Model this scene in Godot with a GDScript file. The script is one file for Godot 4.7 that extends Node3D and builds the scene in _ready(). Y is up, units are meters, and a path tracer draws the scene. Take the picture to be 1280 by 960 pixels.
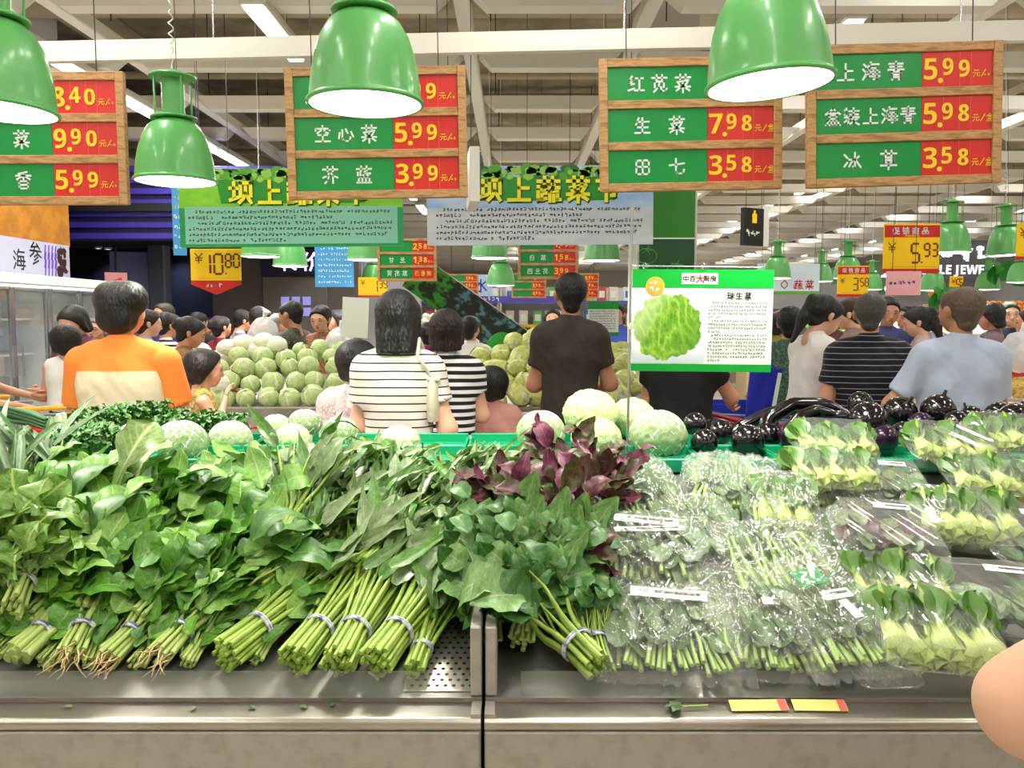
extends Node3D
const FOCAL := 1029.0
const EYE := Vector3(0, 1.58, 0)
const PITCH := 0.08203
const BED := Vector3(0, 0.775, -1.69)
const SLOPE := 0.262
const STRIP := 3.2
const PENDANT := 2.4

func _ready() -> void:
	rng.seed = 7
	# ---- camera
	var cam := Camera3D.new()
	cam.name = "camera"
	add_child(cam)
	cam.position = EYE
	cam.rotation.x = -PITCH
	cam.fov = 50.0
	cam.near = 0.05
	cam.far = 120.0
	cam.current = true
	# ---- air, exposure
	var we := WorldEnvironment.new()
	we.name = "environment"
	var env := Environment.new()
	env.background_mode = Environment.BG_COLOR
	env.background_color = Color(0.02, 0.02, 0.02)
	env.tonemap_mode = Environment.TONE_MAPPER_LINEAR
	env.tonemap_exposure = 1.12
	env.sdfgi_enabled = true
	env.ssao_enabled = true
	env.ssil_enabled = true
	we.environment = env
	add_child(we)
	prepare()
	ceiling_lights()
	hall()
	counters()
	boards()
	pendants()
	greens()
	packs()
	back_tray()
	far_counters()
	far_shops()
	carts()
	people()
# ---------------------------------------------------------------- helpers: layout
func at(px: float, py: float, d: float) -> Vector3:
	# the point of the hall that stands d metres in front of the camera, for laying things out at their real distance
	var cx := (px - 640.0) / FOCAL
	var cy := (480.0 - py) / FOCAL
	var dir := Vector3(cx, cy * cos(PITCH) - sin(PITCH), -(cos(PITCH) + cy * sin(PITCH)))
	return EYE + dir * (d / -dir.z)

func on_bed(px: float, py: float, h: float) -> Vector3:
	# where a line of sight meets the sloping display bed, h above it
	var a := at(px, py, 1.0) - EYE
	var n := Vector3(0, cos(SLOPE), sin(SLOPE))
	var o := BED + n * h
	return EYE + a * ((o - EYE).dot(n) / a.dot(n))

var rng := RandomNumberGenerator.new()
func rf(a: float, b: float) -> float:
	return rng.randf_range(a, b)

# ---------------------------------------------------------------- helpers: mesh builder
class MB:
	var v := PackedVector3Array()
	var n := PackedVector3Array()
	var t := PackedVector2Array()
	var c := PackedColorArray()
	var i := PackedInt32Array()
	var col := Color.WHITE
	func add(p: Vector3, nn: Vector3, u := Vector2.ZERO) -> int:
		v.append(p); n.append(nn); t.append(u); c.append(col)
		return v.size() - 1
	func tri(a: int, b: int, d: int) -> void:
		var g := (v[b] - v[a]).cross(v[d] - v[a])
		if g.dot(n[a] + n[b] + n[d]) > 0.0:
			i.append(a); i.append(d); i.append(b)
		else:
			i.append(a); i.append(b); i.append(d)
	func face(ps: Array, nn: Vector3, us: Array = []) -> void:
		var k := v.size()
		for j in ps.size():
			add(ps[j], nn, us[j] if us.size() else Vector2(ps[j].x, ps[j].y))
		for j in range(1, ps.size() - 1):
			tri(k, k + j, k + j + 1)
	func box(o: Vector3, size: Vector3, b := Basis.IDENTITY, ch := 0.0) -> MB:
		var h := size * 0.5
		ch = minf(ch, minf(h.x, minf(h.y, h.z)) * 0.9)
		var P := func(s: Vector3, a: int) -> Vector3:
			var q := h - Vector3(ch, ch, ch)
			q[a] = h[a]
			return o + b * (q * s)
		for a in 3:
			var e := (a + 1) % 3
			var g := (a + 2) % 3
			for sa in [-1.0, 1.0]:
				var ps := []
				for q in [[-1.0, -1.0], [1.0, -1.0], [1.0, 1.0], [-1.0, 1.0]]:
					var s := Vector3.ZERO
					s[a] = sa; s[e] = q[0]; s[g] = q[1]
					ps.append(P.call(s, a))
				var nn := Vector3.ZERO
				nn[a] = sa
				var us := []
				for q in ps:
					var r: Vector3 = b.inverse() * (q - o)
					us.append(Vector2(r.z if a == 0 else r.x, -r.y if a != 1 else r.z))
				face(ps, b * nn, us)
			if ch > 0.0:
				for q in [[-1.0, -1.0], [1.0, -1.0], [1.0, 1.0], [-1.0, 1.0]]:
					var s0 := Vector3.ZERO
					s0[a] = -1.0; s0[e] = q[0]; s0[g] = q[1]
					var s1 := s0
					s1[a] = 1.0
					var nn := Vector3.ZERO
					nn[e] = q[0]; nn[g] = q[1]
					face([P.call(s0, e), P.call(s1, e), P.call(s1, g), P.call(s0, g)], (b * nn).normalized())
		if ch > 0.0:
			for x in [-1.0, 1.0]:
				for y in [-1.0, 1.0]:
					for z in [-1.0, 1.0]:
						var s := Vector3(x, y, z)
						face([P.call(s, 0), P.call(s, 1), P.call(s, 2)], (b * s).normalized())
		return self
	func bar(a: Vector3, b: Vector3, w: float, h: float) -> MB:
		var z := (b - a).normalized()
		var x := z.cross(Vector3.UP)
		x = Vector3.RIGHT if x.length() < 0.01 else x.normalized()
		box((a + b) * 0.5, Vector3(w, h, a.distance_to(b)), Basis(x, x.cross(z) * -1.0, z) if x.cross(z).y < 0.0 else Basis(x, x.cross(z), z))
		return self
	func tube(ps: Array, r: Variant, seg := 8, caps := true) -> MB:
		var m := ps.size()
		var up := Vector3.ZERO
		var k0 := v.size()
		for j in m:
			var d: Vector3 = (ps[mini(j + 1, m - 1)] - ps[maxi(j - 1, 0)]).normalized()
			if j == 0:
				up = Vector3.UP if absf(d.y) < 0.9 else Vector3.RIGHT
			up = (up - d * up.dot(d)).normalized()
			var sd := d.cross(up)
			var rr: float = r[j] if r is Array else r
			for s in seg + 1:
				var a := TAU * s / seg
				var nn := up * cos(a) + sd * sin(a)
				add(ps[j] + nn * rr, nn, Vector2(float(s) / seg, float(j) / (m - 1)))
		for j in m - 1:
			for s in seg:
				var q := k0 + j * (seg + 1) + s
				tri(q, q + 1, q + seg + 1)
				tri(q + 1, q + seg + 2, q + seg + 1)
		if caps:
			for e in [0, m - 1]:
				var d: Vector3 = (ps[0] - ps[1]).normalized() if e == 0 else (ps[m - 1] - ps[m - 2]).normalized()
				var ring := []
				for s in seg:
					ring.append(v[k0 + e * (seg + 1) + s])
				face(ring, d)
		return self
	func lathe(prof: Array, seg := 24, xf := Transform3D.IDENTITY, wob: Variant = null) -> MB:
		# prof: Vector2(radius, height) from the bottom outside upward; smooth along the profile except where a point repeats
		var m := prof.size()
		var k0 := v.size()
		for j in m:
			var p0: Vector2 = prof[maxi(j - 1, 0)]
			var p1: Vector2 = prof[mini(j + 1, m - 1)]
			if j > 0 and prof[j].is_equal_approx(prof[j - 1]):
				p0 = prof[j]
			if j < m - 1 and prof[j].is_equal_approx(prof[j + 1]):
				p1 = prof[j]
			var d := (p1 - p0).normalized()
			for s in seg + 1:
				var a := TAU * s / seg
				var w: float = wob.call(a, float(j) / (m - 1)) if wob != null else 1.0
				var q := Vector3(cos(a) * prof[j].x * w, prof[j].y, sin(a) * prof[j].x * w)
				add(xf * q, (xf.basis * Vector3(cos(a) * d.y, -d.x, sin(a) * d.y)).normalized(), Vector2(float(s) / seg, float(j) / (m - 1)))
		for j in m - 1:
			if prof[j].is_equal_approx(prof[j + 1]):
				continue
			for s in seg:
				var q := k0 + j * (seg + 1) + s
				tri(q, q + 1, q + seg + 1)
				tri(q + 1, q + seg + 2, q + seg + 1)
		return self
	func grid(ps: Array, w: int, us: Array = [], flip := false) -> MB:
		# a smooth sheet of points in rows of w
		var h := ps.size() / w
		var k0 := v.size()
		for y in h:
			for x in w:
				var dx: Vector3 = ps[y * w + mini(x + 1, w - 1)] - ps[y * w + maxi(x - 1, 0)]
				var dy: Vector3 = ps[mini(y + 1, h - 1) * w + x] - ps[maxi(y - 1, 0) * w + x]
				var nn := dx.cross(dy).normalized() * (-1.0 if flip else 1.0)
				add(ps[y * w + x], nn, us[y * w + x] if us.size() else Vector2(float(x) / (w - 1), float(y) / (h - 1)))
		for y in h - 1:
			for x in w - 1:
				var q := k0 + y * w + x
				tri(q, q + 1, q + w)
				tri(q + 1, q + w + 1, q + w)
		return self
	func put(o: MB, xf: Transform3D) -> MB:
		var k := v.size()
		for j in o.v.size():
			v.append(xf * o.v[j]); n.append((xf.basis * o.n[j]).normalized()); t.append(o.t[j]); c.append(o.c[j])
		var mirror := xf.basis.determinant() < 0.0
		for j in range(0, o.i.size(), 3):
			i.append(k + o.i[j])
			i.append(k + o.i[j + (2 if mirror else 1)])
			i.append(k + o.i[j + (1 if mirror else 2)])
		return self
	func mesh() -> ArrayMesh:
		var a := []
		a.resize(Mesh.ARRAY_MAX)
		a[Mesh.ARRAY_VERTEX] = v; a[Mesh.ARRAY_NORMAL] = n; a[Mesh.ARRAY_TEX_UV] = t; a[Mesh.ARRAY_COLOR] = c; a[Mesh.ARRAY_INDEX] = i
		var m := ArrayMesh.new()
		m.add_surface_from_arrays(Mesh.PRIMITIVE_TRIANGLES, a)
		return m

# ---------------------------------------------------------------- helpers: nodes
var taken := {}
func numbered(s: String) -> String:
	taken[s] = taken.get(s, -1) + 1
	return s if taken[s] == 0 else "%s_%03d" % [s, taken[s]]

func tag(o: Node3D, label: String, category: String, group := "") -> Node3D:
	o.set_meta("label", label)
	o.set_meta("category", category)
	if group:
		o.set_meta("group", group)
	return o

func thing(called: String, where: Vector3, label: String, category: String, group := "") -> Node3D:
	var o := Node3D.new()
	o.name = numbered(called)
	add_child(o)
	o.position = where
	return tag(o, label, category, group)

func part(called: String, m: Variant, material: Material, parent: Node = self, xf := Transform3D.IDENTITY) -> MeshInstance3D:
	var o := MeshInstance3D.new()
	o.mesh = m.mesh() if m is MB else m
	o.material_override = material
	if parent == self:
		called = numbered(called)
	o.name = called
	o.transform = xf
	parent.add_child(o, true)
	return o

func struct(called: String, m: Variant, material: Material, xf := Transform3D.IDENTITY) -> MeshInstance3D:
	var o := part(called, m, material, self, xf)
	o.set_meta("kind", "structure")
	return o

func copy_of(o: Node3D, label := "", group := "") -> Node3D:
	var k := RegEx.create_from_string("_\\d+$").sub(String(o.name), "")
	var r: Node3D = o.duplicate()
	r.name = numbered(k)
	add_child(r)
	if label:
		r.set_meta("label", label)
	if group:
		r.set_meta("group", group)
	return r

# ---------------------------------------------------------------- helpers: materials
var mats := {}
func mat(c: Color, rough := 0.6, metal := 0.0) -> StandardMaterial3D:
	var key := "%s %.3f %.3f" % [c.to_html(), rough, metal]
	if not mats.has(key):
		var m := StandardMaterial3D.new()
		m.albedo_color = c
		m.roughness = rough
		m.metallic = metal
		m.cull_mode = BaseMaterial3D.CULL_DISABLED
		mats[key] = m
	return mats[key]

func own(c: Color, rough := 0.6, metal := 0.0) -> StandardMaterial3D:
	return mat(c, rough, metal).duplicate()

func noise_tex(freq: float, ramp: Array, size := 256, oct := 4, sd := 1, normal := false, bump := 4.0, type := FastNoiseLite.TYPE_SIMPLEX_SMOOTH) -> NoiseTexture2D:
	var nz := FastNoiseLite.new()
	nz.noise_type = type
	nz.frequency = freq
	nz.fractal_octaves = oct
	nz.seed = sd
	var tx := NoiseTexture2D.new()
	tx.width = size
	tx.height = size
	tx.seamless = true
	tx.noise = nz
	tx.as_normal_map = normal
	tx.bump_strength = bump
	if ramp.size():
		var g := Gradient.new()
		var offs := PackedFloat32Array()
		var cols := PackedColorArray()
		for r in ramp:
			offs.append(r[0])
			cols.append(r[1])
		g.offsets = offs
		g.colors = cols
		tx.color_ramp = g
	return tx

func tri_tex(m: StandardMaterial3D, s: float, world := false) -> StandardMaterial3D:
	m.uv1_triplanar = true
	m.uv1_world_triplanar = world
	m.uv1_scale = Vector3(s, s, s)
	return m

func glow(c: Color, e: float) -> StandardMaterial3D:
	var m := StandardMaterial3D.new()
	m.albedo_color = c
	m.emission_enabled = true
	m.emission = c
	m.emission_energy_multiplier = e
	return m

func clear_film(alpha: float, rough: float, tint := Color.WHITE) -> StandardMaterial3D:
	var m := StandardMaterial3D.new()
	m.transparency = BaseMaterial3D.TRANSPARENCY_ALPHA
	m.albedo_color = Color(tint, alpha)
	m.roughness = rough
	m.cull_mode = BaseMaterial3D.CULL_DISABLED
	return m

func painted(img: Image, rough := 0.5) -> StandardMaterial3D:
	var m := StandardMaterial3D.new()
	m.albedo_texture = ImageTexture.create_from_image(img)
	m.roughness = rough
	m.cull_mode = BaseMaterial3D.CULL_DISABLED
	return m

# ---------------------------------------------------------------- helpers: lettering in flat strokes
const GRASS := "2 4 18 4;7 1 7 6;13 1 13 6;"
const ROOF := "10 1 10 3;2 6 2 4 18 4 18 6;"
var glyphs := {
	"上": "10 2 10 18;10 9 17 9;2 18 18 18",
	"七": "2 9 18 7;9 2 9 16 11 18 17 18 18 14",
	"田": "3 3 17 3 17 18 3 18 3 3;3 10 17 10;10 3 10 18",
	"生": "6 2 3 9;4 6 17 6;10 2 10 18;5 12 16 12;2 18 18 18",
	"元": "5 3 15 3;2 9 18 9;8 9 7 14 3 18;12 9 12 17 17 17 18 14",
	"中": "3 6 17 6 17 13 3 13 3 6;10 2 10 19",
	"百": "2 3 18 3;10 3 8 7;5 7 15 7 15 18 5 18 5 7;5 12 15 12",
	"大": "2 8 18 8;10 2 10 8 7 14 2 18;10 9 13 14 18 18",
	"白": "10 1 8 5;4 5 16 5 16 18 4 18 4 5;4 11 16 11",
	"西": "2 3 18 3;3 7 17 7 17 18 3 18 3 7;8 3 8 9 6 13;12 3 12 12 16 12",
	"已": "4 3 15 3 15 9 4 9;4 7 4 17 17 17 17 14",
	"甘": "2 6 18 6;6 2 6 18;14 2 14 18;6 12 14 12;6 18 14 18",
	"兰": "6 2 8 5;14 2 12 5;4 8 16 8;6 12 14 12;2 18 18 18",
	"冰": "2 4 5 7;2 16 5 12;7 9 11 9 7 16;13 2 13 18 11 16;17 6 13 9;14 10 19 17",
	"心": "3 9 2 15;6 6 6 15 8 18 14 18 15 14;10 5 12 9;16 8 18 13",
	"品": "6 2 14 2 14 8 6 8 6 2;2 11 9 11 9 18 2 18 2 11;11 11 18 11 18 18 11 18 11 11",
	"节": GRASS + "4 10 15 10 15 15 13 15;9 10 9 19",
	"菜": GRASS + "16 7 4 9;5 10 6 12;10 9 10 12;15 9 13 12;2 14 18 14;10 12 10 20;9 14 3 18;11 14 17 18",
	"草": GRASS + "5 8 15 8 15 13 5 13 5 8;5 10.5 15 10.5;2 16 18 16;10 13 10 20",
	"茴": GRASS + "3 8 17 8 17 19 3 19 3 8;7 11 13 11 13 16 7 16 7 11",
	"芥": GRASS + "10 7 7 11 2 13;10 7 13 11 18 13;8 12 7 16 4 19;13 12 13 19",
	"苋": GRASS + "5 8 15 8 15 14;5 8 5 14;10 10 9 14 4 19;12 14 12 18 17 18 18 16",
	"蓝": GRASS + "6 7 6 12;3 8 3 11;11 7 9 11;10 9 17 9;13 10 15 12;4 13 16 13 16 18;4 13 4 18;8 13 8 18;12 13 12 18;2 19 18 19",
	"蔬": GRASS + "2 8 8 8 7 10;5 8 5 18;5 13 8 13;2 12 2 18 8 17;10 9 18 9;14 7 13 10 11 12 17 12;11 14 11 19;14 14 14 19;17 14 17 18 19 18",
	"花": GRASS + "7 7 3 13;5 11 5 19;16 8 10 14;11 7 11 17 17 17 18 14",
	"黄": "3 3 17 3;7 1 7 6;13 1 13 6;2 6 18 6;5 9 15 9 15 15 5 15 5 9;10 6 10 15;5 12 15 12;7 16 4 19;13 16 16 19",
	"香": "14 1 5 3;2 5 18 5;10 3 10 10;9 5 3 9;11 5 17 9;5 11 15 11 15 19 5 19 5 11;5 15 15 15",
	"空": ROOF + "8 6 4 9;12 6 12 8 16 9;5 11 15 11;10 11 10 18;2 18 18 18",
	"红": "6 2 3 6 7 6 3 11 8 10;2 17 8 15;10 4 18 4;14 4 14 17;9 17 19 17",
	"海": "3 3 5 5;2 8 4 10;2 18 5 13;10 1 7 6;9 3 18 3;8 7 17 7 16 18;9 7 7 15 19 15;7 11 19 11;12 8 13 10;12 12 13 14;16 18 13 18",
	"青": "3 3 17 3;10 1 10 9;4 6 16 6;2 9 18 9;6 11 6 19;6 11 15 11 15 19 13 19;6 14 15 14;6 16.5 15 16.5",
	"盒": "10 1 6 4 2 7;10 1 14 4 18 7;6 6 14 6;6 8 14 8 14 12 6 12 6 8;4 14 16 14 16 19;4 14 4 19;8 14 8 19;12 14 12 19;2 19 18 19",
	"装": "4 1 4 9;2 3 4 5;2 8 4 7;7 4 18 4;12 1 12 8;8 8 17 8;10 9 10 10;2 11 18 11;9 11 2 16;6 14 6 19 10 17;16 13 11 15;9 11 13 16 18 19",
	"坝": "2 7 8 7;5 3 5 15;2 16 8 14;10 3 18 3 18 13;10 3 10 13;14 6 14 11 12 15 9 18;15 13 18 18",
	"促": "6 2 2 9;4 7 4 19;9 3 17 3 17 8 9 8 9 3;13 8 13 17;13 12 18 12;10 11 9 16 7 19;9 15 13 18 19 18",
	"销": "4 1 2 6;4 4 8 4;3 8 8 8;2 11 8 11;5 8 5 18 8 16;14 1 14 6;11 3 12 5;17 3 16 5;11 7 11 19;11 7 18 7 18 18 16 18;11 11 18 11;11 14 18 14",
	"商": "10 1 10 3;2 4 18 4;7 5 8 7;13 5 12 7;3 19 3 8 17 8 17 18 15 19;8 9 6 12;12 9 14 12;7 13 13 13 13 17 7 17 7 13",
	"球": "2 3 8 3;2 9 8 9;5 3 5 16;2 17 8 15;10 6 19 6;14 1 14 18 12 17;10 9 12 11;13 12 9 16;18 9 15 11;15 11 19 16",
	"厨": "2 2 18 2;4 2 4 12 2 18;6 5 11 5;7 7 11 7 11 11 7 11 7 7;7 13 8 15;11 13 10 15;6 16 12 15;13 8 19 8;17 4 17 18 15 17;14 11 15 13",
	"房": "10 1 11 3;4 4 17 4 17 8 4 8;4 4 4 12 2 18;11 9 12 10;7 11 18 11;11 11 10 15 6 19;11 14 17 14 16 18 14 18",
	"参": "8 1 4 5 14 4;12 2 16 6;2 8 18 8;9 5 7 10 2 13;11 8 14 11 18 13;12 11 8 13;13 13 8 16;14 16 6 19",
	"售": "7 1 3 7;5 4 5 12;11 1 12 3;5 4 17 4;5 7 16 7;5 9 16 9;5 12 18 12;11 4 11 12;5 14 15 14 15 19 5 19 5 14",
	"完": ROOF + "6 8 14 8;3 11 17 11;8 11 7 16 3 19;12 11 12 18 17 18 18 15",
	"水": "10 2 10 18 8 17;3 7 8 7 3 15;16 5 11 9;11 9 17 16",
	"特": "4 2 2 7;3 6 8 6;5 1 5 19;2 13 8 11;10 4 18 4;14 1 14 8;9 8 19 8;9 12 19 12;16 8 16 18 14 17;11 14 13 16",
	"价": "6 2 2 9;4 7 4 19;13 2 10 7 7 9;13 2 16 7 19 9;11 9 11 14 9 19;15 9 15 19",
	"¥": "3 1 10 9 17 1;10 9 10 19;4 10 16 10;4 14 16 14",
	"/": "15 2 5 18",
}

func strokes(mb: MB, data: String, o: Vector3, size: float, w: float) -> void:
	# o: top left corner on a panel that faces +z
	for s in data.split(";"):
		var f := s.split_floats(" ")
		var q := []
		for j in range(0, f.size() - 1, 2):
			q.append(o + Vector3(f[j], -f[j + 1], 0) * (size / 20.0))
		for j in q.size() - 1:
			var d: Vector3 = (q[j + 1] - q[j]).normalized()
			var sd := Vector3(-d.y, d.x, 0) * w * 0.5
			var e := d * w * 0.45
			mb.face([q[j] - e - sd, q[j + 1] + e - sd, q[j + 1] + e + sd, q[j] - e + sd], Vector3(0, 0, 1))

func write(mb: MB, text: String, o: Vector3, size: float, w: float, step: float) -> void:
	var x := 0.0
	for ch in text:
		if ch != " ":
			strokes(mb, glyphs[ch], o + Vector3(x, 0, 0), size, w)
		x += step

func fine_print(mb: MB, x0: float, x1: float, y: float, z: float, size: float, sd: int) -> void:
	# a line of print too small to read: little upright and level ticks
	var r := RandomNumberGenerator.new()
	r.seed = sd
	var x := x0
	while x < x1 - size:
		if r.randf() > 0.06:
			for k in 4:
				var lv := k % 2 == 0
				var p := Vector3(x + r.randf() * size * (0.25 if lv else 0.8), y - r.randf() * size * (0.9 if lv else 0.4), z)
				var l := size * r.randf_range(0.4, 0.75)
				var d := Vector3(l, 0, 0) if lv else Vector3(0, -l, 0)
				var t := Vector3(0, size * 0.2, 0) if lv else Vector3(size * 0.2, 0, 0)
				mb.face([p, p + d, p + d + t, p + t], Vector3(0, 0, 1))
		x += size * 1.12

var bold: SystemFont
func latin(text: String, height: float, material: Material, parent: Node, where: Vector3, called := "lettering", squeeze := 1.0) -> MeshInstance3D:
	if bold == null:
		bold = SystemFont.new()
		bold.font_names = PackedStringArray(["Droid Sans"])
		bold.font_weight = 700
	var m := TextMesh.new()
	m.text = text
	m.font = bold
	m.font_size = 32
	m.pixel_size = height / 23.0
	m.depth = 0.001
	m.curve_step = 2.0
	var o := part(called, m, material, parent, Transform3D(Basis.from_scale(Vector3(squeeze, 1, 1)), where))
	return o

func seven(mb: MB, text: String, o: Vector3, h: float, w: float) -> void:
	# liquid crystal digits of seven bars
	var on := {"0": "abcdef", "1": "bc", "2": "abged", "3": "abgcd", "4": "fgbc", "5": "afgcd", "6": "afgedc", "7": "abc", "8": "abcdefg", "9": "abfgcd"}
	var x := 0.0
	var k := 0.42 * h
	var seg := {"a": [0, 0, 1, 0], "b": [1, 0, 1, 1], "c": [1, 1, 1, 2], "d": [0, 2, 1, 2], "e": [0, 1, 0, 2], "f": [0, 0, 0, 1], "g": [0, 1, 1, 1]}
	for ch in text:
		if ch == ".":
			mb.face([o + Vector3(x - 0.1 * k, -h, 0), o + Vector3(x - 0.1 * k + w, -h, 0), o + Vector3(x - 0.1 * k + w, -h + w, 0), o + Vector3(x - 0.1 * k, -h + w, 0)], Vector3(0, 0, 1))
			x += 0.25 * k
			continue
		for s in on[ch]:
			var q = seg[s]
			var a := o + Vector3(x + q[0] * k, -q[1] * h * 0.5, 0)
			var b := o + Vector3(x + q[2] * k, -q[3] * h * 0.5, 0)
			var d := (b - a).normalized()
			var sd := Vector3(-d.y, d.x, 0) * w * 0.5
			a += d * w * 0.3
			b -= d * w * 0.3
			mb.face([a - sd, b - sd, b + sd, a + sd], Vector3(0, 0, 1))
		x += 1.5 * k

# ---------------------------------------------------------------- helpers: bodies as a smooth field meshed by surface nets
func blob(prims: Array, cell: float, k: float, clips: Array = [], uvy := 1.0) -> MB:
	# prims: [a, b, radius a, radius b, flat ends (1: at a, 2: at b)]
	var lo := Vector3(1e9, 1e9, 1e9)
	var hi := -lo
	for p in prims:
		for e in 2:
			var r: float = p[2 + e]
			lo = lo.min(p[e] - Vector3(r, r, r))
			hi = hi.max(p[e] + Vector3(r, r, r))
	var mg := cell * 2.0 + k * 0.3
	lo -= Vector3(mg, mg, mg)
	hi += Vector3(mg, mg, mg)
	var nx := int((hi.x - lo.x) / cell) + 2
	var ny := int((hi.y - lo.y) / cell) + 2
	var nz := int((hi.z - lo.z) / cell) + 2
	var f := PackedFloat32Array()
	f.resize(nx * ny * nz)
	f.fill(9.0)
	var reach := k + cell * 2.0
	for p in prims:
		var a: Vector3 = p[0]
		var b: Vector3 = p[1]
		var ra: float = p[2]
		var rb: float = p[3]
		var flat: int = p[4] if p.size() > 4 else 0
		var rm := maxf(ra, rb) + reach
		var l := a.min(b) - Vector3(rm, rm, rm)
		var h := a.max(b) + Vector3(rm, rm, rm)
		var x0 := maxi(0, int((l.x - lo.x) / cell))
		var x1 := mini(nx - 1, int((h.x - lo.x) / cell) + 1)
		var y0 := maxi(0, int((l.y - lo.y) / cell))
		var y1 := mini(ny - 1, int((h.y - lo.y) / cell) + 1)
		var z0 := maxi(0, int((l.z - lo.z) / cell))
		var z1 := mini(nz - 1, int((h.z - lo.z) / cell) + 1)
		var ab := b - a
		var ll := maxf(ab.length_squared(), 1e-9)
		var len := sqrt(ll)
		for z in range(z0, z1 + 1):
			var pz := lo.z + z * cell - a.z
			for y in range(y0, y1 + 1):
				var py := lo.y + y * cell - a.y
				var base := (z * ny + y) * nx
				var hy := py * ab.y + pz * ab.z
				for x in range(x0, x1 + 1):
					var px := lo.x + x * cell - a.x
					var t := (px * ab.x + hy) / ll
					var tc := clampf(t, 0.0, 1.0)
					var ex := px - ab.x * tc
					var ey := py - ab.y * tc
					var ez := pz - ab.z * tc
					var d := sqrt(ex * ex + ey * ey + ez * ez) - (ra + (rb - ra) * tc)
					if flat:
						if flat & 1:
							d = maxf(d, -t * len)
						if flat & 2:
							d = maxf(d, (t - 1.0) * len)
					var o := f[base + x]
					var q := k - absf(o - d)
					if q > 0.0:
						f[base + x] = minf(o, d) - q * q * 0.25 / k
					elif d < o:
						f[base + x] = d
	for cl in clips:
		var cn: Vector3 = cl[0]
		var cc: float = cl[1]
		for z in nz:
			for y in ny:
				var hb := (lo.y + y * cell) * cn.y + (lo.z + z * cell) * cn.z - cc
				var base := (z * ny + y) * nx
				for x in nx:
					var d := hb + (lo.x + x * cell) * cn.x
					if d > f[base + x]:
						f[base + x] = d
	# surface nets
	var mb := MB.new()
	var idx := {}
	var sx := 1
	var sy := nx
	var sz := nx * ny
	var corners := [0, sx, sy, sx + sy, sz, sx + sz, sy + sz, sx + sy + sz]
	var off := [Vector3(0, 0, 0), Vector3(1, 0, 0), Vector3(0, 1, 0), Vector3(1, 1, 0), Vector3(0, 0, 1), Vector3(1, 0, 1), Vector3(0, 1, 1), Vector3(1, 1, 1)]
	var edges := [[0, 1], [2, 3], [4, 5], [6, 7], [0, 2], [1, 3], [4, 6], [5, 7], [0, 4], [1, 5], [2, 6], [3, 7]]
	var band := cell * 1.8
	var quads := []
	for z in range(0, nz - 1):
		for y in range(0, ny - 1):
			var base := (z * ny + y) * nx
			for x in range(0, nx - 1):
				var g := base + x
				var f0 := f[g]
				if f0 > band or f0 < -band:
					continue
				var s0 := f0 < 0.0
				var same := true
				for j in range(1, 8):
					if (f[g + corners[j]] < 0.0) != s0:
						same = false
						break
				if same:
					continue
				var sum := Vector3.ZERO
				var m := 0
				for e in edges:
					var fa := f[g + corners[e[0]]]
					var fb := f[g + corners[e[1]]]
					if (fa < 0.0) != (fb < 0.0):
						sum += (off[e[0]] as Vector3).lerp(off[e[1]], fa / (fa - fb))
						m += 1
				var gr := Vector3(f[g + sx] - f0 + f[g + sx + sy + sz] - f[g + sy + sz], f[g + sy] - f0 + f[g + sx + sy + sz] - f[g + sx + sz], f[g + sz] - f0 + f[g + sx + sy + sz] - f[g + sx + sy])
				var pt := lo + (Vector3(x, y, z) + sum / m) * cell
				idx[g] = mb.add(pt, gr.normalized(), Vector2(pt.x, pt.y * uvy))
				for ax in 3:
					var st: int = [sx, sy, sz][ax]
					if (f[g + st] < 0.0) != s0:
						quads.append([g, ax])
	for q in quads:
		var u: int = [sy, sz, sx][q[1]]
		var w: int = [sz, sx, sy][q[1]]
		var g: int = q[0]
		if idx.has(g) and idx.has(g - u) and idx.has(g - w) and idx.has(g - u - w):
			mb.tri(idx[g], idx[g - u], idx[g - w])
			mb.tri(idx[g - u], idx[g - u - w], idx[g - w])
	return mb
# ---------------------------------------------------------------- materials shared by many things
var M := {}
func leaf_image(base: Color, vein: Color, sd: int, sides := 7, blotch := 0.25, vw := 1.0, rim := Color(0, 0, 0, 0)) -> ImageTexture:
	var w := 64
	var h := 128
	var im := Image.create(w, h, false, Image.FORMAT_RGB8)
	var nz := FastNoiseLite.new()
	nz.seed = sd
	nz.frequency = 0.035
	for y in h:
		for x in w:
			var u := absf((x + 0.5) / w - 0.5) * 2.0
			var t := (y + 0.5) / h
			var k := nz.get_noise_2d(x, y) * blotch + nz.get_noise_2d(x * 4.0, y * 4.0 + 99.0) * blotch * 0.6
			var c := base.lightened(k) if k > 0.0 else base.darkened(-k)
			if rim.a > 0.0:
				c = c.lerp(rim, smoothstep(0.45, 0.75, u + nz.get_noise_2d(x * 2.0, y * 2.0) * 0.5) * rim.a)
			var mid := smoothstep(0.075 * vw, 0.02 * vw, u * (0.5 + t))
			var q := (t + u * 0.32) * sides
			var sv := smoothstep(0.11 * vw, 0.02, absf(q - roundf(q))) * (1.0 - u * 0.8) * 0.6
			c = c.lerp(vein, maxf(mid, sv))
			im.set_pixel(x, y, c)
	return ImageTexture.create_from_image(im)

func leaf_mat(base: Color, vein: Color, sd: int, back: Color, sides := 7, vw := 1.0, blotch := 0.25, rough := 0.42, rim := Color(0, 0, 0, 0)) -> StandardMaterial3D:
	var m := StandardMaterial3D.new()
	m.albedo_texture = leaf_image(base, vein, sd, sides, blotch, vw, rim)
	m.roughness = rough
	m.cull_mode = BaseMaterial3D.CULL_DISABLED
	m.backlight_enabled = true
	m.backlight = back
	return m

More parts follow.
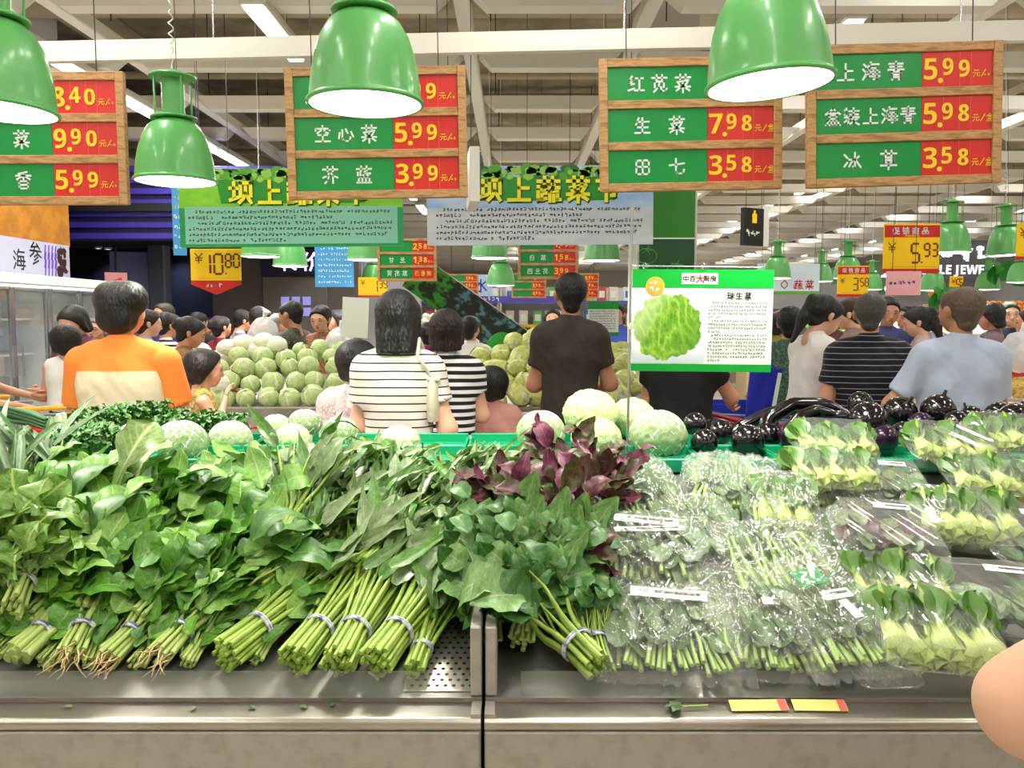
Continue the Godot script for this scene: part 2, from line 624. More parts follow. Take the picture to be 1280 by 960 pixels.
func prepare() -> void:
	var steel := own(Color(0.72, 0.7, 0.66), 0.34, 0.85)
	steel.roughness_texture = noise_tex(0.02, [[0.2, Color(0.85, 0.85, 0.85)], [0.8, Color(1, 1, 1)]], 256, 4, 3)
	steel.albedo_texture = noise_tex(0.012, [[0.25, Color(0.93, 0.92, 0.9)], [0.75, Color(1, 1, 1)]], 256, 5, 5)
	M.steel = tri_tex(steel, 1.3)
	var face := own(Color(0.7, 0.68, 0.65), 0.5, 0.45)
	face.albedo_texture = noise_tex(0.02, [[0.2, Color(0.93, 0.92, 0.9)], [0.5, Color(0.99, 0.98, 0.97)], [0.8, Color(1, 1, 1)]], 512, 6, 8)
	M.steel_face = tri_tex(face, 1.7)
	M.steel_bed = mat(Color(0.55, 0.54, 0.52), 0.45, 0.85)
	var wood := own(Color(0.8, 0.62, 0.42), 0.55)
	wood.albedo_texture = noise_tex(0.015, [[0.2, Color(0.78, 0.74, 0.68)], [0.6, Color(1, 1, 1)], [0.8, Color(0.9, 0.86, 0.8)]], 256, 5, 11)
	tri_tex(wood, 2.0)
	wood.uv1_scale = Vector3(1.5, 9.0, 9.0)
	M.wood = wood
	var enamel := own(Color(0.36, 0.68, 0.36), 0.4)
	enamel.clearcoat_enabled = true
	enamel.clearcoat = 0.3
	enamel.clearcoat_roughness = 0.15
	M.enamel = enamel
	M.white_metal = mat(Color(0.88, 0.88, 0.84), 0.5)
	M.green_panel = mat(Color(0.0, 0.57, 0.25), 0.35)
	M.red_panel = mat(Color(0.85, 0.17, 0.15), 0.35)
	M.white_print = mat(Color(0.93, 0.97, 0.94), 0.5)
	M.yellow_print = mat(Color(1.0, 0.84, 0.14), 0.5)
	M.ink = mat(Color(0.16, 0.16, 0.17), 0.6)
	M.yellow_card = mat(Color(1.0, 0.82, 0.0), 0.4)
	M.red_card = mat(Color(0.8, 0.12, 0.12), 0.4)
	M.lcd = mat(Color(0.48, 0.2, 0.03), 0.5)
	M.wire = mat(Color(0.2, 0.2, 0.2), 0.5)
	M.chrome = mat(Color(0.78, 0.79, 0.8), 0.22, 0.9)
	M.tray_green = mat(Color(0.05, 0.62, 0.42), 0.4)
	M.acrylic = clear_film(0.1, 0.03, Color(0.55, 0.6, 0.55))
	M.film = clear_film(0.06, 0.1)
	M.film.metallic_specular = 0.5
	M.film.normal_enabled = true
	M.film.normal_texture = noise_tex(0.018, [], 256, 4, 21, true, 7.0)
	M.film.normal_scale = 1.6
	tri_tex(M.film, 5.0)
	M.box_film = clear_film(0.07, 0.06)
	M.glass = clear_film(0.08, 0.03, Color(0.85, 0.93, 0.95))
	M.white_plastic = mat(Color(0.92, 0.92, 0.9), 0.4)
	M.bright = glow(Color(1.0, 0.99, 0.96), 5.0)
	M.led = glow(Color(0.97, 0.97, 1.0), 1.6)

# ---------------------------------------------------------------- ceiling lights
func ceiling_lights() -> void:
	var l := thing("ceiling_light", Vector3.ZERO, "white fluorescent strip light fixed high under the ceiling beams", "ceiling light", "fluorescent strip lights under the roof")
	part("housing", MB.new().box(Vector3(0, 0.04, 0), Vector3(0.2, 0.07, 1.26), Basis.IDENTITY, 0.015), M.white_metal, l)
	part("light_diffuser", MB.new().box(Vector3(0, -0.012, 0), Vector3(0.13, 0.03, 1.2), Basis.IDENTITY, 0.01), M.bright, l)
	var a := AreaLight3D.new()
	a.name = "strip_glow"
	a.area_size = Vector2(0.13, 1.2)
	a.light_energy = STRIP
	a.light_color = Color(1.0, 0.985, 0.95)
	a.shadow_enabled = true
	a.position.y = -0.04
	a.rotation.x = -PI / 2
	l.add_child(a)
	var spots := []
	for k in 10:
		spots.append(Vector3(-3.9, 3.76, -6.35 - k * 1.32))
	for k in 3:
		spots.append(Vector3(-3.9, 4.15, 1.0 - k * 2.4))
	for k in 3:
		spots.append(Vector3(-2.2, 4.15, 1.0 - k * 2.4))
	for k in 6:
		spots.append(Vector3(-1.83, 3.76, -6.6 - k * 2.1))
	for k in 4:
		spots.append(Vector3(0.35, 4.15, 1.6 - k * 1.7))
	for x in [3.0, 6.0, 9.2, 12.4]:
		for k in 13:
			spots.append(Vector3(x, 4.15, 1.0 - k * 3.0))
	for k in 5:
		spots.append(Vector3(0.35, 4.15, -17.0 - k * 4.0))
	for k in spots.size():
		(l if k == 0 else copy_of(l)).position = spots[k]

# ---------------------------------------------------------------- the hall
func hall() -> void:
	var fl := own(Color(0.78, 0.75, 0.7), 0.25)
	fl.albedo_texture = noise_tex(0.01, [[0.2, Color(0.9, 0.89, 0.87)], [0.8, Color(1, 1, 1)]], 256, 5, 2)
	tri_tex(fl, 0.5)
	struct("floor", MB.new().box(Vector3(2, -0.1, -19), Vector3(28.4, 0.2, 46.4)), fl)
	var roof := own(Color(0.7, 0.65, 0.56), 0.9)
	roof.albedo_texture = noise_tex(0.01, [[0.2, Color(0.75, 0.74, 0.7)], [0.8, Color(1, 1, 1)]], 256, 5, 4)
	tri_tex(roof, 0.4)
	var ce := struct("ceiling", MB.new().box(Vector3(2, 5.35, -19), Vector3(28.4, 0.2, 46.4)), roof)
	var wl := mat(Color(0.86, 0.85, 0.82), 0.8)
	struct("wall_left", MB.new().box(Vector3(-12.1, 2.6, -19), Vector3(0.2, 5.3, 46.4)), wl)
	struct("wall_right", MB.new().box(Vector3(16.1, 2.6, -19), Vector3(0.2, 5.3, 46.4)), wl)
	struct("wall_back", MB.new().box(Vector3(2, 2.6, -42.1), Vector3(28.4, 5.3, 0.2)), wl)
	struct("wall_front", MB.new().box(Vector3(2, 2.6, 4.1), Vector3(28.4, 5.3, 0.2)), wl)
	# roof ribs, ducts and pipes above the beams
	var rib := MB.new().box(Vector3.ZERO, Vector3(0.3, 0.3, 38.0)).mesh()
	for x in [-5.0, 2.2, 7.5]:
		part("roof_girder", rib, mat(Color(0.7, 0.67, 0.58), 0.8), ce, Transform3D(Basis.IDENTITY, Vector3(x, 5.08, -19)))
	for q in [[-9.3, 0.12, 4.95], [-11.0, 0.05, 4.7], [-13.6, 0.16, 5.0], [-16.0, 0.06, 4.7]]:
		part("pipe", MB.new().tube([Vector3(-11.5, q[2], q[0]), Vector3(15.5, q[2], q[0])], q[1], 10), mat(Color(0.74, 0.7, 0.6), 0.7), ce)
	# white beams: long ones along the hall and short troughs between them
	var zs := [-6.0, -3.5, -0.38, 1.07, 3.7, 6.2, 8.7, 11.2, 13.7]
	var white := mat(Color(0.92, 0.91, 0.88), 0.55)
	var long := MB.new().box(Vector3.ZERO, Vector3(0.12, 0.12, 44.0), Basis.IDENTITY, 0.01).mesh()
	for x in zs:
		part("ceiling_beam", long, white, ce, Transform3D(Basis.IDENTITY, Vector3(x, 3.98, -19)))
	for j in zs.size() - 1:
		var w: float = zs[j + 1] - zs[j] - 0.14
		var sec := MB.new()
		var e := 0.12
		for s in [-1.0, 1.0]:
			sec.face([Vector3(-w / 2, 0.07, s * 0.13), Vector3(w / 2, 0.07, s * 0.13), Vector3(w / 2 - e, -0.06, s * 0.08), Vector3(-w / 2 + e, -0.06, s * 0.08)], Vector3(0, -0.2, s).normalized())
			sec.face([Vector3(s * w / 2, 0.07, -0.13), Vector3(s * w / 2, 0.07, 0.13), Vector3(s * (w / 2 - e), -0.06, 0.08), Vector3(s * (w / 2 - e), -0.06, -0.08)], Vector3(s, -0.3, 0).normalized())
		sec.face([Vector3(-w / 2 + e, -0.06, 0.08), Vector3(w / 2 - e, -0.06, 0.08), Vector3(w / 2 - e, -0.06, -0.08), Vector3(-w / 2 + e, -0.06, -0.08)], Vector3(0, -1, 0))
		sec.face([Vector3(-w / 2, 0.07, 0.13), Vector3(w / 2, 0.07, 0.13), Vector3(w / 2, 0.07, -0.13), Vector3(-w / 2, 0.07, -0.13)], Vector3(0, 1, 0))
		var sm := sec.mesh()
		for k in 29:
			var z := 1.2 - k * 1.5
			if j < 1 and z < -12.0:
				continue
			part("ceiling_trough", sm, white, ce, Transform3D(Basis.IDENTITY, Vector3((zs[j] + zs[j + 1]) / 2, 3.9, z)))
	# hanging rods of the ceiling grid
	var rod := MB.new().tube([Vector3.ZERO, Vector3(0, 1.25, 0)], 0.006, 5, false).mesh()
	for x in [-3.5, -1.2, -0.38, 1.07, 3.7, 6.2]:
		for z in [-7.0, -9.2, -11.4, -13.5]:
			part("hanging_rod", rod, M.wire, ce, Transform3D(Basis.IDENTITY, Vector3(x + 0.2, 4.0, z)))
	# the track that the price boards hang from
	var a := at(-120, 70, 4.55)
	var b := at(1400, 37, 4.55)
	var tr := part("hanging_track", MB.new().bar(a, b, 0.05, 0.105), white, self)
	tag(tr, "long white metal track crossing the picture above the price boards", "track")
	for x in [-1.6, 0.6, 2.4]:
		var q := a.lerp(b, (x - a.x) / (b.x - a.x))
		part("suspension_rod", MB.new().tube([q, Vector3(x, 5.26, q.z)], 0.006, 6), M.chrome, tr)
	# pillar wrapped in green print
	var pc := at(834, 300, 8.3)
	var pil := part("pillar", MB.new().box(Vector3(0, 2.62, 0), Vector3(0.6, 5.25, 0.6), Basis.IDENTITY, 0.01), mat(Color(0.82, 0.8, 0.77), 0.5), self, Transform3D(Basis.IDENTITY, Vector3(pc.x, 0, -8.62)))
	pil.set_meta("kind", "structure")
	part("green_wrap", MB.new().box(Vector3(0, 1.85, 0.306), Vector3(0.55, 1.0, 0.012)), mat(Color(0.02, 0.3, 0.14), 0.4), pil)
	part("green_wrap", MB.new().box(Vector3(0, 2.62, 0.306), Vector3(0.55, 0.52, 0.012)), mat(Color(0.1, 0.5, 0.06), 0.4), pil)
	part("white_line", MB.new().box(Vector3(0, 2.355, 0.31), Vector3(0.55, 0.014, 0.016)), M.white_print, pil)
	var tom := MB.new()
	for o in [Vector2(0.1, 2.03), Vector2(-0.2, 2.18)]:
		var q := []
		for k in 25:
			q.append(Vector3(o.x + cos(TAU * k / 24) * 0.1, o.y + sin(TAU * k / 24) * 0.075, 0.313))
		tom.tube(q, 0.0025, 4, false)
		for k in 5:
			tom.tube([Vector3(o.x, o.y + 0.06, 0.313), Vector3(o.x + cos(k * 1.3) * 0.07, o.y + 0.06 + sin(k * 1.3) * 0.05, 0.313)], 0.0025, 4, false)
	part("tomato_outline", tom, mat(Color(0.35, 0.75, 0.3), 0.4), pil)

# ---------------------------------------------------------------- display counters in front
func counters() -> void:
	var sx := -0.06
	var ends := [[-2.6, sx - 0.004, "stainless steel produce counter holding the loose leafy greens"], [sx + 0.004, 2.9, "stainless steel produce counter holding the bagged and boxed vegetables"]]
	for e in ends:
		var x0: float = e[0]
		var x1: float = e[1]
		var t := thing("produce_counter", Vector3((x0 + x1) / 2, 0, -1.6), e[2], "counter")
		var w := x1 - x0
		part("front_panel", MB.new().box(Vector3(0, 0.69, -0.03), Vector3(w, 0.09, 0.03), Basis.IDENTITY, 0.004), M.steel_face, t)
		part("lower_panel", MB.new().box(Vector3(0, 0.36, -0.042), Vector3(w, 0.56, 0.03), Basis.IDENTITY, 0.004), M.steel_face, t)
		part("plinth", MB.new().box(Vector3(0, 0.04, -0.08), Vector3(w - 0.02, 0.08, 0.04)), M.wire, t)
		# rounded rail
		var pr := []
		for k in 9:
			var a := PI * 0.5 * k / 8.0
			pr.append(Vector2(0.018 * sin(a), -0.018 + 0.018 * cos(a)))
		var ps := []
		for s in [-w / 2, w / 2]:
			ps.append(Vector3(s, 0.767, -0.1))
		var prof := [Vector3(0, 0.767, -0.1), Vector3(0, 0.764, -0.05)]
		for k in 9:
			var a := PI * k / 8.0
			prof.append(Vector3(0, 0.749 + 0.0135 * cos(a), -0.024 + 0.0135 * sin(a)))
		prof.append(Vector3(0, 0.735, -0.035))
		ps = []
		for q in prof:
			ps.append(q + Vector3(-w / 2, 0, 0))
			ps.append(q + Vector3(w / 2, 0, 0))
		part("rail", MB.new().grid(ps, 2, [], true), M.steel, t)
		# perforated bed: two decks
		var n := Basis(Vector3.RIGHT, SLOPE)
		part("sloping_bed", MB.new().box(Vector3(0, 0.772 + 0.145, -0.09 - 0.53), Vector3(w, 0.012, 1.12), n), M.steel_bed, t)
		part("back_deck", MB.new().box(Vector3(0, 1.052, -1.44), Vector3(w, 0.02, 0.6)), M.steel, t)
		part("back_panel", MB.new().box(Vector3(0, 0.55, -1.74), Vector3(w, 1.06, 0.03)), M.steel_face, t)
		for s in [-1.0, 1.0]:
			part("side_panel", MB.new().box(Vector3(s * (w / 2 - 0.01), 0.42, -0.87), Vector3(0.02, 0.7, 1.7)), M.steel_face, t)
		# clear guard strip with its front clip
		var g0: float = 0.0 if x0 < -1 else 0.075
		var g1: float = 0.04 if x0 < -1 else 0.0
		var gm := part("clear_guard", MB.new().box(Vector3((g0 - g1) / 2, 0.8, -0.083), Vector3(w - g0 - g1, 0.066, 0.004)), M.acrylic, t)
		gm.set_meta("label", "clear plastic guard strip along the rail")
		part("divider", MB.new().box(Vector3((w / 2 - 0.012) if x0 < -1 else (-w / 2 + 0.012), 0.855, -0.19), Vector3(0.024, 0.15, 0.22), Basis.IDENTITY, 0.003), M.steel_face, t)
	# bare perforated plate that shows between the bunches
	part("perforated_plate", MB.new().box(Vector3(-0.15, 0.818, -1.825), Vector3(0.16, 0.003, 0.27), Basis(Vector3.RIGHT, SLOPE)), M.steel, get_node("produce_counter")).position = -Vector3((-2.6 + sx - 0.004) / 2, 0, -1.6)
	var hole := MB.new()
	for r in 14:
		for k in 8:
			hole.lathe([Vector2(0.0045, 0.0), Vector2(0.0001, 0.0005)], 8, Transform3D(Basis(Vector3.RIGHT, SLOPE), Vector3(-0.215 + k * 0.018 + (r % 2) * 0.009, 0.8198 + (r - 6.5) * 0.0047, -1.825 - (r - 6.5) * 0.0176)))
	var o := part("perforated_holes", hole, mat(Color(0.03, 0.03, 0.03), 0.9), get_node("produce_counter"))
	o.position = -Vector3((-2.6 + sx - 0.004) / 2, 0, -1.6)
	o.set_meta("kind", "stuff")

# ---------------------------------------------------------------- pendant lamps
func pendants() -> void:
	var l := thing("pendant_lamp", Vector3.ZERO, "", "pendant lamp", "green bell pendant lamps")
	var out := [Vector2(0.19, 0.0), Vector2(0.196, 0.004), Vector2(0.196, 0.012), Vector2(0.19, 0.016), Vector2(0.186, 0.022), Vector2(0.184, 0.05), Vector2(0.178, 0.1), Vector2(0.166, 0.16), Vector2(0.147, 0.22), Vector2(0.12, 0.265), Vector2(0.09, 0.29), Vector2(0.055, 0.303)]
	part("shade", MB.new().lathe(out, 40), M.enamel, l)
	var inn := []
	for q in out:
		inn.append(Vector2(maxf(q.x - 0.006, 0.01), maxf(q.y - 0.004, 0.002)))
	part("inner_lining", MB.new().lathe(inn, 40), M.white_metal, l)
	for y in [0.305, 0.5]:
		part("flange", MB.new().lathe([Vector2(0.05, y - 0.006), Vector2(0.108, y - 0.006), Vector2(0.11, y), Vector2(0.108, y + 0.006), Vector2(0.05, y + 0.006)], 28), M.enamel, l)
	part("neck", MB.new().lathe([Vector2(0.052, 0.3), Vector2(0.052, 0.5), Vector2(0.05, 0.52), Vector2(0.02, 0.535), Vector2(0.001, 0.536)], 20), M.enamel, l)
	for k in 4:
		var a := PI / 4 + k * PI / 2
		part("spacer_rod", MB.new().tube([Vector3(cos(a) * 0.09, 0.3, sin(a) * 0.09), Vector3(cos(a) * 0.09, 0.505, sin(a) * 0.09)], 0.005, 6), M.enamel, l)
	part("light_disc", MB.new().lathe([Vector2(0.186, 0.004), Vector2(0.15, -0.004), Vector2(0.08, -0.009), Vector2(0.001, -0.011)], 40), M.bright, l)
	var cord := []
	for k in 90:
		var y := 0.53 + k * 0.0085
		var r := 0.012 * clampf(sin(k * 0.07), 0.15, 1.0)
		cord.append(Vector3(cos(k * 1.05) * r, y, sin(k * 1.05) * r))
	cord.append(Vector3(0, 3.3, 0))
	part("coiled_cord", MB.new().tube(cord, 0.0035, 5), M.white_plastic, l)
	part("hanging_wire", MB.new().tube([Vector3(0.02, 0.52, 0), Vector3(0.02, 3.3, 0)], 0.002, 4), M.wire, l)
	var s := SpotLight3D.new()
	s.name = "lamp_glow"
	s.light_energy = PENDANT
	s.light_color = Color(1.0, 0.99, 0.95)
	s.light_size = 0.17
	s.spot_angle = 72.0
	s.spot_angle_attenuation = 0.6
	s.spot_range = 60.0
	s.shadow_enabled = true
	s.position.y = -0.03
	s.rotation.x = -PI / 2
	l.add_child(s)
	# x and y of the middle of the mouth, distance, sideways tilt, label
	var list := [
		[457, 132, 2.83, 0.0, "big green bell lamp hanging in front of the second price board from the left"],
		[962, 108, 2.6, 4.0, "big green bell lamp tilted between the two right price boards"],
		[-6, 140, 2.83, -2.0, "big green bell lamp cut off by the left edge of the picture"],
		[220, 228, 4.1, 0.0, "whole green bell lamp with neck and flanges beside the leftmost price board"],
		[1188, 316, 8.4, 0.0, "green bell lamp right in front of the large yellow sign with a red header"],
		[1258, 319, 8.6, 3.0, "green bell lamp at the right edge beside the white lit shop sign"],
		[971, 348, 11.5, 0.0, "small green lamp just right of the lettuce placard's top corner"],
		[1059, 348, 11.5, 0.0, "small green lamp above the yellow 3.58 sign"],
		[1026, 352, 14.0, 0.0, "small green lamp behind and left of the yellow 3.58 sign"],
		[1165, 363, 13.0, 0.0, "small green lamp right of the pink paper sheet"],
		[1234, 362, 13.5, 0.0, "small green lamp above the head of the man in light blue shirt"],
		[1276, 353, 12.0, 0.0, "small green lamp cut by the right edge under the shop sign"],
		[326, 321, 8.2, 0.0, "green lamp under the green-edged banner, left of two"],
		[363, 333, 9.2, 0.0, "green lamp under the green-edged banner, right of two"],
		[457, 325, 8.6, 0.0, "green lamp left of the small distant board with a row priced 1.38"],
		[467, 354, 13.0, 0.0, "tiny green lamp in front of the distant yellow 1.39 sign"],
		[612, 323, 8.6, 0.0, "green lamp under the blue banner, left of the small board priced 1.58"],
		[626, 357, 11.0, 0.0, "smaller green lamp below another, left of the small board priced 1.58"],
		[752, 326, 8.6, 0.0, "green lamp under the right end of the blue banner"],
		[1089, 362, 15.0, 0.0, "tiny far green lamp beside the yellow 3.58 sign"],
	]
	for k in list.size():
		var q = list[k]
		var o := l if k == 0 else copy_of(l)
		o.position = at(q[0], q[1], q[2])
		o.rotation.z = deg_to_rad(q[3])
		o.set_meta("label", q[4])
# ---------------------------------------------------------------- hanging price boards, banners, signs
func hang(t: Node3D, xs: Array, top: float, to: float) -> void:
	for x in xs:
		part("hanging_wire", MB.new().tube([Vector3(x, top, 0), Vector3(x, to - t.position.y, 0)], 0.003, 5), M.wire, t)

func price_board(c: Vector3, w: float, roll: float, rows: Array, label: String, unit_px := 1.0) -> void:
	var h := w * 0.715
	var t := thing("price_board", c, label, "price board", "wood framed vegetable price boards")
	t.rotation.z = roll
	var f := w * 0.046
	part("backing", MB.new().box(Vector3(0, 0, -0.012), Vector3(w * 0.98, h * 0.98, 0.008)), M.wood, t)
	part("frame_side", MB.new().box(Vector3(-w / 2 + f / 2, 0, 0), Vector3(f, h, 0.035), Basis.IDENTITY, 0.003), M.wood, t)
	part("frame_side", MB.new().box(Vector3(w / 2 - f / 2, 0, 0), Vector3(f, h, 0.035), Basis.IDENTITY, 0.003), M.wood, t)
	for k in 4:
		var y := h / 2 - f / 2 - k * (h - f) / 3.0
		part("frame_rail", MB.new().box(Vector3(0, y, -0.001), Vector3(w - 2 * f, f, 0.032), Basis.IDENTITY, 0.003), M.wood, t)
	var rh := (h - f) / 3.0 - f
	var x0 := -w / 2 + f
	var nw := (w - 2 * f) * 0.6
	var pw := (w - 2 * f) * 0.4
	for k in rows.size():
		var y := h / 2 - f - rh / 2 - k * (rh + f)
		var nm: String = rows[k][0]
		var pr: String = rows[k][1]
		var a := part("name_panel", MB.new().box(Vector3(x0 + nw / 2, y, 0), Vector3(nw, rh, 0.006)), M.green_panel, t)
		if nm:
			var mb := MB.new()
			var g: float = rh * 0.56 * (0.92 if nm.length() > 4 else 1.0)
			var st := g * (1.06 if nm.length() > 4 else 1.3 if nm.length() == 3 else 1.9)
			var tw := st * (nm.length() - 1) + g
			for ci in nm.length():
				mb = MB.new()
				strokes(mb, glyphs[nm[ci]], Vector3(x0 + nw * 0.52 - tw / 2 + ci * st, y + g / 2, 0.0045), g, g * 0.105)
				part("character", mb, M.white_print, a)
		var b := part("price_panel", MB.new().box(Vector3(x0 + nw + pw / 2, y, 0), Vector3(pw - 0.004, rh, 0.006)), M.red_panel, t)
		var px := x0 + nw
		if pr.length() and pr[0] in "0123456789":
			latin(pr[0], rh * 0.6, M.yellow_print, b, Vector3(px + pw * 0.13, y, 0.005))
			latin(".", rh * 0.6, M.yellow_print, b, Vector3(px + pw * 0.26, y - rh * 0.1, 0.005))
			latin(pr[2], rh * 0.48, M.yellow_print, b, Vector3(px + pw * 0.37, y + rh * 0.06, 0.005))
			latin(pr[3], rh * 0.48, M.yellow_print, b, Vector3(px + pw * 0.6, y, 0.005))
			var mb := MB.new()
			var g := rh * 0.24
			write(mb, "元/" + ("盒" if rows[k].size() > 2 else ""), Vector3(px + pw * 0.71, y - rh * 0.02, 0.005), g, g * 0.1, g * 0.85)
			if rows[k].size() < 3:
				fine_print(mb, px + pw * 0.87, px + pw * 0.98, y - rh * 0.14, 0.005, g * 0.4, 4)
			part("unit_lettering", mb, M.yellow_print, b)
		elif pr:
			var mb := MB.new()
			write(mb, pr, Vector3(px + pw * 0.08, y + rh * 0.25, 0.005), rh * 0.5, rh * 0.06, pw * 0.28)
			part("lettering", mb, M.yellow_print, b)
		for q in [0.31, 0.54, 0.7]:
			part("panel_joint", MB.new().box(Vector3(px + pw * q, y, 0.0), Vector3(0.0015, rh, 0.0065)), mat(Color(0.9, 0.45, 0.4), 0.4), b)
	hang(t, [-w * 0.35, w * 0.35], h / 2, 5.25)

func lcd_sign(c: Vector3, w: float, h: float, head: String, price: String, label: String, arrow := false, called := "price_sign") -> void:
	var t := thing(called, c, label, "price sign")
	part("card", MB.new().box(Vector3.ZERO, Vector3(w, h, 0.012), Basis.IDENTITY, 0.003), M.yellow_card, t)
	var top := h / 2
	if head:
		part("header", MB.new().box(Vector3(0, h / 2 - h * 0.17, 0.004), Vector3(w * 0.98, h * 0.26, 0.012)), M.red_card, t)
		var mb := MB.new()
		var g := h * 0.17
		write(mb, head, Vector3(-w * 0.36, h / 2 - h * 0.075, 0.011), g, g * 0.12, g * 1.28)
		part("lettering", mb, M.white_print, t)
		latin("Promotion", h * 0.045, M.yellow_print, t, Vector3(0.0, h / 2 - h * 0.27, 0.011))
		top = h / 2 - h * 0.33
	var sp := top + h / 2
	var mb := MB.new()
	strokes(mb, glyphs["¥"], Vector3(-w * 0.44, top - sp * 0.12, 0.0075), sp * 0.34, sp * 0.03)
	var d := price.split(".")
	var dh := sp * 0.62
	var n0 := d[0].length()
	seven(mb, d[0], Vector3((-0.27 if n0 > 1 else 0.0) * w, top - sp * 0.17, 0.0075), dh, sp * 0.07)
	seven(mb, d[1], Vector3(w * (0.2 if n0 > 1 else 0.23), top - sp * 0.17, 0.0075), dh * 0.66, sp * 0.06)
	mb.box(Vector3(w * (0.2 if n0 > 1 else 0.19), top - sp * 0.78, 0.007), Vector3(sp * 0.05, sp * 0.05, 0.002))
	part("digits", mb, M.lcd, t)
	part("window_line", MB.new().box(Vector3(0.05 * w, -h / 2 + sp * 0.08, 0.006), Vector3(w * 0.8, sp * 0.015, 0.002)), mat(Color(0.85, 0.62, 0.0), 0.4), t)
	if arrow:
		var ar := MB.new()
		for z in [-0.005, 0.005]:
			ar.face([Vector3(-w / 2, -h / 2, z), Vector3(w / 2, -h / 2, z), Vector3(w / 2, -h * 0.62, z), Vector3(0, -h * 0.95, z), Vector3(-w / 2, -h * 0.62, z)], Vector3(0, 0, signf(z)))
		part("red_arrow", ar, M.red_card, t)
		var q := MB.new()
		fine_print(q, -w * 0.2, w * 0.2, -h * 0.6, 0.006, h * 0.12, 9)
		part("small_print", q, M.white_print, t)
	else:
		part("red_foot", MB.new().box(Vector3(0, -h / 2 - h * 0.05, 0), Vector3(w, h * 0.1, 0.012)), M.red_card, t)
	hang(t, [-w * 0.3, w * 0.3], h / 2, 5.25)

func banner(c: Vector3, w: float, green: bool, label: String) -> void:
	var h := w * 0.345
	var t := thing("vegetable_festival_banner", c, label, "banner", "vegetable festival banners")
	t.rotation.z = 0.006
	var im := Image.create(256, 96, false, Image.FORMAT_RGB8)
	var nz := FastNoiseLite.new()
	nz.seed = 5
	nz.frequency = 0.02
	for y in 96:
		for x in 256:
			var k := nz.get_noise_2d(x, y * 2.0) * 0.5 + 0.5
			var cc := Color(0.5, 0.68, 0.92).lerp(Color(0.85, 0.9, 0.97), k)
			if green:
				cc = Color(0.35, 0.72, 0.1).lerp(Color(0.62, 0.85, 0.2), k) if y < 48 else Color(0.12, 0.6, 0.35)
			elif y > 50:
				cc = Color(0.72, 0.78, 0.84).lerp(Color(0.85, 0.88, 0.9), k)
			im.set_pixel(x, y, cc)
	var pan := MB.new()
	pan.box(Vector3.ZERO, Vector3(w, h, 0.01))
	part("backing", pan, mat(Color(0.1, 0.5, 0.25) if green else Color(0.75, 0.78, 0.85), 0.5), t)
	var sh := MB.new()
	sh.face([Vector3(-w / 2, h / 2, 0.006), Vector3(w / 2, h / 2, 0.006), Vector3(w / 2, -h / 2, 0.006), Vector3(-w / 2, -h / 2, 0.006)], Vector3(0, 0, 1), [Vector2(0, 0), Vector2(1, 0), Vector2(1, 1), Vector2(0, 1)])
	part("printed_picture", sh, painted(im, 0.4), t)
	if green:
		part("text_panel", MB.new().box(Vector3(0, -h * 0.22, 0.006), Vector3(w * 0.95, h * 0.48, 0.003)), mat(Color(0.5, 0.78, 0.68), 0.4), t)
	var gb := MB.new()
	gb.face([Vector3(-w * 0.31, h * 0.06, 0.0085), Vector3(w * 0.33, h * 0.06, 0.0085), Vector3(w * 0.38, h * 0.36, 0.0085), Vector3(-w * 0.33, h * 0.36, 0.0085)], Vector3(0, 0, 1))
	part("green_title_patch", gb, mat(Color(0.05, 0.55, 0.08), 0.4), t)
	# printed cabbages and leaves along the top edge
	var r := RandomNumberGenerator.new()
	r.seed = 3
	for tone in 3:
		var fr := MB.new()
		for k in 26:
			var o := Vector3(r.randf_range(-0.34, 0.4) * w, h * r.randf_range(0.36, 0.47), 0.0095 + tone * 0.0004)
			var q := []
			var s := r.randf_range(0.015, 0.032) * w
			for j in 7:
				q.append(o + Vector3(cos(j * TAU / 7) * s * r.randf_range(0.6, 1.2), sin(j * TAU / 7) * s * r.randf_range(0.4, 0.9), 0))
			fr.face(q, Vector3(0, 0, 1))
		part("printed_leaves", fr, mat([Color(0.12, 0.42, 0.08), Color(0.3, 0.62, 0.12), Color(0.55, 0.78, 0.3)][tone], 0.5), t)
	var sd := MB.new()
	write(sd, "坝上蔬菜节", Vector3(-w * 0.28 + 0.006, h * 0.37 - 0.006, 0.0108), w * 0.115, w * 0.021, w * 0.13)
	part("title_shadow_print", sd, mat(Color(0.02, 0.35, 0.05), 0.5), t)
	var tl := MB.new()
	write(tl, "坝上蔬菜节", Vector3(-w * 0.28, h * 0.37, 0.0114), w * 0.115, w * 0.0155, w * 0.13)
	part("title_lettering", tl, mat(Color(0.95, 0.92, 0.1), 0.5), t)
	var fp := MB.new()
	var ys := [[-0.43, 0.46], [-0.46, 0.2], [-0.42, 0.46], [-0.46, 0.46], [-0.46, 0.46], [-0.46, -0.02]]
	for k in 6:
		fine_print(fp, ys[k][0] * w, ys[k][1] * w, -h * (0.03 + k * 0.073), 0.0092, h * 0.042, k + 31)
	part("small_print", fp, mat(Color(0.35, 0.37, 0.38), 0.6), t)
	hang(t, [-w * 0.4, w * 0.4], h / 2, 5.25)

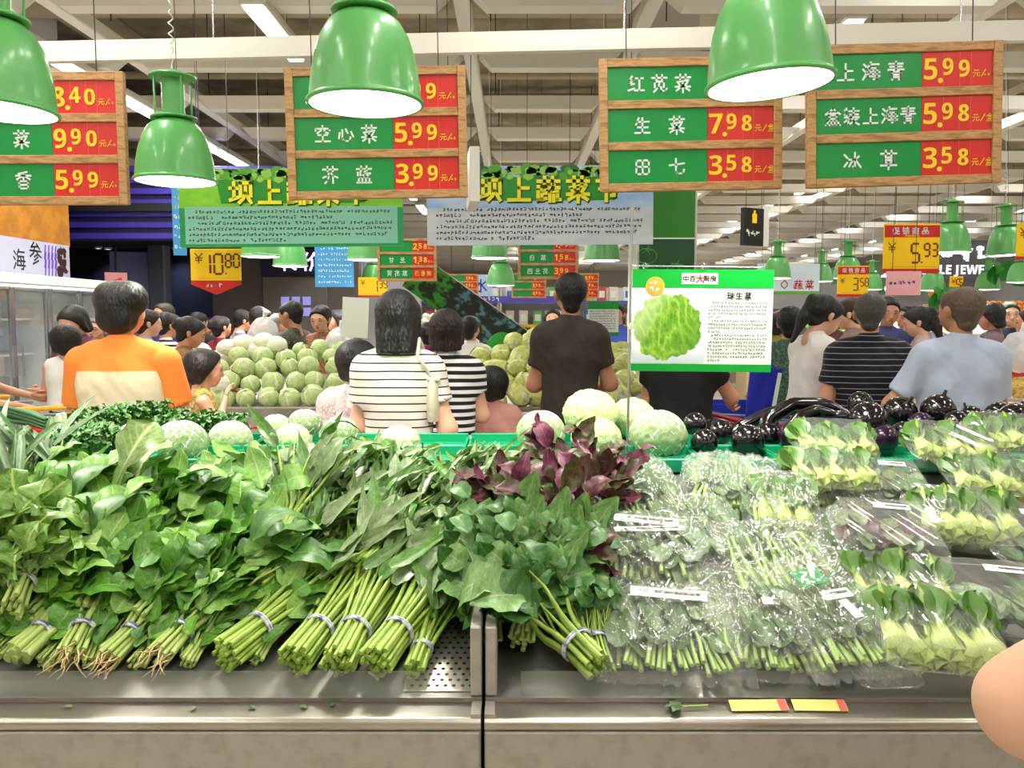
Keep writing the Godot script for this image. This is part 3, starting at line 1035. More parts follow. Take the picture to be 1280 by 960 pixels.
func boards() -> void:
	price_board(at(45, 174, 4.3), 0.93, 0.003, [["", "8.40"], ["香菜", "9.90"], ["茴香", "5.99"]], "leftmost wood framed price board, top row priced 8.40")
	price_board(at(471, 167, 4.35), 0.93, 0.015, [["", "5.99"], ["空心菜", "5.99"], ["芥蓝", "3.99"]], "second wood framed price board from the left, upper part behind a big lamp")
	price_board(at(863, 156, 4.3), 0.93, 0.02, [["红苋菜", "6.99"], ["生菜", "7.98", 1], ["田七", "3.58", 1]], "third wood framed price board from the left, with a row priced 7.98")
	price_board(at(1129, 144, 4.08), 0.94, 0.03, [["上海青", "5.99"], ["盒装上海青", "5.98", 1], ["冰草", "3.58", 1]], "rightmost wood framed price board, with a row priced 5.98")
	price_board(at(509, 325, 8.0), 0.57, 0.0, [["", "2.58"], ["甘兰", "1.38"], ["黄花菜", "已售完"]], "small distant price board with a row priced 1.38")
	price_board(at(685, 322, 8.0), 0.58, 0.0, [["", "1.99"], ["白菜", "1.58"], ["西兰花", "3.99"]], "small distant price board with a row priced 1.58 under the blue banner")
	price_board(at(661, 357, 12.5), 0.52, 0.0, [["", "1.99"], ["", "3.99"], ["", "4.99"]], "tiny far price board just below the small board priced 1.58")
	price_board(at(578, 357, 13.0), 0.5, 0.0, [["", "1.99"], ["", "1.58"], ["", "2.99"]], "tiny far price board behind the slanted vegetable print")
	price_board(at(727, 357, 12.0), 0.5, 0.0, [["", "5.99"], ["", "1.99"], ["", "3.58"]], "tiny far price board right behind the head of the man in brown")
	banner(at(364, 260, 6.2), 1.66, true, "green edged hanging banner with a yellow title, the left of two")
	banner(at(675, 257, 6.2), 1.68, false, "pale blue hanging banner with a yellow title, the right of two")
	lcd_sign(at(270, 331, 6.6), 0.4, 0.25, "", "10.80", "yellow price sign reading 10.80 above the cabbages", true)
	lcd_sign(at(1139, 308, 7.4), 0.5, 0.4, "促销商品", "5.93", "large yellow price sign with a red header above the pink sheet")
	lcd_sign(at(1066, 350, 10.0), 0.38, 0.34, "促销商品", "3.58", "yellow price sign reading 3.58 left of the pink sheet")
	lcd_sign(at(1195, 356, 13.5), 0.22, 0.28, "", "5.5", "small far yellow price sign behind the balding man's left")
	lcd_sign(at(466, 358, 12.0), 0.42, 0.26, "", "1.39", "far yellow price sign reading 1.39 left of the woman with shoulder-length hair")
	lcd_sign(at(1284, 300, 7.6), 0.2, 0.3, "", "5.9", "yellow price sign cut off by the right edge")
	# white box sign seen from its edge beside the blue banner
	var bx := thing("ceiling_sign_box", at(589, 218, 4.9), "narrow white and blue sign box seen edge on beside a price board", "sign")
	part("case", MB.new().box(Vector3(0, 0, -0.2), Vector3(0.06, 0.32, 0.42), Basis(Vector3.UP, 0.1), 0.004), M.white_plastic, bx)
	part("blue_face", MB.new().box(Vector3(0.034, 0.02, -0.2), Vector3(0.006, 0.22, 0.4), Basis(Vector3.UP, 0.1)), mat(Color(0.2, 0.25, 0.55), 0.4), bx)
	hang(bx, [0.0], 0.16, 5.25)
	# blue hanging posters
	for q in [[224, 272, 6.9, 0.11, 0.62, "tall narrow light blue poster at the left end of the green banner"], [418, 332, 9.0, 0.42, 0.46, "light blue hanging poster covered with white lettering"]]:
		var p := thing("blue_poster", at(q[0], q[1], q[2]), q[5], "poster")
		part("sheet", MB.new().box(Vector3.ZERO, Vector3(q[3], q[4], 0.006)), mat(Color(0.25, 0.6, 0.85), 0.4), p)
		var mb := MB.new()
		for k in 7:
			fine_print(mb, -q[3] * 0.42, q[3] * 0.45, q[4] * (0.42 - k * 0.13), 0.0036, q[4] * 0.055, k + 60)
		part("small_print", mb, M.white_print, p)
		hang(p, [0.0], q[4] / 2, 5.25)
	# dark hanging service sign
	var ds := thing("service_desk_sign", at(940, 284, 9.0), "black hanging sign with a yellow mark and white lettering", "sign")
	ds.rotation.y = 0.55
	part("case", MB.new().box(Vector3.ZERO, Vector3(0.3, 0.4, 0.06), Basis.IDENTITY, 0.004), mat(Color(0.06, 0.06, 0.06), 0.4), ds)
	var mk := MB.new()
	mk.box(Vector3(0, 0.09, 0.032), Vector3(0.07, 0.1, 0.003))
	mk.box(Vector3(0, 0.155, 0.032), Vector3(0.03, 0.04, 0.003))
	part("yellow_mark", mk, M.yellow_card, ds)
	var dm := MB.new()
	fine_print(dm, -0.13, 0.14, -0.04, 0.0315, 0.07, 71)
	part("white_print", dm, M.white_print, ds)
	part("white_edge", MB.new().box(Vector3(0.19, 0.02, -0.02), Vector3(0.1, 0.44, 0.08)), M.white_plastic, ds)
	hang(ds, [-0.1, 0.14], 0.2, 5.25)
	# pink sheet
	var pk := thing("pink_notice", at(1129, 354, 7.3), "pale pink paper notice with one line of purple writing", "notice")
	part("paper", MB.new().box(Vector3.ZERO, Vector3(0.31, 0.21, 0.003)), mat(Color(0.98, 0.72, 0.76), 0.7), pk)
	var pm := MB.new()
	fine_print(pm, -0.13, 0.145, 0.02, 0.0022, 0.036, 77)
	part("handwriting", pm, mat(Color(0.35, 0.25, 0.55), 0.6), pk)
	hang(pk, [-0.1, 0.1], 0.1, 5.25)
	# blank white card above the striped woman's shoulder
	var wc := thing("white_card", at(444, 397, 6.4), "blank white card standing behind the woman with shoulder-length hair", "card")
	part("card", MB.new().box(Vector3.ZERO, Vector3(0.205, 0.31, 0.004), Basis(Vector3(0, 0, 1), -0.06)), M.white_print, wc)
	part("stem", MB.new().tube([Vector3(0, -0.15, -0.006), Vector3(0, -0.55, -0.006)], 0.006, 6), M.chrome, wc)
	placard()

func placard() -> void:
	var c := at(877, 401, 2.72)
	var t := thing("lettuce_placard", c, "green and white placard picturing a lettuce, on a metal post", "placard")
	t.rotation.y = -0.03
	t.rotation.z = -0.008
	var w := 0.46
	var h := 0.335
	part("board", MB.new().box(Vector3.ZERO, Vector3(w, h, 0.005)), M.white_print, t)
	part("top_band", MB.new().box(Vector3(0, h / 2 - 0.03, 0.001), Vector3(w, 0.06, 0.005)), mat(Color(0.0, 0.68, 0.22), 0.35), t)
	part("bottom_band", MB.new().box(Vector3(0, -h / 2 + 0.0125, 0.001), Vector3(w, 0.025, 0.005)), mat(Color(0.0, 0.62, 0.2), 0.35), t)
	# printed lettuce
	var n := 160
	var im := Image.create(n, n, false, Image.FORMAT_RGB8)
	var nz := FastNoiseLite.new()
	nz.seed = 12
	nz.frequency = 0.03
	var ng := FastNoiseLite.new()
	ng.seed = 14
	ng.noise_type = FastNoiseLite.TYPE_SIMPLEX
	ng.fractal_type = FastNoiseLite.FRACTAL_RIDGED
	ng.frequency = 0.014
	for y in n:
		for x in n:
			var p := Vector2((x - 78.0) / 74.0, (y - 82.0) / 70.0)
			var a := p.angle()
			var rr := 1.0 + nz.get_noise_2d(cos(a) * 60.0, sin(a) * 60.0) * 0.2
			var bgc := Color(0.96, 0.97, 0.97).lerp(Color(0.78, 0.82, 0.86), smoothstep(0.75, 1.0, y / float(n)))
			var cc := bgc
			if p.length() < rr:
				var k := ng.get_noise_2d(x * 2.2 - y * 0.9, y * 1.1 + x * 0.9) * 0.5 + 0.5
				cc = Color(0.24, 0.5, 0.05).lerp(Color(0.72, 0.88, 0.35), k)
				cc = cc.lerp(Color(0.8, 0.9, 0.66), smoothstep(0.2, 0.9, -p.x - p.y * 0.6) * 0.7)
				cc = cc.lerp(Color(0.14, 0.4, 0.04), smoothstep(0.2, 0.9, p.x * 0.9 + p.y * 0.4) * 0.45 * k)
			im.set_pixel(x, y, cc)
	var sh := MB.new()
	var x0 := -w / 2 + 0.002
	var y0 := h / 2 - 0.062
	var s := 0.238
	sh.face([Vector3(x0, y0, 0.0032), Vector3(x0 + s, y0, 0.0032), Vector3(x0 + s, y0 - 0.246, 0.0032), Vector3(x0, y0 - 0.246, 0.0032)], Vector3(0, 0, 1), [Vector2(0, 0), Vector2(1, 0), Vector2(1, 1), Vector2(0, 1)])
	part("lettuce_picture", sh, painted(im, 0.4), t)
	part("orange_seal", MB.new().lathe([Vector2(0.031, 0), Vector2(0.0001, 0.0006)], 28, Transform3D(Basis(Vector3.RIGHT, PI / 2), Vector3(-0.155, 0.112, 0.0042))), mat(Color(1.0, 0.7, 0.25), 0.5), t)
	var sp := MB.new()
	fine_print(sp, -0.175, -0.133, 0.128, 0.0052, 0.013, 41)
	fine_print(sp, -0.175, -0.133, 0.11, 0.0052, 0.017, 42)
	part("seal_print", sp, M.white_print, t)
	var lg := MB.new()
	lg.box(Vector3(-0.01, h / 2 - 0.03, 0.0035), Vector3(0.118, 0.036, 0.001))
	part("logo_plate", lg, M.white_print, t)
	var l1 := MB.new()
	write(l1, "中百 厨房", Vector3(-0.067, h / 2 - 0.019, 0.0043), 0.022, 0.0028, 0.0222)
	part("logo_lettering", l1, mat(Color(0.25, 0.1, 0.12), 0.5), t)
	var l2 := MB.new()
	write(l2, "大", Vector3(-0.025, h / 2 - 0.015, 0.0044), 0.031, 0.004, 0.03)
	part("logo_lettering", l2, mat(Color(0.75, 0.1, 0.12), 0.5), t)
	var ti := MB.new()
	write(ti, "球生菜", Vector3(0.078, h / 2 - 0.072, 0.0046), 0.026, 0.0034, 0.0285)
	part("title", ti, M.ink, t)
	var fp := MB.new()
	for k in 17:
		var y := 0.062 - k * 0.0118
		var ind: float = 0.012 if k in [0, 5, 9, 10] else 0.0
		fine_print(fp, 0.02 + ind, 0.218 - (0.15 if k in [4, 8, 16] else 0.0), y, 0.0046, 0.0074, 100 + k)
	part("small_print", fp, M.ink, t)
	# its post and wire holder
	var b := at(786, 575, 2.76)
	var p := part("post", MB.new().tube([b - c + Vector3(0, -0.03, -0.02), Vector3(b.x - c.x, 0.38, b.z - c.z - 0.02)], 0.0045, 8), M.chrome, t)
	part("holder_rod", MB.new().tube([Vector3(b.x - c.x, h / 2 + 0.012, -0.02), Vector3(w * 0.42, h / 2 + 0.008, -0.006)], 0.0025, 6), M.chrome, t)
	for x in [-0.19, 0.0]:
		part("clip", MB.new().lathe([Vector2(0.001, -0.012), Vector2(0.008, -0.008), Vector2(0.009, 0.0), Vector2(0.008, 0.008), Vector2(0.001, 0.012)], 12, Transform3D(Basis.IDENTITY, Vector3(x, h / 2 + 0.01, 0.004))), M.acrylic, t)
	part("post_clip", MB.new().box(Vector3(b.x - c.x, -0.02, -0.014), Vector3(0.014, 0.022, 0.016), Basis.IDENTITY, 0.003), M.white_plastic, t)
# ---------------------------------------------------------------- leafy vegetables
func leaf_mesh(length: float, width: float, kind: String, curl: float, fold: float, wave: float, sd: int) -> ArrayMesh:
	var r := RandomNumberGenerator.new()
	r.seed = sd
	var ph := r.randf() * TAU
	var nw := 7
	var nl := 10
	var ps := []
	var us := []
	for j in nl:
		var t := float(j) / (nl - 1)
		var w := 0.0
		if kind == "narrow":
			w = pow(sin(PI * pow(clampf(t * 0.97 + 0.03, 0.0, 1.0), 0.55)), 0.9)
		elif kind == "round":
			w = sqrt(maxf(0.0, 1.0 - pow(2.0 * t - 1.0, 2.0)))
		elif kind == "spoon":
			w = 0.13 + 0.87 * smoothstep(0.28, 0.62, t) * sqrt(maxf(0.0, 1.0 - pow(maxf(0.0, (t - 0.66) / 0.34), 2.4))) if t < 0.999 else 0.12
		else:
			w = pow(sin(PI * pow(clampf(t * 0.96 + 0.02, 0.0, 1.0), 0.82)), 0.72)
		w = maxf(w, 0.035) * width * 0.5
		var bend := curl * t * t
		for q in nw:
			var u := (float(q) / (nw - 1) - 0.5) * 2.0
			var rag := 1.0 + (0.07 * sin(t * 23.0 + ph + u * 2.0) if absf(u) > 0.9 else 0.0)
			var wv := wave * width * sin(t * 9.0 + ph + u * 1.7) * u * u + wave * 0.5 * width * sin(t * 19.0 + ph * 2.0) * absf(u)
			var p := Vector3(u * w * rag, 0, absf(u) * w * fold + wv)
			p.y = length * t * cos(bend * 0.55)
			p.z -= length * t * sin(bend * 0.55)
			ps.append(p)
			us.append(Vector2(u * 0.5 + 0.5, 1.0 - t))
	return MB.new().grid(ps, nw, us).mesh()

func leaf_set(kind: String, length: float, width: float, sd: int, curls: Array, fold := 0.3, wave := 0.05) -> Array:
	var out := []
	for k in curls.size():
		out.append(leaf_mesh(length * (0.9 + 0.07 * k), width * (1.06 - 0.05 * k), kind, curls[k], fold * (1.3 - 0.2 * k), wave, sd + k))
	return out

func bunch(called: String, label: String, category: String, o: Dictionary) -> Node3D:
	# local +y runs from the cut ends to the tips, +z out of the heap
	var r := RandomNumberGenerator.new()
	r.seed = o.seed
	var t := thing(called, Vector3.ZERO, label, category, o.get("group", ""))
	var paths := []
	var sm := MB.new()
	var L: float = o.length
	var n: int = o.stems
	for k in n:
		var a := TAU * k * 0.618034 * 1.0
		var rho := sqrt((k + 0.5) / n)
		var e := Vector3(cos(a) * rho, 0, sin(a) * rho)
		var j := r.randf_range(-0.03, 0.03) * L
		var p0: Vector3 = e * o.butt + Vector3(0, r.randf_range(-0.012, 0.012), o.butt)
		var p1: Vector3 = e * o.tied + Vector3(0, o.tie, o.butt)
		var p2: Vector3 = e * lerpf(o.tied, o.spread, 0.35) * Vector3(1, 1, 0.7) + Vector3(0, L * 0.55, o.butt * 1.15)
		var p3: Vector3 = e * o.spread * Vector3(1, 1, 0.42) + Vector3(r.randf_range(-0.04, 0.04), L + j, o.get("lift", 0.02) + r.randf_range(-0.02, 0.02))
		var q := [p0, p1, p1.lerp(p2, 0.5) + (p1 - p0) * 0.12, p2, p2.lerp(p3, 0.5) + Vector3(0, 0, 0.012), p3]
		paths.append(q)
		var rad: float = o.stem_radius * r.randf_range(0.75, 1.2)
		sm.tube(q, [rad * 1.05, rad, rad * 0.95, rad * 0.8, rad * 0.55, rad * 0.3], 6)
	var st := part("stems", sm, o.stem_material, t)
	if n > 12:
		st.set_meta("kind", "stuff")
	if o.get("band"):
		var bd := MB.new()
		for s in 2:
			var q := []
			for k in 21:
				var a := TAU * k / 20
				q.append(Vector3(cos(a) * (o.tied + 0.003), o.tie + s * 0.0065 + sin(a) * 0.004, o.butt + sin(a) * (o.tied + 0.003)))
			bd.tube(q, 0.0034, 6, false)
		part("tie_band", bd, o.band, t)
	if o.has("roots"):
		var rt := MB.new()
		for k in o.roots:
			var p: Vector3 = paths[k % n][0]
			var d := Vector3(r.randf_range(-0.6, 0.6), -1, r.randf_range(-0.2, 0.3)).normalized()
			var q := [p]
			for s in 4:
				d = (d + Vector3(r.randf_range(-0.6, 0.6), 0, r.randf_range(-0.4, 0.3))).normalized()
				q.append(q[-1] + d * 0.014)
			rt.tube(q, [0.0022, 0.0018, 0.0014, 0.001, 0.0006], 5)
		part("roots", rt, mat(Color(0.85, 0.74, 0.55), 0.7), t).set_meta("kind", "stuff")
	for k in int(o.leaves):
		var q: Array = paths[r.randi() % n]
		var s := lerpf(o.leaf_from, 1.0, pow(r.randf(), o.get("even", 0.8)))
		var f := s * (q.size() - 1)
		var i0 := mini(int(f), q.size() - 2)
		var p: Vector3 = (q[i0] as Vector3).lerp(q[i0 + 1], f - i0)
		var d: Vector3 = (q[i0 + 1] - q[i0]).normalized()
		var side := Vector3(p.x * 3.0 / maxf(o.spread, 0.03) * 0.4, 0, (p.z - o.butt) * 2.0 + 0.12)
		d = (d + side * o.out + Vector3(r.randf_range(-1, 1), r.randf_range(-0.5, 0.2), r.randf_range(-0.35, 0.55)) * o.loose).normalized()
		var up: Vector3 = (Vector3(0, 0, 1) + Vector3(r.randf_range(-1, 1), r.randf_range(-0.6, 0.3), 0) * o.get("roll", 0.6)).normalized()
		var x := d.cross(up).normalized()
		var z := x.cross(d)
		var sc: float = r.randf_range(o.size[0], o.size[1])
		var ms: Array = o.leaf_materials
		part("leaf", o.leaf_meshes[r.randi() % o.leaf_meshes.size()], ms[r.randi() % ms.size()], t, Transform3D(Basis(x, d, z).scaled_local(Vector3(sc, sc, sc)), p + Vector3(0, 0, r.randf_range(0.0, o.get("heap", 0.03)))))
	return t

func lay(t: Node3D, px: float, py: float, h: float, turn: float, rise := 0.0, roll := 0.0, scale := 1.0) -> Node3D:
	# set a bunch on the sloping bed: cut ends at (px, py), tips turned from straight up the slope, roll about its own length
	var p := on_bed(px, py, h)
	var b := Basis(Vector3.RIGHT, SLOPE - PI / 2)
	b = b * Basis(Vector3(0, 0, 1), -deg_to_rad(turn)) * Basis(Vector3(1, 0, 0), deg_to_rad(rise)) * Basis(Vector3(0, 1, 0), deg_to_rad(roll))
	t.transform = Transform3D(b.scaled(Vector3.ONE * scale), p)
	return t

func greens() -> void:
	var pale := Color(0.72, 0.82, 0.5)
	var back := Color(0.25, 0.4, 0.08)
	# --- leaf materials
	var ws := [leaf_mat(Color(0.47, 0.58, 0.35), Color(0.62, 0.71, 0.5), 1, back, 6, 0.8, 0.25, 0.36), leaf_mat(Color(0.36, 0.5, 0.25), Color(0.5, 0.62, 0.38), 2, back, 6, 0.8, 0.25, 0.36), leaf_mat(Color(0.56, 0.65, 0.46), Color(0.68, 0.75, 0.58), 3, back, 6, 0.8, 0.25, 0.36), leaf_mat(Color(0.32, 0.53, 0.15), Color(0.5, 0.66, 0.32), 4, back, 6, 0.8, 0.25, 0.36)]
	var bl := [leaf_mat(Color(0.40, 0.65, 0.16), pale, 5, back, 7, 0.9), leaf_mat(Color(0.31, 0.55, 0.13), Color(0.55, 0.7, 0.36), 6, back, 7, 0.9), leaf_mat(Color(0.50, 0.71, 0.29), pale, 7, back, 7, 0.9), leaf_mat(Color(0.26, 0.47, 0.14), Color(0.44, 0.58, 0.3), 8, back, 6, 0.9)]
	var mu := [leaf_mat(Color(0.28, 0.49, 0.20), Color(0.5, 0.62, 0.4), 9, back, 8, 0.8), leaf_mat(Color(0.43, 0.59, 0.31), Color(0.6, 0.7, 0.5), 10, back, 8, 0.8), leaf_mat(Color(0.21, 0.41, 0.13), Color(0.4, 0.54, 0.3), 11, back, 8, 0.8)]
	var red := Color(0.3, 0.08, 0.1)
	var am := [leaf_mat(Color(0.31, 0.15, 0.14), Color(0.5, 0.24, 0.28), 12, red, 6, 1.0, 0.3, 0.4, Color(0.25, 0.33, 0.12, 0.6)), leaf_mat(Color(0.34, 0.11, 0.15), Color(0.55, 0.25, 0.33), 13, red, 6, 1.0, 0.3), leaf_mat(Color(0.3, 0.25, 0.14), Color(0.52, 0.32, 0.28), 14, red, 6, 1.0, 0.3, 0.4, Color(0.3, 0.4, 0.14, 0.7)), leaf_mat(Color(0.45, 0.18, 0.29), Color(0.64, 0.36, 0.48), 15, red, 6)]
	var lt := [leaf_mat(Color(0.42, 0.6, 0.2), Color(0.7, 0.8, 0.44), 16, back, 7, 1.3), leaf_mat(Color(0.5, 0.66, 0.3), Color(0.74, 0.82, 0.5), 17, back, 7, 1.3)]
	var gl := [leaf_mat(Color(0.28, 0.42, 0.20), Color(0.34, 0.46, 0.28), 18, back, 3, 1.2), leaf_mat(Color(0.45, 0.56, 0.41), Color(0.5, 0.58, 0.46), 19, back, 3, 1.2)]
	# --- leaf shapes
	var ws_m := leaf_set("narrow", 0.15, 0.042, 100, [0.2, 0.9, 1.6, -0.3], 0.5, 0.05)
	var bl_m := leaf_set("broad", 0.14, 0.085, 120, [0.3, 1.0, 1.7, -0.4], 0.25, 0.05)
	var rd_m := leaf_set("round", 0.1, 0.095, 140, [0.4, 1.1, 1.8], 0.22, 0.04)
	var sp_m := leaf_set("spoon", 0.22, 0.105, 160, [0.4, 1.0, 1.5], 0.25, 0.06)
	var mu_m := leaf_set("round", 0.13, 0.12, 180, [0.5, 1.2, 2.0], 0.3, 0.06)
	var am_m := leaf_set("broad", 0.095, 0.055, 200, [0.3, 1.0, 1.8, -0.5], 0.4, 0.08)
	var lt_m := leaf_set("spoon", 0.17, 0.12, 220, [0.6, 1.2, 0.1], 0.3, 0.16)
	var gl_m := leaf_set("narrow", 0.3, 0.024, 240, [0.1, 0.7, 1.3], 0.7, 0.02)
	var ss := leaf_set("broad", 0.034, 0.026, 260, [0.5, 1.3], 0.3, 0.12)
	# --- stems and ties
	var stem := own(Color(0.66, 0.77, 0.34), 0.38)
	stem.albedo_texture = noise_tex(0.02, [[0.25, Color(0.8, 0.86, 0.72)], [0.7, Color(1, 1, 1)]], 128, 3, 33)
	tri_tex(stem, 6.0)
	var pale_stem := mat(Color(0.68, 0.77, 0.42), 0.4)
	var dark_stem := mat(Color(0.44, 0.57, 0.24), 0.45)
	var red_stem := mat(Color(0.5, 0.36, 0.22), 0.45)
	var band := own(Color(0.86, 0.87, 0.9), 0.3)
	band.albedo_texture = noise_tex(0.06, [[0.4, Color(0.35, 0.4, 0.6)], [0.5, Color(1, 1, 1)]], 64, 2, 35)
	tri_tex(band, 9.0)
	var spinach := {"length": 0.5, "stems": 34, "butt": 0.038, "tied": 0.034, "tie": 0.1, "spread": 0.13, "lift": 0.05, "stem_radius": 0.0058, "stem_material": stem, "band": band, "leaves": 46, "leaf_from": 0.5, "out": 0.55, "loose": 0.45, "size": [0.75, 1.25], "leaf_meshes": ws_m, "leaf_materials": ws, "heap": 0.035, "roll": 0.7}
	var broad := {"length": 0.3, "stems": 15, "butt": 0.03, "tied": 0.025, "tie": 0.07, "spread": 0.13, "lift": 0.06, "stem_radius": 0.0055, "stem_material": pale_stem, "band": band, "leaves": 38, "leaf_from": 0.3, "out": 0.9, "loose": 0.75, "size": [0.6, 1.15], "leaf_meshes": bl_m + rd_m, "leaf_materials": bl, "heap": 0.05, "roll": 0.8}
	var mk := func(base: Dictionary, over: Dictionary) -> Dictionary:
		var d := base.duplicate()
		d.merge(over, true)
		return d
	# --- water spinach: front row, each with its own look
	var front := [[284, 836, 0.012, 30.0, 0, 5, "tied water spinach bunch leaning furthest right, leftmost of the tied stem bunches"], [370, 842, 0.008, 17.0, 0, 6, "tied water spinach bunch, second from left in the front row"], [422, 845, 0.014, 10.0, 0, 7, "tied water spinach bunch, third from left in the front row"], [470, 845, 0.012, 20.0, 0, 8, "thick tied water spinach bunch at the right end of the front row"]]
	for q in front:
		lay(bunch("water_spinach_bunch", q[6], "water spinach", mk.call(spinach, {"seed": q[5], "group": "water spinach bunches"})), q[0], q[1], q[2], q[3], 3.0, rf(-8, 8))
	lay(bunch("water_spinach_bunch", "small thin water spinach bunch beside the bare perforated plate", "water spinach", mk.call(spinach, {"seed": 31, "stems": 16, "butt": 0.022, "tied": 0.02, "tie": 0.06, "length": 0.26, "leaves": 18, "spread": 0.07, "group": "water spinach bunches"})), 519, 846, 0.006, 8.0, 2.0)
	# the heap behind them
	var wl := "water spinach bunch lying in the heap behind the front row"
	var wp := bunch("water_spinach_bunch", wl, "water spinach", mk.call(spinach, {"seed": 40, "leaves": 84, "size": [0.55, 1.1], "loose": 0.62, "roll": 0.9, "length": 0.38, "spread": 0.15, "band": null, "leaf_from": 0.15, "group": "water spinach heap"}))
	var wq := bunch("water_spinach_bunch", wl, "water spinach", mk.call(spinach, {"seed": 41, "leaves": 86, "size": [0.55, 1.1], "loose": 0.62, "roll": 0.9, "length": 0.34, "spread": 0.16, "band": null, "leaf_from": 0.12, "group": "water spinach heap"}))
	var heap := [[330, 748, 0.05, 25], [395, 735, 0.06, 5], [455, 728, 0.065, 20], [525, 740, 0.05, 24], [572, 738, 0.04, 8], [330, 690, 0.06, -12], [400, 680, 0.08, 14], [470, 678, 0.085, -4], [535, 685, 0.075, 20], [590, 690, 0.06, 10], [320, 648, 0.05, 10], [380, 635, 0.08, -14], [440, 630, 0.1, 8], [500, 628, 0.1, -6], [560, 632, 0.095, 16], [300, 715, 0.04, 30], [612, 640, 0.08, 4]]
	for k in heap.size():
		var q = heap[k]
		var o: Node3D = wp if k == 0 else wq if k == 1 else copy_of(wp if k % 2 else wq)
		var wr: String = "just behind the front row of tied bunches" if q[1] > 710 else "in the middle of the heap" if q[1] > 660 else "at the back of the heap, next to the green trays"
		o.set_meta("label", "water spinach bunch lying " + wr)
		o.set_meta("group", "water spinach " + wr)
		lay(o, q[0], q[1], q[2], q[3] + rf(-4, 4), rf(-1, 4), rf(-15, 15), 0.95 if k < 10 or k == 15 else 0.62)
	# a tied bunch standing out of the heap with its cut ends towards us
	lay(bunch("water_spinach_bunch", "water spinach bunch with pale upright stems sticking out of the heap's middle", "water spinach", mk.call(spinach, {"seed": 55, "stems": 20, "leaves": 26, "length": 0.34, "spread": 0.16, "butt": 0.02, "tied": 0.018, "group": "water spinach bunches"})), 345, 690, 0.11, 10.0, 12.0)
	# one bright leaf standing up at the back
	var bright := leaf_mat(Color(0.3, 0.58, 0.08), Color(0.5, 0.72, 0.25), 61, back, 6, 0.8)
	for q in [[468, 590, 0.1, -35.0, 62.0, 0.95, "single bright green leaf standing up at the back of the water spinach"], [110, 625, 0.07, -4.0, 70.0, 1.0, "single bright green leaf standing up below the man in the orange shirt"], [172, 610, 0.06, -30.0, 55.0, 0.75, "single pale green pointed leaf standing in front of the green tray"]]:
		var lf := thing("loose_leaf", Vector3.ZERO, q[6], "leaf")
		part("leaf", bl_m[0], bright if q[0] != 172 else bl[2], lf)
		lay(lf, q[0], q[1], q[2], q[3], q[4], 0.0, q[5])
	# --- broad leaved greens at the left
	var roots: Dictionary = mk.call(broad, {"roots": 14, "group": "rooted leafy bunches"})
	for q in [[92, 830, 0.02, -6, 70, "leafy bunch with pale roots, leftmost of the rooted bunches at the rail"], [140, 834, 0.01, 18, 71, "leafy bunch with splayed pale root ends, lying between two others at the rail"], [205, 830, 0.014, 16, 72, "leafy bunch with a silver band and pale roots, next to the leaning water spinach"]]:
		lay(bunch("leafy_green_bunch", q[5], "leafy greens", mk.call(roots, {"seed": q[4]})), q[0], q[1], q[2], q[3], 6.0)
	lay(bunch("leafy_green_bunch", "leafy bunch with thick pale stalks at the lower left corner", "leafy greens", mk.call(broad, {"seed": 73, "stem_radius": 0.009, "group": "rooted leafy bunches"})), 26, 832, 0.02, 14.0, 5.0)
	var bs := "broad leaved green bunch in the heap at the left of the counter"
	var bp := []
	for k in 4:
		bp.append(bunch("leafy_green_bunch", bs, "leafy greens", mk.call(broad, {"seed": 80 + k, "leaves": 56, "size": [0.5, 1.1], "band": null, "leaf_from": 0.05, "leaf_meshes": bl_m + rd_m if k != 1 else sp_m + bl_m, "group": "broad leaved heap"})))
	var bh := [[40, 785, 0.04, 8], [110, 775, 0.05, -4], [180, 785, 0.045, 10], [245, 785, 0.03, 22], [10, 735, 0.05, 14], [75, 725, 0.06, -10], [140, 722, 0.065, 12], [205, 730, 0.06, 0], [262, 735, 0.05, 16], [15, 675, 0.03, 6], [85, 670, 0.04, 8], [150, 668, 0.04, -12], [215, 668, 0.045, 8], [275, 668, 0.05, -8], [-15, 785, 0.04, 10], [-40, 720, 0.05, 10], [300, 640, 0.03, -12], [40, 645, 0.03, -8], [60, 838, 0.0, 4], [116, 838, 0.0, -4], [172, 840, 0.0, 6], [236, 838, 0.0, 8], [-8, 830, 0.005, 4], [318, 832, 0.0, 12]]
	for k in bh.size():
		var q = bh[k]
		var o: Node3D = bp[k] if k < 4 else copy_of(bp[k % 4])
		var wr: String = "squeezed between the rooted bunches at the rail" if q[1] > 820 else "just behind the rooted bunches" if q[1] > 760 else "in the middle of the left heap" if q[1] > 700 else "in the upper middle of the left heap" if q[1] > 660 else "at the back of the left heap, below the cilantro"
		o.set_meta("label", "broad leaved green bunch " + wr)
		o.set_meta("group", "broad leaved greens " + wr)
		lay(o, q[0], q[1], q[2], q[3] + rf(-8, 8), rf(2, 9), rf(-15, 15), 1.0 if k < 9 else 0.72 if k < 21 else 0.7)
	# crinkled cabbage greens
	lay(bunch("crinkled_green", "large crinkled light green leaf head with a pale midrib, lying across the heap", "leafy greens", mk.call(broad, {"seed": 90, "stems": 9, "leaves": 9, "leaf_meshes": leaf_set("spoon", 0.3, 0.14, 91, [0.2, 0.5, 0.7], 0.2, 0.12), "leaf_materials": [leaf_mat(Color(0.5, 0.62, 0.32), Color(0.78, 0.84, 0.58), 92, back, 9, 1.5)], "length": 0.2, "leaf_from": 0.3, "size": [0.7, 1.0], "loose": 0.3, "stem_radius": 0.008})), 92, 695, 0.1, 42.0, -2.0)
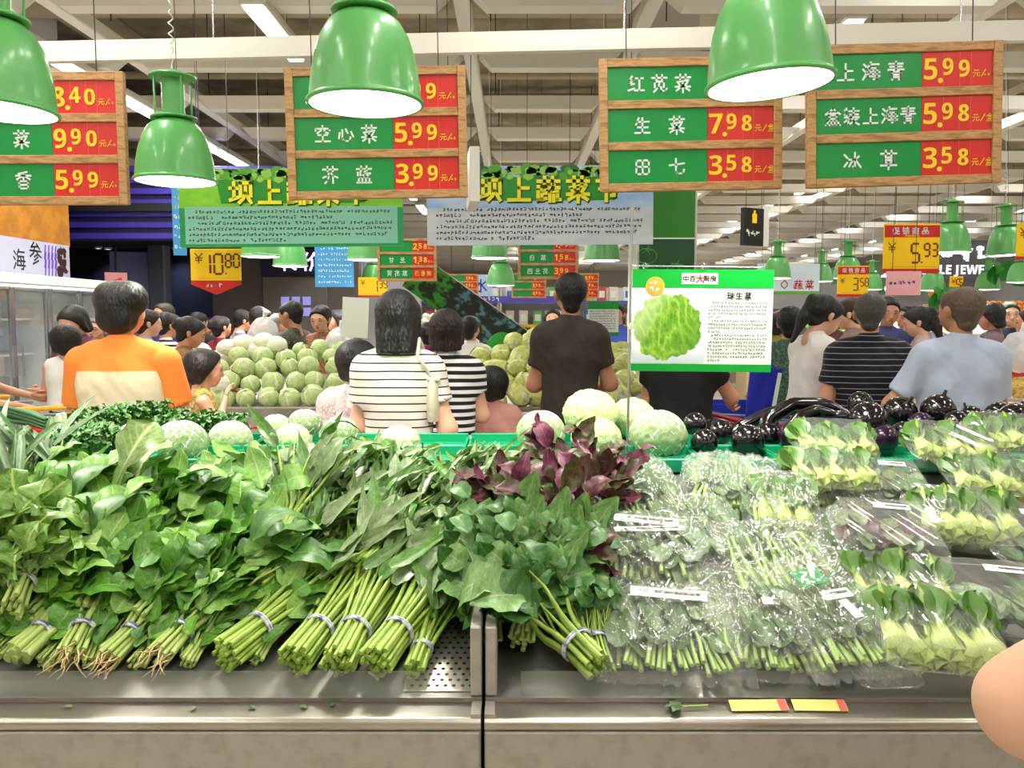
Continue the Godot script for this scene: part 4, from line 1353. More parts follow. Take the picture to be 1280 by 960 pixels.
	# curly lettuce
	for q in [[20, 770, 0.1, -10, 93, "frilly light green lettuce at the lower left edge of the heap"], [-12, 735, 0.12, 8, 94, "frilly light green lettuce cut by the left edge"]]:
		lay(bunch("frilly_lettuce", q[5], "lettuce", mk.call(broad, {"seed": q[4], "stems": 12, "leaves": 34, "leaf_meshes": lt_m, "leaf_materials": lt, "length": 0.16, "leaf_from": 0.1, "size": [0.5, 0.8], "spread": 0.11, "loose": 0.9})), q[0], q[1], q[2], q[3], 14.0)
	# garlic leaves at the left end of the heap
	var gg := bunch("garlic_leaf_bunch", "long dark garlic leaves at the left edge behind the heap", "garlic leaves", mk.call(broad, {"seed": 96, "stems": 14, "leaves": 30, "leaf_meshes": gl_m, "leaf_materials": gl, "length": 0.24, "leaf_from": 0.2, "size": [0.7, 1.1], "loose": 0.35, "stem_material": dark_stem, "group": "garlic leaves"}))
	lay(gg, 90, 625, 0.05, -62.0, 4.0)
	lay(copy_of(gg), 55, 618, 0.05, -85.0, 4.0)
	lay(copy_of(gg), 30, 655, 0.07, -40.0, 6.0)
	# --- mustard greens and the curled tips, right counter
	lay(bunch("mustard_green_bunch", "dark round leaved bunch with stems turned to the lower right", "mustard greens", mk.call(broad, {"seed": 110, "stems": 16, "length": 0.24, "butt": 0.035, "tied": 0.035, "spread": 0.12, "stem_radius": 0.0062, "stem_material": stem, "leaves": 22, "leaf_from": 0.62, "leaf_meshes": mu_m, "leaf_materials": mu, "size": [0.6, 1.05], "loose": 0.6})), 745, 848, 0.015, -36.0, 10.0)
	var mh := bunch("mustard_green_bunch", "dark round leaved bunch heaped left of the bagged greens", "mustard greens", mk.call(broad, {"seed": 111, "leaves": 36, "band": null, "leaf_meshes": mu_m + bl_m, "leaf_materials": mu, "length": 0.2, "leaf_from": 0.15, "size": [0.55, 0.95], "group": "round leaved heap"}))
	for q in [[625, 775, 0.05, 8], [665, 765, 0.075, 10], [700, 775, 0.06, 4], [640, 745, 0.06, -6], [690, 748, 0.055, 8], [608, 810, 0.02, 0], [650, 810, 0.03, 12]]:
		lay(mh if q[1] == 775 and q[0] == 625 else copy_of(mh), q[0], q[1], q[2], q[3], rf(4, 14), rf(-15, 15))
	lay(bunch("curled_stem_bunch", "small bunch of curled bright green stems against the first bag", "leafy greens", mk.call(broad, {"seed": 113, "stems": 26, "band": band, "length": 0.17, "butt": 0.03, "tied": 0.022, "spread": 0.05, "stem_radius": 0.003, "stem_material": stem, "leaves": 20, "leaf_meshes": rd_m, "leaf_materials": mu, "size": [0.3, 0.55], "leaf_from": 0.7})), 752, 846, 0.012, -4.0, 10.0)
	# --- purple amaranth
	for q in [[705, 705, 0.1, -8, 120, "purple amaranth bunch nearest the bagged greens", 1.0], [650, 675, 0.11, -14, 121, "purple amaranth bunch beside the water spinach heap", 0.95], [735, 660, 0.09, 14, 122, "purple amaranth bunch reaching right over the green tray", 0.95], [700, 632, 0.09, 2, 123, "purple and green amaranth bunch at the back, below the netted cauliflower", 0.95], [722, 752, 0.07, -10, 125, "purple amaranth bunch hanging lowest, above the curled stems", 0.85], [745, 630, 0.09, 10, 124, "purple amaranth bunch at the foot of the placard post", 0.85]]:
		lay(bunch("amaranth_bunch", q[5], "amaranth", mk.call(broad, {"seed": q[4], "stems": 14, "leaves": 46, "length": 0.17, "leaf_from": 0.25, "leaf_meshes": am_m, "leaf_materials": am, "stem_material": red_stem, "stem_radius": 0.0035, "size": [0.65, 1.15], "spread": 0.12, "loose": 0.9, "group": "purple amaranth bunches"})), q[0], q[1], q[2], q[3], 12.0, 0.0, q[6])
	# --- cilantro and small herbs on the back deck
	var hb := MB.new()
	var hs := MB.new()
	var r := RandomNumberGenerator.new()
	r.seed = 130
	var tiny := MB.new()
	var leafs := []
	for m in ss:
		var a: Array = m.surface_get_arrays(0)
		var o := MB.new()
		o.v = a[Mesh.ARRAY_VERTEX]; o.n = a[Mesh.ARRAY_NORMAL]; o.t = a[Mesh.ARRAY_TEX_UV]; o.c = a[Mesh.ARRAY_COLOR]; o.i = a[Mesh.ARRAY_INDEX]
		leafs.append(o)
	for k in 42:
		var a := r.randf() * TAU
		var e := Vector3(cos(a), 0, sin(a)) * sqrt(r.randf()) * 0.1 + Vector3(0, r.randf_range(0.06, 0.13), 0)
		hs.tube([Vector3(e.x * 0.2, 0, e.z * 0.2), e * Vector3(0.6, 0.7, 0.6), e], 0.0015, 4)
		for j in 5:
			var d := Vector3(r.randf_range(-1, 1), r.randf_range(-0.2, 0.8), r.randf_range(-1, 1)).normalized()
			var x := d.cross(Vector3(0.2, 1, 0.1)).normalized()
			hb.put(leafs[j % 2], Transform3D(Basis(x, d, x.cross(d)), e))
	var ci := thing("cilantro_bunch", Vector3.ZERO, "low bushy heap of dark green cilantro in front of the man in the orange shirt", "cilantro", "cilantro heap")
	part("stems", hs, dark_stem, ci).set_meta("kind", "stuff")
	part("small_leaves", hb, mu[0], ci).set_meta("kind", "stuff")
	var cs := [[120, 556, 2.95], [128, 540, 3.1], [112, 530, 3.15], [205, 528, 3.24], [232, 540, 3.22], [150, 524, 3.2], [178, 520, 3.25], [255, 538, 3.22], [282, 542, 3.25], [112, 570, 2.85]]
	for k in cs.size():
		var o := ci if k == 0 else copy_of(ci)
		var p := at(cs[k][0], cs[k][1] + 12, cs[k][2])
		o.position = Vector3(p.x, maxf(p.y - 0.04, 1.063), p.z)
		o.rotation.y = k * 1.3
# ---------------------------------------------------------------- bagged and boxed vegetables on the right counter
func pillow(w: float, l: float, t: float, sd: int, crumple: float) -> MB:
	# a filled clear bag lying flat: +z up
	var nz := FastNoiseLite.new()
	nz.seed = sd
	nz.noise_type = FastNoiseLite.TYPE_SIMPLEX
	nz.fractal_type = FastNoiseLite.FRACTAL_RIDGED
	nz.fractal_octaves = 2
	nz.frequency = 15.0
	var out := MB.new()
	var nu := 41
	var nv := 45
	for s in 2:
		var ps := []
		for j in nv:
			var v := 2.0 * j / (nv - 1) - 1.0
			for i in nu:
				var u := 2.0 * i / (nu - 1) - 1.0
				var edge := (1.0 - pow(absf(u), 4.0)) * (1.0 - pow(absf(v), 5.0))
				var z := t * pow(edge, 0.6) if s == 0 else t * 0.04 * edge
				var k := nz.get_noise_3d(u * w + v * 0.06, v * l * 0.55, s * 3.0)
				z += k * crumple * (0.35 + edge) * (1.0 if s == 0 else 0.1)
				var pinch := 1.0 - 0.05 * pow(absf(v), 2.0) * absf(sin(sd + u * 2.0))
				ps.append(Vector3(u * w * 0.5 * pinch, v * l * 0.5 + nz.get_noise_2d(u * 0.4, sd) * 0.012 * absf(v), maxf(z, 0.001)))
		out.grid(ps, nu, [], s == 1)
	return out

func sticker(t: Node3D, o: Vector3, w: float, h: float, turn: float, green := false, tilt := 0.0) -> void:
	var b := Basis(Vector3(0, 0, 1), deg_to_rad(turn)) * Basis(Vector3(1, 0, 0), deg_to_rad(tilt))
	var p := part("label_sticker", MB.new().box(Vector3.ZERO, Vector3(w, h, 0.0012)), M.white_print, t, Transform3D(b, o))
	var mb := MB.new()
	mb.face([Vector3(-w * 0.18, -h * 0.08, 0.001), Vector3(w * 0.42, -h * 0.08, 0.001), Vector3(w * 0.42, h * 0.25, 0.001), Vector3(-w * 0.18, h * 0.25, 0.001)], Vector3(0, 0, 1))
	fine_print(mb, -w * 0.4, -w * 0.2, h * 0.2, 0.001, h * 0.2, 5)
	fine_print(mb, -w * 0.4, w * 0.44, -h * 0.18, 0.001, h * 0.14, 6)
	part("label_print", mb, mat(Color(0.2, 0.2, 0.2), 0.6), p)
	var mc := MB.new()
	fine_print(mc, -w * 0.15, w * 0.4, h * 0.19, 0.0016, h * 0.2, 7)
	part("label_writing", mc, mat(Color(0.9, 0.75, 0.75), 0.6), p)

func bok_choy(sd: int, length: float) -> MB:
	var r := RandomNumberGenerator.new()
	r.seed = sd
	var out := MB.new()
	for k in 9:
		var a := TAU * k * 0.4 + r.randf() * 0.3
		var ring := 0.35 + 0.65 * (k / 8.0)
		var nw := 5
		var nl := 9
		var ps := []
		var us := []
		for j in nl:
			var t := float(j) / (nl - 1)
			var w := 0.022 * (1.0 - t * 0.6) if t < 0.45 else lerpf(0.012, 0.04, smoothstep(0.45, 0.7, t)) * sqrt(maxf(0.02, 1.0 - pow(maxf(0.0, (t - 0.7) / 0.3), 2.0)))
			var rad := 0.03 * ring * (1.0 - exp(-t * 22.0)) * (1.0 - 0.42 * smoothstep(0.12, 0.45, t)) + 0.022 * ring * smoothstep(0.5, 1.0, t)
			for i in nw:
				var u := 2.0 * i / (nw - 1) - 1.0
				var q := Vector3(u * w, t * length * (0.8 + 0.2 * ring), rad - u * u * w * 0.45 * (1.0 - t) + 0.006 * sin(u * 4.0 + k) * t)
				ps.append(Basis(Vector3(0, 1, 0), a) * q)
				us.append(Vector2(u * 0.5 + 0.5, 1.0 - t))
		out.grid(ps, nw, us)
	return out

func clamshell(w: float, l: float, h: float, ribs: bool) -> MB:
	# clear domed box, +z up: rim, sloping sides and a ribbed lid
	var mb := MB.new()
	var lv := [[1.0, 0.0, 0.9], [1.0, h * 0.45, 1.0], [1.06, h * 0.46, 1.06], [1.06, h * 0.5, 1.06], [1.0, h * 0.52, 1.0], [0.95, h * 0.8, 0.95], [0.86, h, 0.88]]
	var n := 32
	var ps := []
	for q in lv:
		for k in n + 1:
			var a := TAU * k / n
			var c := Vector2(cos(a), sin(a))
			var s := 1.0 / maxf(pow(pow(absf(c.x), 7.0) + pow(absf(c.y), 7.0), 1.0 / 7.0), 0.001)
			var p: Vector2 = c * s * Vector2(w, l) * 0.5 * q[2]
			ps.append(Vector3(p.x, p.y, q[1]))
	mb.grid(ps, n + 1, [], true)
	var top := []
	var nx := 17
	var ny := 13
	for j in ny:
		for i in nx:
			var u := 2.0 * i / (nx - 1) - 1.0
			var v := 2.0 * j / (ny - 1) - 1.0
			var k := 0.004 * (1.0 if i % 2 else -1.0) * (1.0 if absf(v) < 0.8 and v > -0.1 else 0.0) if ribs else 0.0015 * sin(u * 9.0 + v * 5.0)
			top.append(Vector3(u * w * 0.43, v * l * 0.44, h + k))
	mb.grid(top, nx)
	return mb

func packs() -> void:
	var back := Color(0.2, 0.3, 0.08)
	var dull := [leaf_mat(Color(0.35, 0.47, 0.26), Color(0.55, 0.65, 0.42), 301, back, 6), leaf_mat(Color(0.28, 0.41, 0.2), Color(0.48, 0.6, 0.36), 302, back, 6), leaf_mat(Color(0.44, 0.54, 0.34), Color(0.62, 0.7, 0.5), 303, back, 6)]
	var lm := leaf_set("narrow", 0.15, 0.05, 310, [0.1, 0.35, 0.0], 0.3, 0.03)
	var lb := leaf_set("broad", 0.13, 0.075, 320, [0.1, 0.35, 0.0], 0.15, 0.03)
	var stem := mat(Color(0.62, 0.74, 0.38), 0.4)
	var bok := StandardMaterial3D.new()
	var im := Image.create(32, 64, false, Image.FORMAT_RGB8)
	var nz := FastNoiseLite.new()
	nz.frequency = 0.09
	for y in 64:
		for x in 32:
			var t := 1.0 - y / 63.0
			var k := smoothstep(0.38, 0.62, t + nz.get_noise_2d(x * 2.0, y) * 0.18)
			var c := Color(0.76, 0.82, 0.48).lerp(Color(0.3, 0.47, 0.13), k)
			if k > 0.4 and absf(x - 15.5) < 1.6:
				c = Color(0.62, 0.7, 0.36)
			if k < 0.5 and x % 5 == 0:
				c = c.darkened(0.06)
			im.set_pixel(x, y, c)
	bok.albedo_texture = ImageTexture.create_from_image(im)
	bok.roughness = 0.4
	bok.cull_mode = BaseMaterial3D.CULL_DISABLED
	bok.backlight_enabled = true
	bok.backlight = back
	# ---- bags: middle x, y, height above bed, width, length, turn, leaf kind, stem look, label
	var bags := [
		[802, 620, 0.05, 0.19, 0.26, 8, "b", 0, "clear bag of dark greens at the back, partly under the purple amaranth"],
		[915, 612, 0.05, 0.25, 0.24, -14, "n", 1, "clear bag of long greens at the back, lying against the perforated green trays"],
		[975, 640, 0.07, 0.17, 0.24, -10, "k", 2, "clear bag with yellowish stalks in front of the domed boxes"],
		[808, 695, 0.07, 0.26, 0.22, -5, "b", 3, "clear bag with a long white label lying beside the purple amaranth"],
		[968, 708, 0.06, 0.27, 0.24, 4, "s", 4, "clear crumpled bag showing a row of pale cut stalks, in the middle of the bags"],
		[838, 797, 0.035, 0.27, 0.23, -3, "n", 5, "clear bag with a white label nearest the rail, in front of the mustard greens"],
		[962, 803, 0.03, 0.18, 0.2, -4, "n", 6, "narrow clear bag nearest the rail, left of the bag with the green logo"],
		[1030, 775, 0.06, 0.17, 0.3, 6, "n", 7, "clear bag with a green and white logo and a white price label"],
		[872, 668, 0.025, 0.2, 0.22, 3, "b", 8, "clear bag of greens mostly hidden between the labelled bag and the pale stalks"],
		[1052, 690, 0.02, 0.16, 0.24, -4, "n", 9, "clear bag of greens mostly hidden left of the purple box"],
		[900, 760, 0.015, 0.22, 0.2, 5, "b", 10, "clear bag of greens mostly hidden under the nearest bags"],
		[775, 742, 0.015, 0.2, 0.2, -6, "b", 11, "clear bag of greens mostly hidden beside the mustard greens"],
		[1045, 615, 0.015, 0.2, 0.22, -4, "n", 12, "clear bag of greens mostly hidden under the boxes in the middle"],
	]
	for q in bags:
		var t := thing("bagged_greens", Vector3.ZERO, q[8], "bagged greens", "clear bags of greens")
		var r := RandomNumberGenerator.new()
		r.seed = 400 + q[7]
		var w: float = q[3] * 1.3
		var l: float = q[4] * 1.28
		part("bag_film", pillow(w, l, 0.068, 500 + q[7], 0.019), M.film, t)
		var sm := MB.new()
		var ns: int = 22 if q[6] == "n" or q[6] == "s" else 14
		for k in ns:
			var x := (float(k) / (ns - 1) - 0.5) * w * 0.72
			var z := r.randf_range(0.008, 0.036)
			var top := l * (0.1 if q[6] != "s" else 0.3)
			sm.tube([Vector3(x, -l * 0.44 + r.randf_range(0.0, 0.02), z), Vector3(x * 0.9 + r.randf_range(-0.01, 0.01), -l * 0.15, z), Vector3(x * 0.8 + r.randf_range(-0.02, 0.02), top, z)], [0.0058, 0.0048, 0.003] if q[6] != "s" else [0.009, 0.006, 0.004], 6)
		part("stems", sm, stem, t).set_meta("kind", "stuff")
		for k in (34 if q[6] != "s" else 18):
			var ms: Array = lb if q[6] == "b" else lm
			var p := Vector3(r.randf_range(-0.37, 0.37) * w, r.randf_range(-0.34, 0.05) * l, 0.01 + k * 0.0012)
			if q[6] == "s":
				p.y = r.randf_range(-0.1, 0.05) * l
			var b := Basis(Vector3(0, 0, 1), r.randf_range(-0.35, 0.35)) * Basis(Vector3(0, 1, 0), r.randf_range(-0.4, 0.4))
			var sc := r.randf_range(0.9, 1.3)
			part("leaf", ms[r.randi() % ms.size()], dull[r.randi() % 3], t, Transform3D(b.scaled_local(Vector3.ONE * sc), p))
		if q[6] == "k":
			for k in 3:
				part("stalk", bok_choy(430 + k, l * 0.8), bok, t, Transform3D(Basis.IDENTITY, Vector3((k - 1) * 0.05, -l * 0.42, 0.032)))
		if q[7] == 3 or q[7] == 5:
			sticker(t, Vector3(0.0, l * 0.27, 0.062), w * 0.5, 0.042, -5.0, false, -9.0)
		if q[7] == 3:
			sticker(t, Vector3(0.005, l * 0.12, 0.063), w * 0.55, 0.02, 6.0)
		if q[7] == 6:
			sticker(t, Vector3(0.03, l * 0.3, 0.056), 0.075, 0.03, -2.0, false, -10.0)
		if q[7] == 0:
			sticker(t, Vector3(-0.02, -0.02, 0.066), 0.045, 0.014, 25.0)
		if q[7] == 7:
			var lo := part("logo_patch", MB.new().box(Vector3.ZERO, Vector3(0.074, 0.058, 0.0012)), mat(Color(0.0, 0.55, 0.25), 0.4), t, Transform3D(Basis(Vector3(0, 0, 1), 0.25), Vector3(-0.015, 0.07, 0.07)))
			var s := []
			for k in 15:
				var a := k / 14.0
				s.append(Vector3(-0.012 + sin(a * TAU) * 0.011, 0.02 - a * 0.03, 0.001))
			var mb := MB.new()
			mb.tube(s, 0.0035, 5)
			mb.face([Vector3(0.006, -0.012, 0.0012), Vector3(0.034, 0.034, 0.0012), Vector3(0.018, 0.03, 0.0012), Vector3(0.002, 0.0, 0.0012)], Vector3(0, 0, 1))
			fine_print(mb, -0.022, 0.03, -0.012, 0.0012, 0.012, 55)
			part("logo_lettering", mb, M.white_print, lo)
			sticker(t, Vector3(0.02, 0.005, 0.07), 0.07, 0.03, 8.0)
			part("white_ribbon", MB.new().box(Vector3.ZERO, Vector3(0.022, 0.06, 0.001)), M.white_print, t, Transform3D(Basis(Vector3(0, 0, 1), 0.2), Vector3(0.03, -0.045, 0.069)))
		var p := on_bed(q[0], q[1], q[2])
		t.transform = Transform3D(Basis(Vector3.RIGHT, SLOPE - PI / 2) * Basis(Vector3(0, 0, 1), deg_to_rad(q[5])) * Basis(Vector3(1, 0, 0), 0.08), p)
	# ---- boxes: middle x, y, height above bed, width, length, height, ribbed lid, turn, contents, label
	var dark := [leaf_mat(Color(0.3, 0.18, 0.18), Color(0.5, 0.3, 0.32), 340, Color(0.2, 0.08, 0.08), 6), leaf_mat(Color(0.38, 0.42, 0.25), Color(0.5, 0.5, 0.35), 341, back, 6), dull[0]]
	var boxes := [
		[1040, 566, 0.06, 0.19, 0.16, 0.075, false, -6, "bok", "clear domed box of bok choy at the back, leaning on the eggplants"],
		[1036, 602, 0.06, 0.19, 0.17, 0.075, true, -4, "bok", "clear ribbed box of pale bok choy with yellow hearts, behind the purple box"],
		[1108, 612, 0.045, 0.17, 0.17, 0.05, false, -8, "flat", "flat clear box of dark leaves with a white label, right of the yellow hearted box"],
		[1104, 680, 0.07, 0.2, 0.19, 0.065, false, -8, "purple", "clear box of purple amaranth leaves with a white label"],
		[1182, 572, 0.06, 0.2, 0.16, 0.08, false, -8, "bok", "clear domed box of bok choy under the round eggplants"],
		[1258, 560, 0.06, 0.2, 0.16, 0.08, true, -8, "bok", "clear ribbed box of bok choy at the far right back"],
		[1238, 612, 0.06, 0.21, 0.16, 0.075, true, -8, "bok", "box of bok choy cut by the right edge, third row from the rail"],
		[1196, 664, 0.06, 0.2, 0.18, 0.075, true, -8, "bok", "clear ribbed box with two rounded bok choy ends, right of the purple box"],
		[1250, 762, 0.05, 0.22, 0.2, 0.055, false, -8, "flat", "flat clear box of fine dark greens with a white label at the right edge"],
		[1160, 806, 0.04, 0.2, 0.2, 0.075, true, -8, "bok", "clear ribbed box of bok choy nearest the rail"],
		[1118, 745, 0.03, 0.18, 0.16, 0.06, true, -8, "bok", "clear box of bok choy half hidden under the purple box"],
		[1085, 822, 0.012, 0.11, 0.18, 0.05, false, 2, "flat", "narrow clear box of greens between the logo bag and the nearest bok choy box"],
		[1290, 690, 0.05, 0.2, 0.18, 0.07, false, -8, "flat", "clear box of greens cut by the right edge above the fine dark greens"],
	]
	var choys := [bok_choy(440, 0.15).mesh(), bok_choy(441, 0.15).mesh(), bok_choy(442, 0.15).mesh()]
	for q in boxes:
		var t := thing("boxed_greens", Vector3.ZERO, q[9], "boxed greens", "clear boxes of greens")
		var r := RandomNumberGenerator.new()
		r.seed = int(q[0] * 7 + q[1])
		var w: float = q[3] * 1.3
		var l: float = q[4] * 1.3
		q[5] *= 1.15
		part("clear_box", clamshell(w, l, q[5], q[6]), M.box_film, t)
		if q[8] == "bok":
			for k in 5:
				var x: float = (k - 2) * w * 0.185
				var b := Basis(Vector3(0, 0, 1), r.randf_range(-0.12, 0.12)) * Basis(Vector3(0, 1, 0), r.randf() * 6.0)
				var sc := minf(l / 0.165, w * 0.95 / 0.15) * r.randf_range(0.82, 0.98)
				part("bok_choy", choys[r.randi() % 3], bok, t, Transform3D(b.scaled_local(Vector3.ONE * sc), Vector3(x, -l * 0.43, q[5] * (0.42 if k % 2 else 0.58))))
		else:
			for k in 40:
				var ms := lb if q[8] == "purple" else lm
				var b := Basis(Vector3(0, 0, 1), r.randf_range(-0.5, 0.5) + (PI if k % 3 == 0 and q[8] == "purple" else 0.0)) * Basis(Vector3(0, 1, 0), r.randf_range(-0.5, 0.5))
				var p := Vector3(r.randf_range(-0.36, 0.36) * w, r.randf_range(-0.42, -0.05) * l, 0.006 + k * (q[5] - 0.014) / 40.0)
				if k % 3 == 0 and q[8] == "purple":
					p.y = -p.y * 0.9
				var m: Material = dark[r.randi() % 3] if q[8] == "purple" else dull[r.randi() % 3]
				part("leaf", ms[r.randi() % 3], m, t, Transform3D(b.scaled_local(Vector3.ONE * (0.62 if q[8] == "purple" else 0.8)), p))
		if q[8] != "bok":
			sticker(t, Vector3(w * 0.1, l * 0.28, q[5] + 0.003), w * 0.36, 0.026, -3.0)
		var p := on_bed(q[0], q[1], q[2])
		t.transform = Transform3D(Basis(Vector3.RIGHT, SLOPE - PI / 2) * Basis(Vector3(0, 0, 1), deg_to_rad(q[7])) * Basis(Vector3(1, 0, 0), 0.06), p)
	# ---- price tickets and a fallen sprig on the rail
	for q in [[948, 885, 0.12, 0.02, "yellow price ticket lying on the rail, left of two"], [1024, 884, 0.11, -0.03, "yellow price ticket with a red end lying on the rail, right of two"]]:
		var p := at(q[0], q[1], 1.655)
		var t := thing("price_ticket", Vector3(p.x, 0.7665, -1.655), q[4], "price ticket")
		t.rotation.y = q[3]
		part("paper", MB.new().box(Vector3(0, 0.006, 0.0), Vector3(q[2], 0.0015, 0.03), Basis(Vector3.RIGHT, 0.35)), mat(Color(0.9, 0.87, 0.5), 0.6), t)
		part("red_end", MB.new().box(Vector3(q[2] * 0.42, 0.0068, 0.0), Vector3(q[2] * 0.14, 0.0015, 0.03), Basis(Vector3.RIGHT, 0.35)), mat(Color(0.85, 0.4, 0.35), 0.6), t)
	var sg := thing("fallen_sprig", Vector3(at(850, 884, 1.65).x, 0.768, -1.65), "small green sprig lying on the steel rail", "leaf")
	part("stem", MB.new().tube([Vector3(0, 0.004, 0), Vector3(0.06, 0.004, -0.006)], 0.0022, 5), stem, sg)
	for k in 3:
		part("leaf", lb[0], dull[1], sg, Transform3D(Basis(Vector3.RIGHT, -PI / 2).rotated(Vector3.UP, PI / 2 + (k - 1) * 0.9).scaled_local(Vector3.ONE * 0.27), Vector3(0, 0.005 + k * 0.001, 0)))
	for q in [[242, 872], [312, 876], [415, 877], [80, 868], [375, 878]]:
		var lf := thing("leaf_scrap", Vector3(at(q[0], q[1], 1.66).x, 0.7685, -1.66), "tiny torn leaf scrap lying on the rail under the loose greens", "leaf", "leaf scraps on the rail")
		part("leaf", lb[0], dull[q[0] % 3], lf, Transform3D(Basis(Vector3.RIGHT, -PI / 2).rotated(Vector3.UP, q[0]).scaled_local(Vector3.ONE * 0.16), Vector3.ZERO))

# ---------------------------------------------------------------- trays, cauliflowers and eggplants on the back deck
func bumpy(r: float, sd: int, amp: float, freq: float, squash := 0.85) -> MB:
	var nz := FastNoiseLite.new()
	nz.seed = sd
	nz.noise_type = FastNoiseLite.TYPE_CELLULAR
	nz.frequency = freq
	var ps := []
	var us := []
	var nu := 29 if amp < 0.1 else 57
	var nv := 19 if amp < 0.1 else 37
	for j in nv:
		var b := PI * j / (nv - 1)
		for i in nu:
			var a := TAU * i / (nu - 1)
			var d := Vector3(cos(a) * sin(b), -cos(b), sin(a) * sin(b))
			var k := nz.get_noise_3d(d.x, d.y, d.z)
			ps.append(d * Vector3(1, squash, 1) * r * (1.0 - amp * k))
			us.append(Vector2(float(i) / (nu - 1), float(j) / (nv - 1)))
	return MB.new().grid(ps, nu, us)

func net_of(r: float, squash: float, n: int, thick: float) -> MB:
	var mb := MB.new()
	for s in [-1.0, 1.0]:
		for k in n:
			var q := []
			for j in 15:
				var b := PI * (0.06 + 0.88 * j / 14.0)
				var a: float = TAU * k / n + s * b * 0.75
				q.append(Vector3(cos(a) * sin(b), -cos(b) * squash, sin(a) * sin(b)) * r)
			mb.tube(q, thick, 4, false)
	return mb

func eggplant(r: float, sd: int) -> MB:
	var pf := [Vector2(0.001, -r), Vector2(r * 0.45, -r * 0.92), Vector2(r * 0.8, -r * 0.6), Vector2(r, -r * 0.05), Vector2(r * 0.93, r * 0.45), Vector2(r * 0.62, r * 0.85), Vector2(r * 0.25, r * 1.02), Vector2(0.001, r * 1.04)]
	var sm := []
	var c := Curve3D.new()
	for j in pf.size():
		var t: Vector2 = (pf[mini(j + 1, pf.size() - 1)] - pf[maxi(j - 1, 0)]) * 0.17
		c.add_point(Vector3(pf[j].x, pf[j].y, 0), Vector3(-t.x, -t.y, 0), Vector3(t.x, t.y, 0))
	for k in 22:
		var p := c.sample_baked(c.get_baked_length() * k / 21.0)
		sm.append(Vector2(maxf(p.x, 0.0005), p.y))
	return MB.new().lathe(sm, 26)

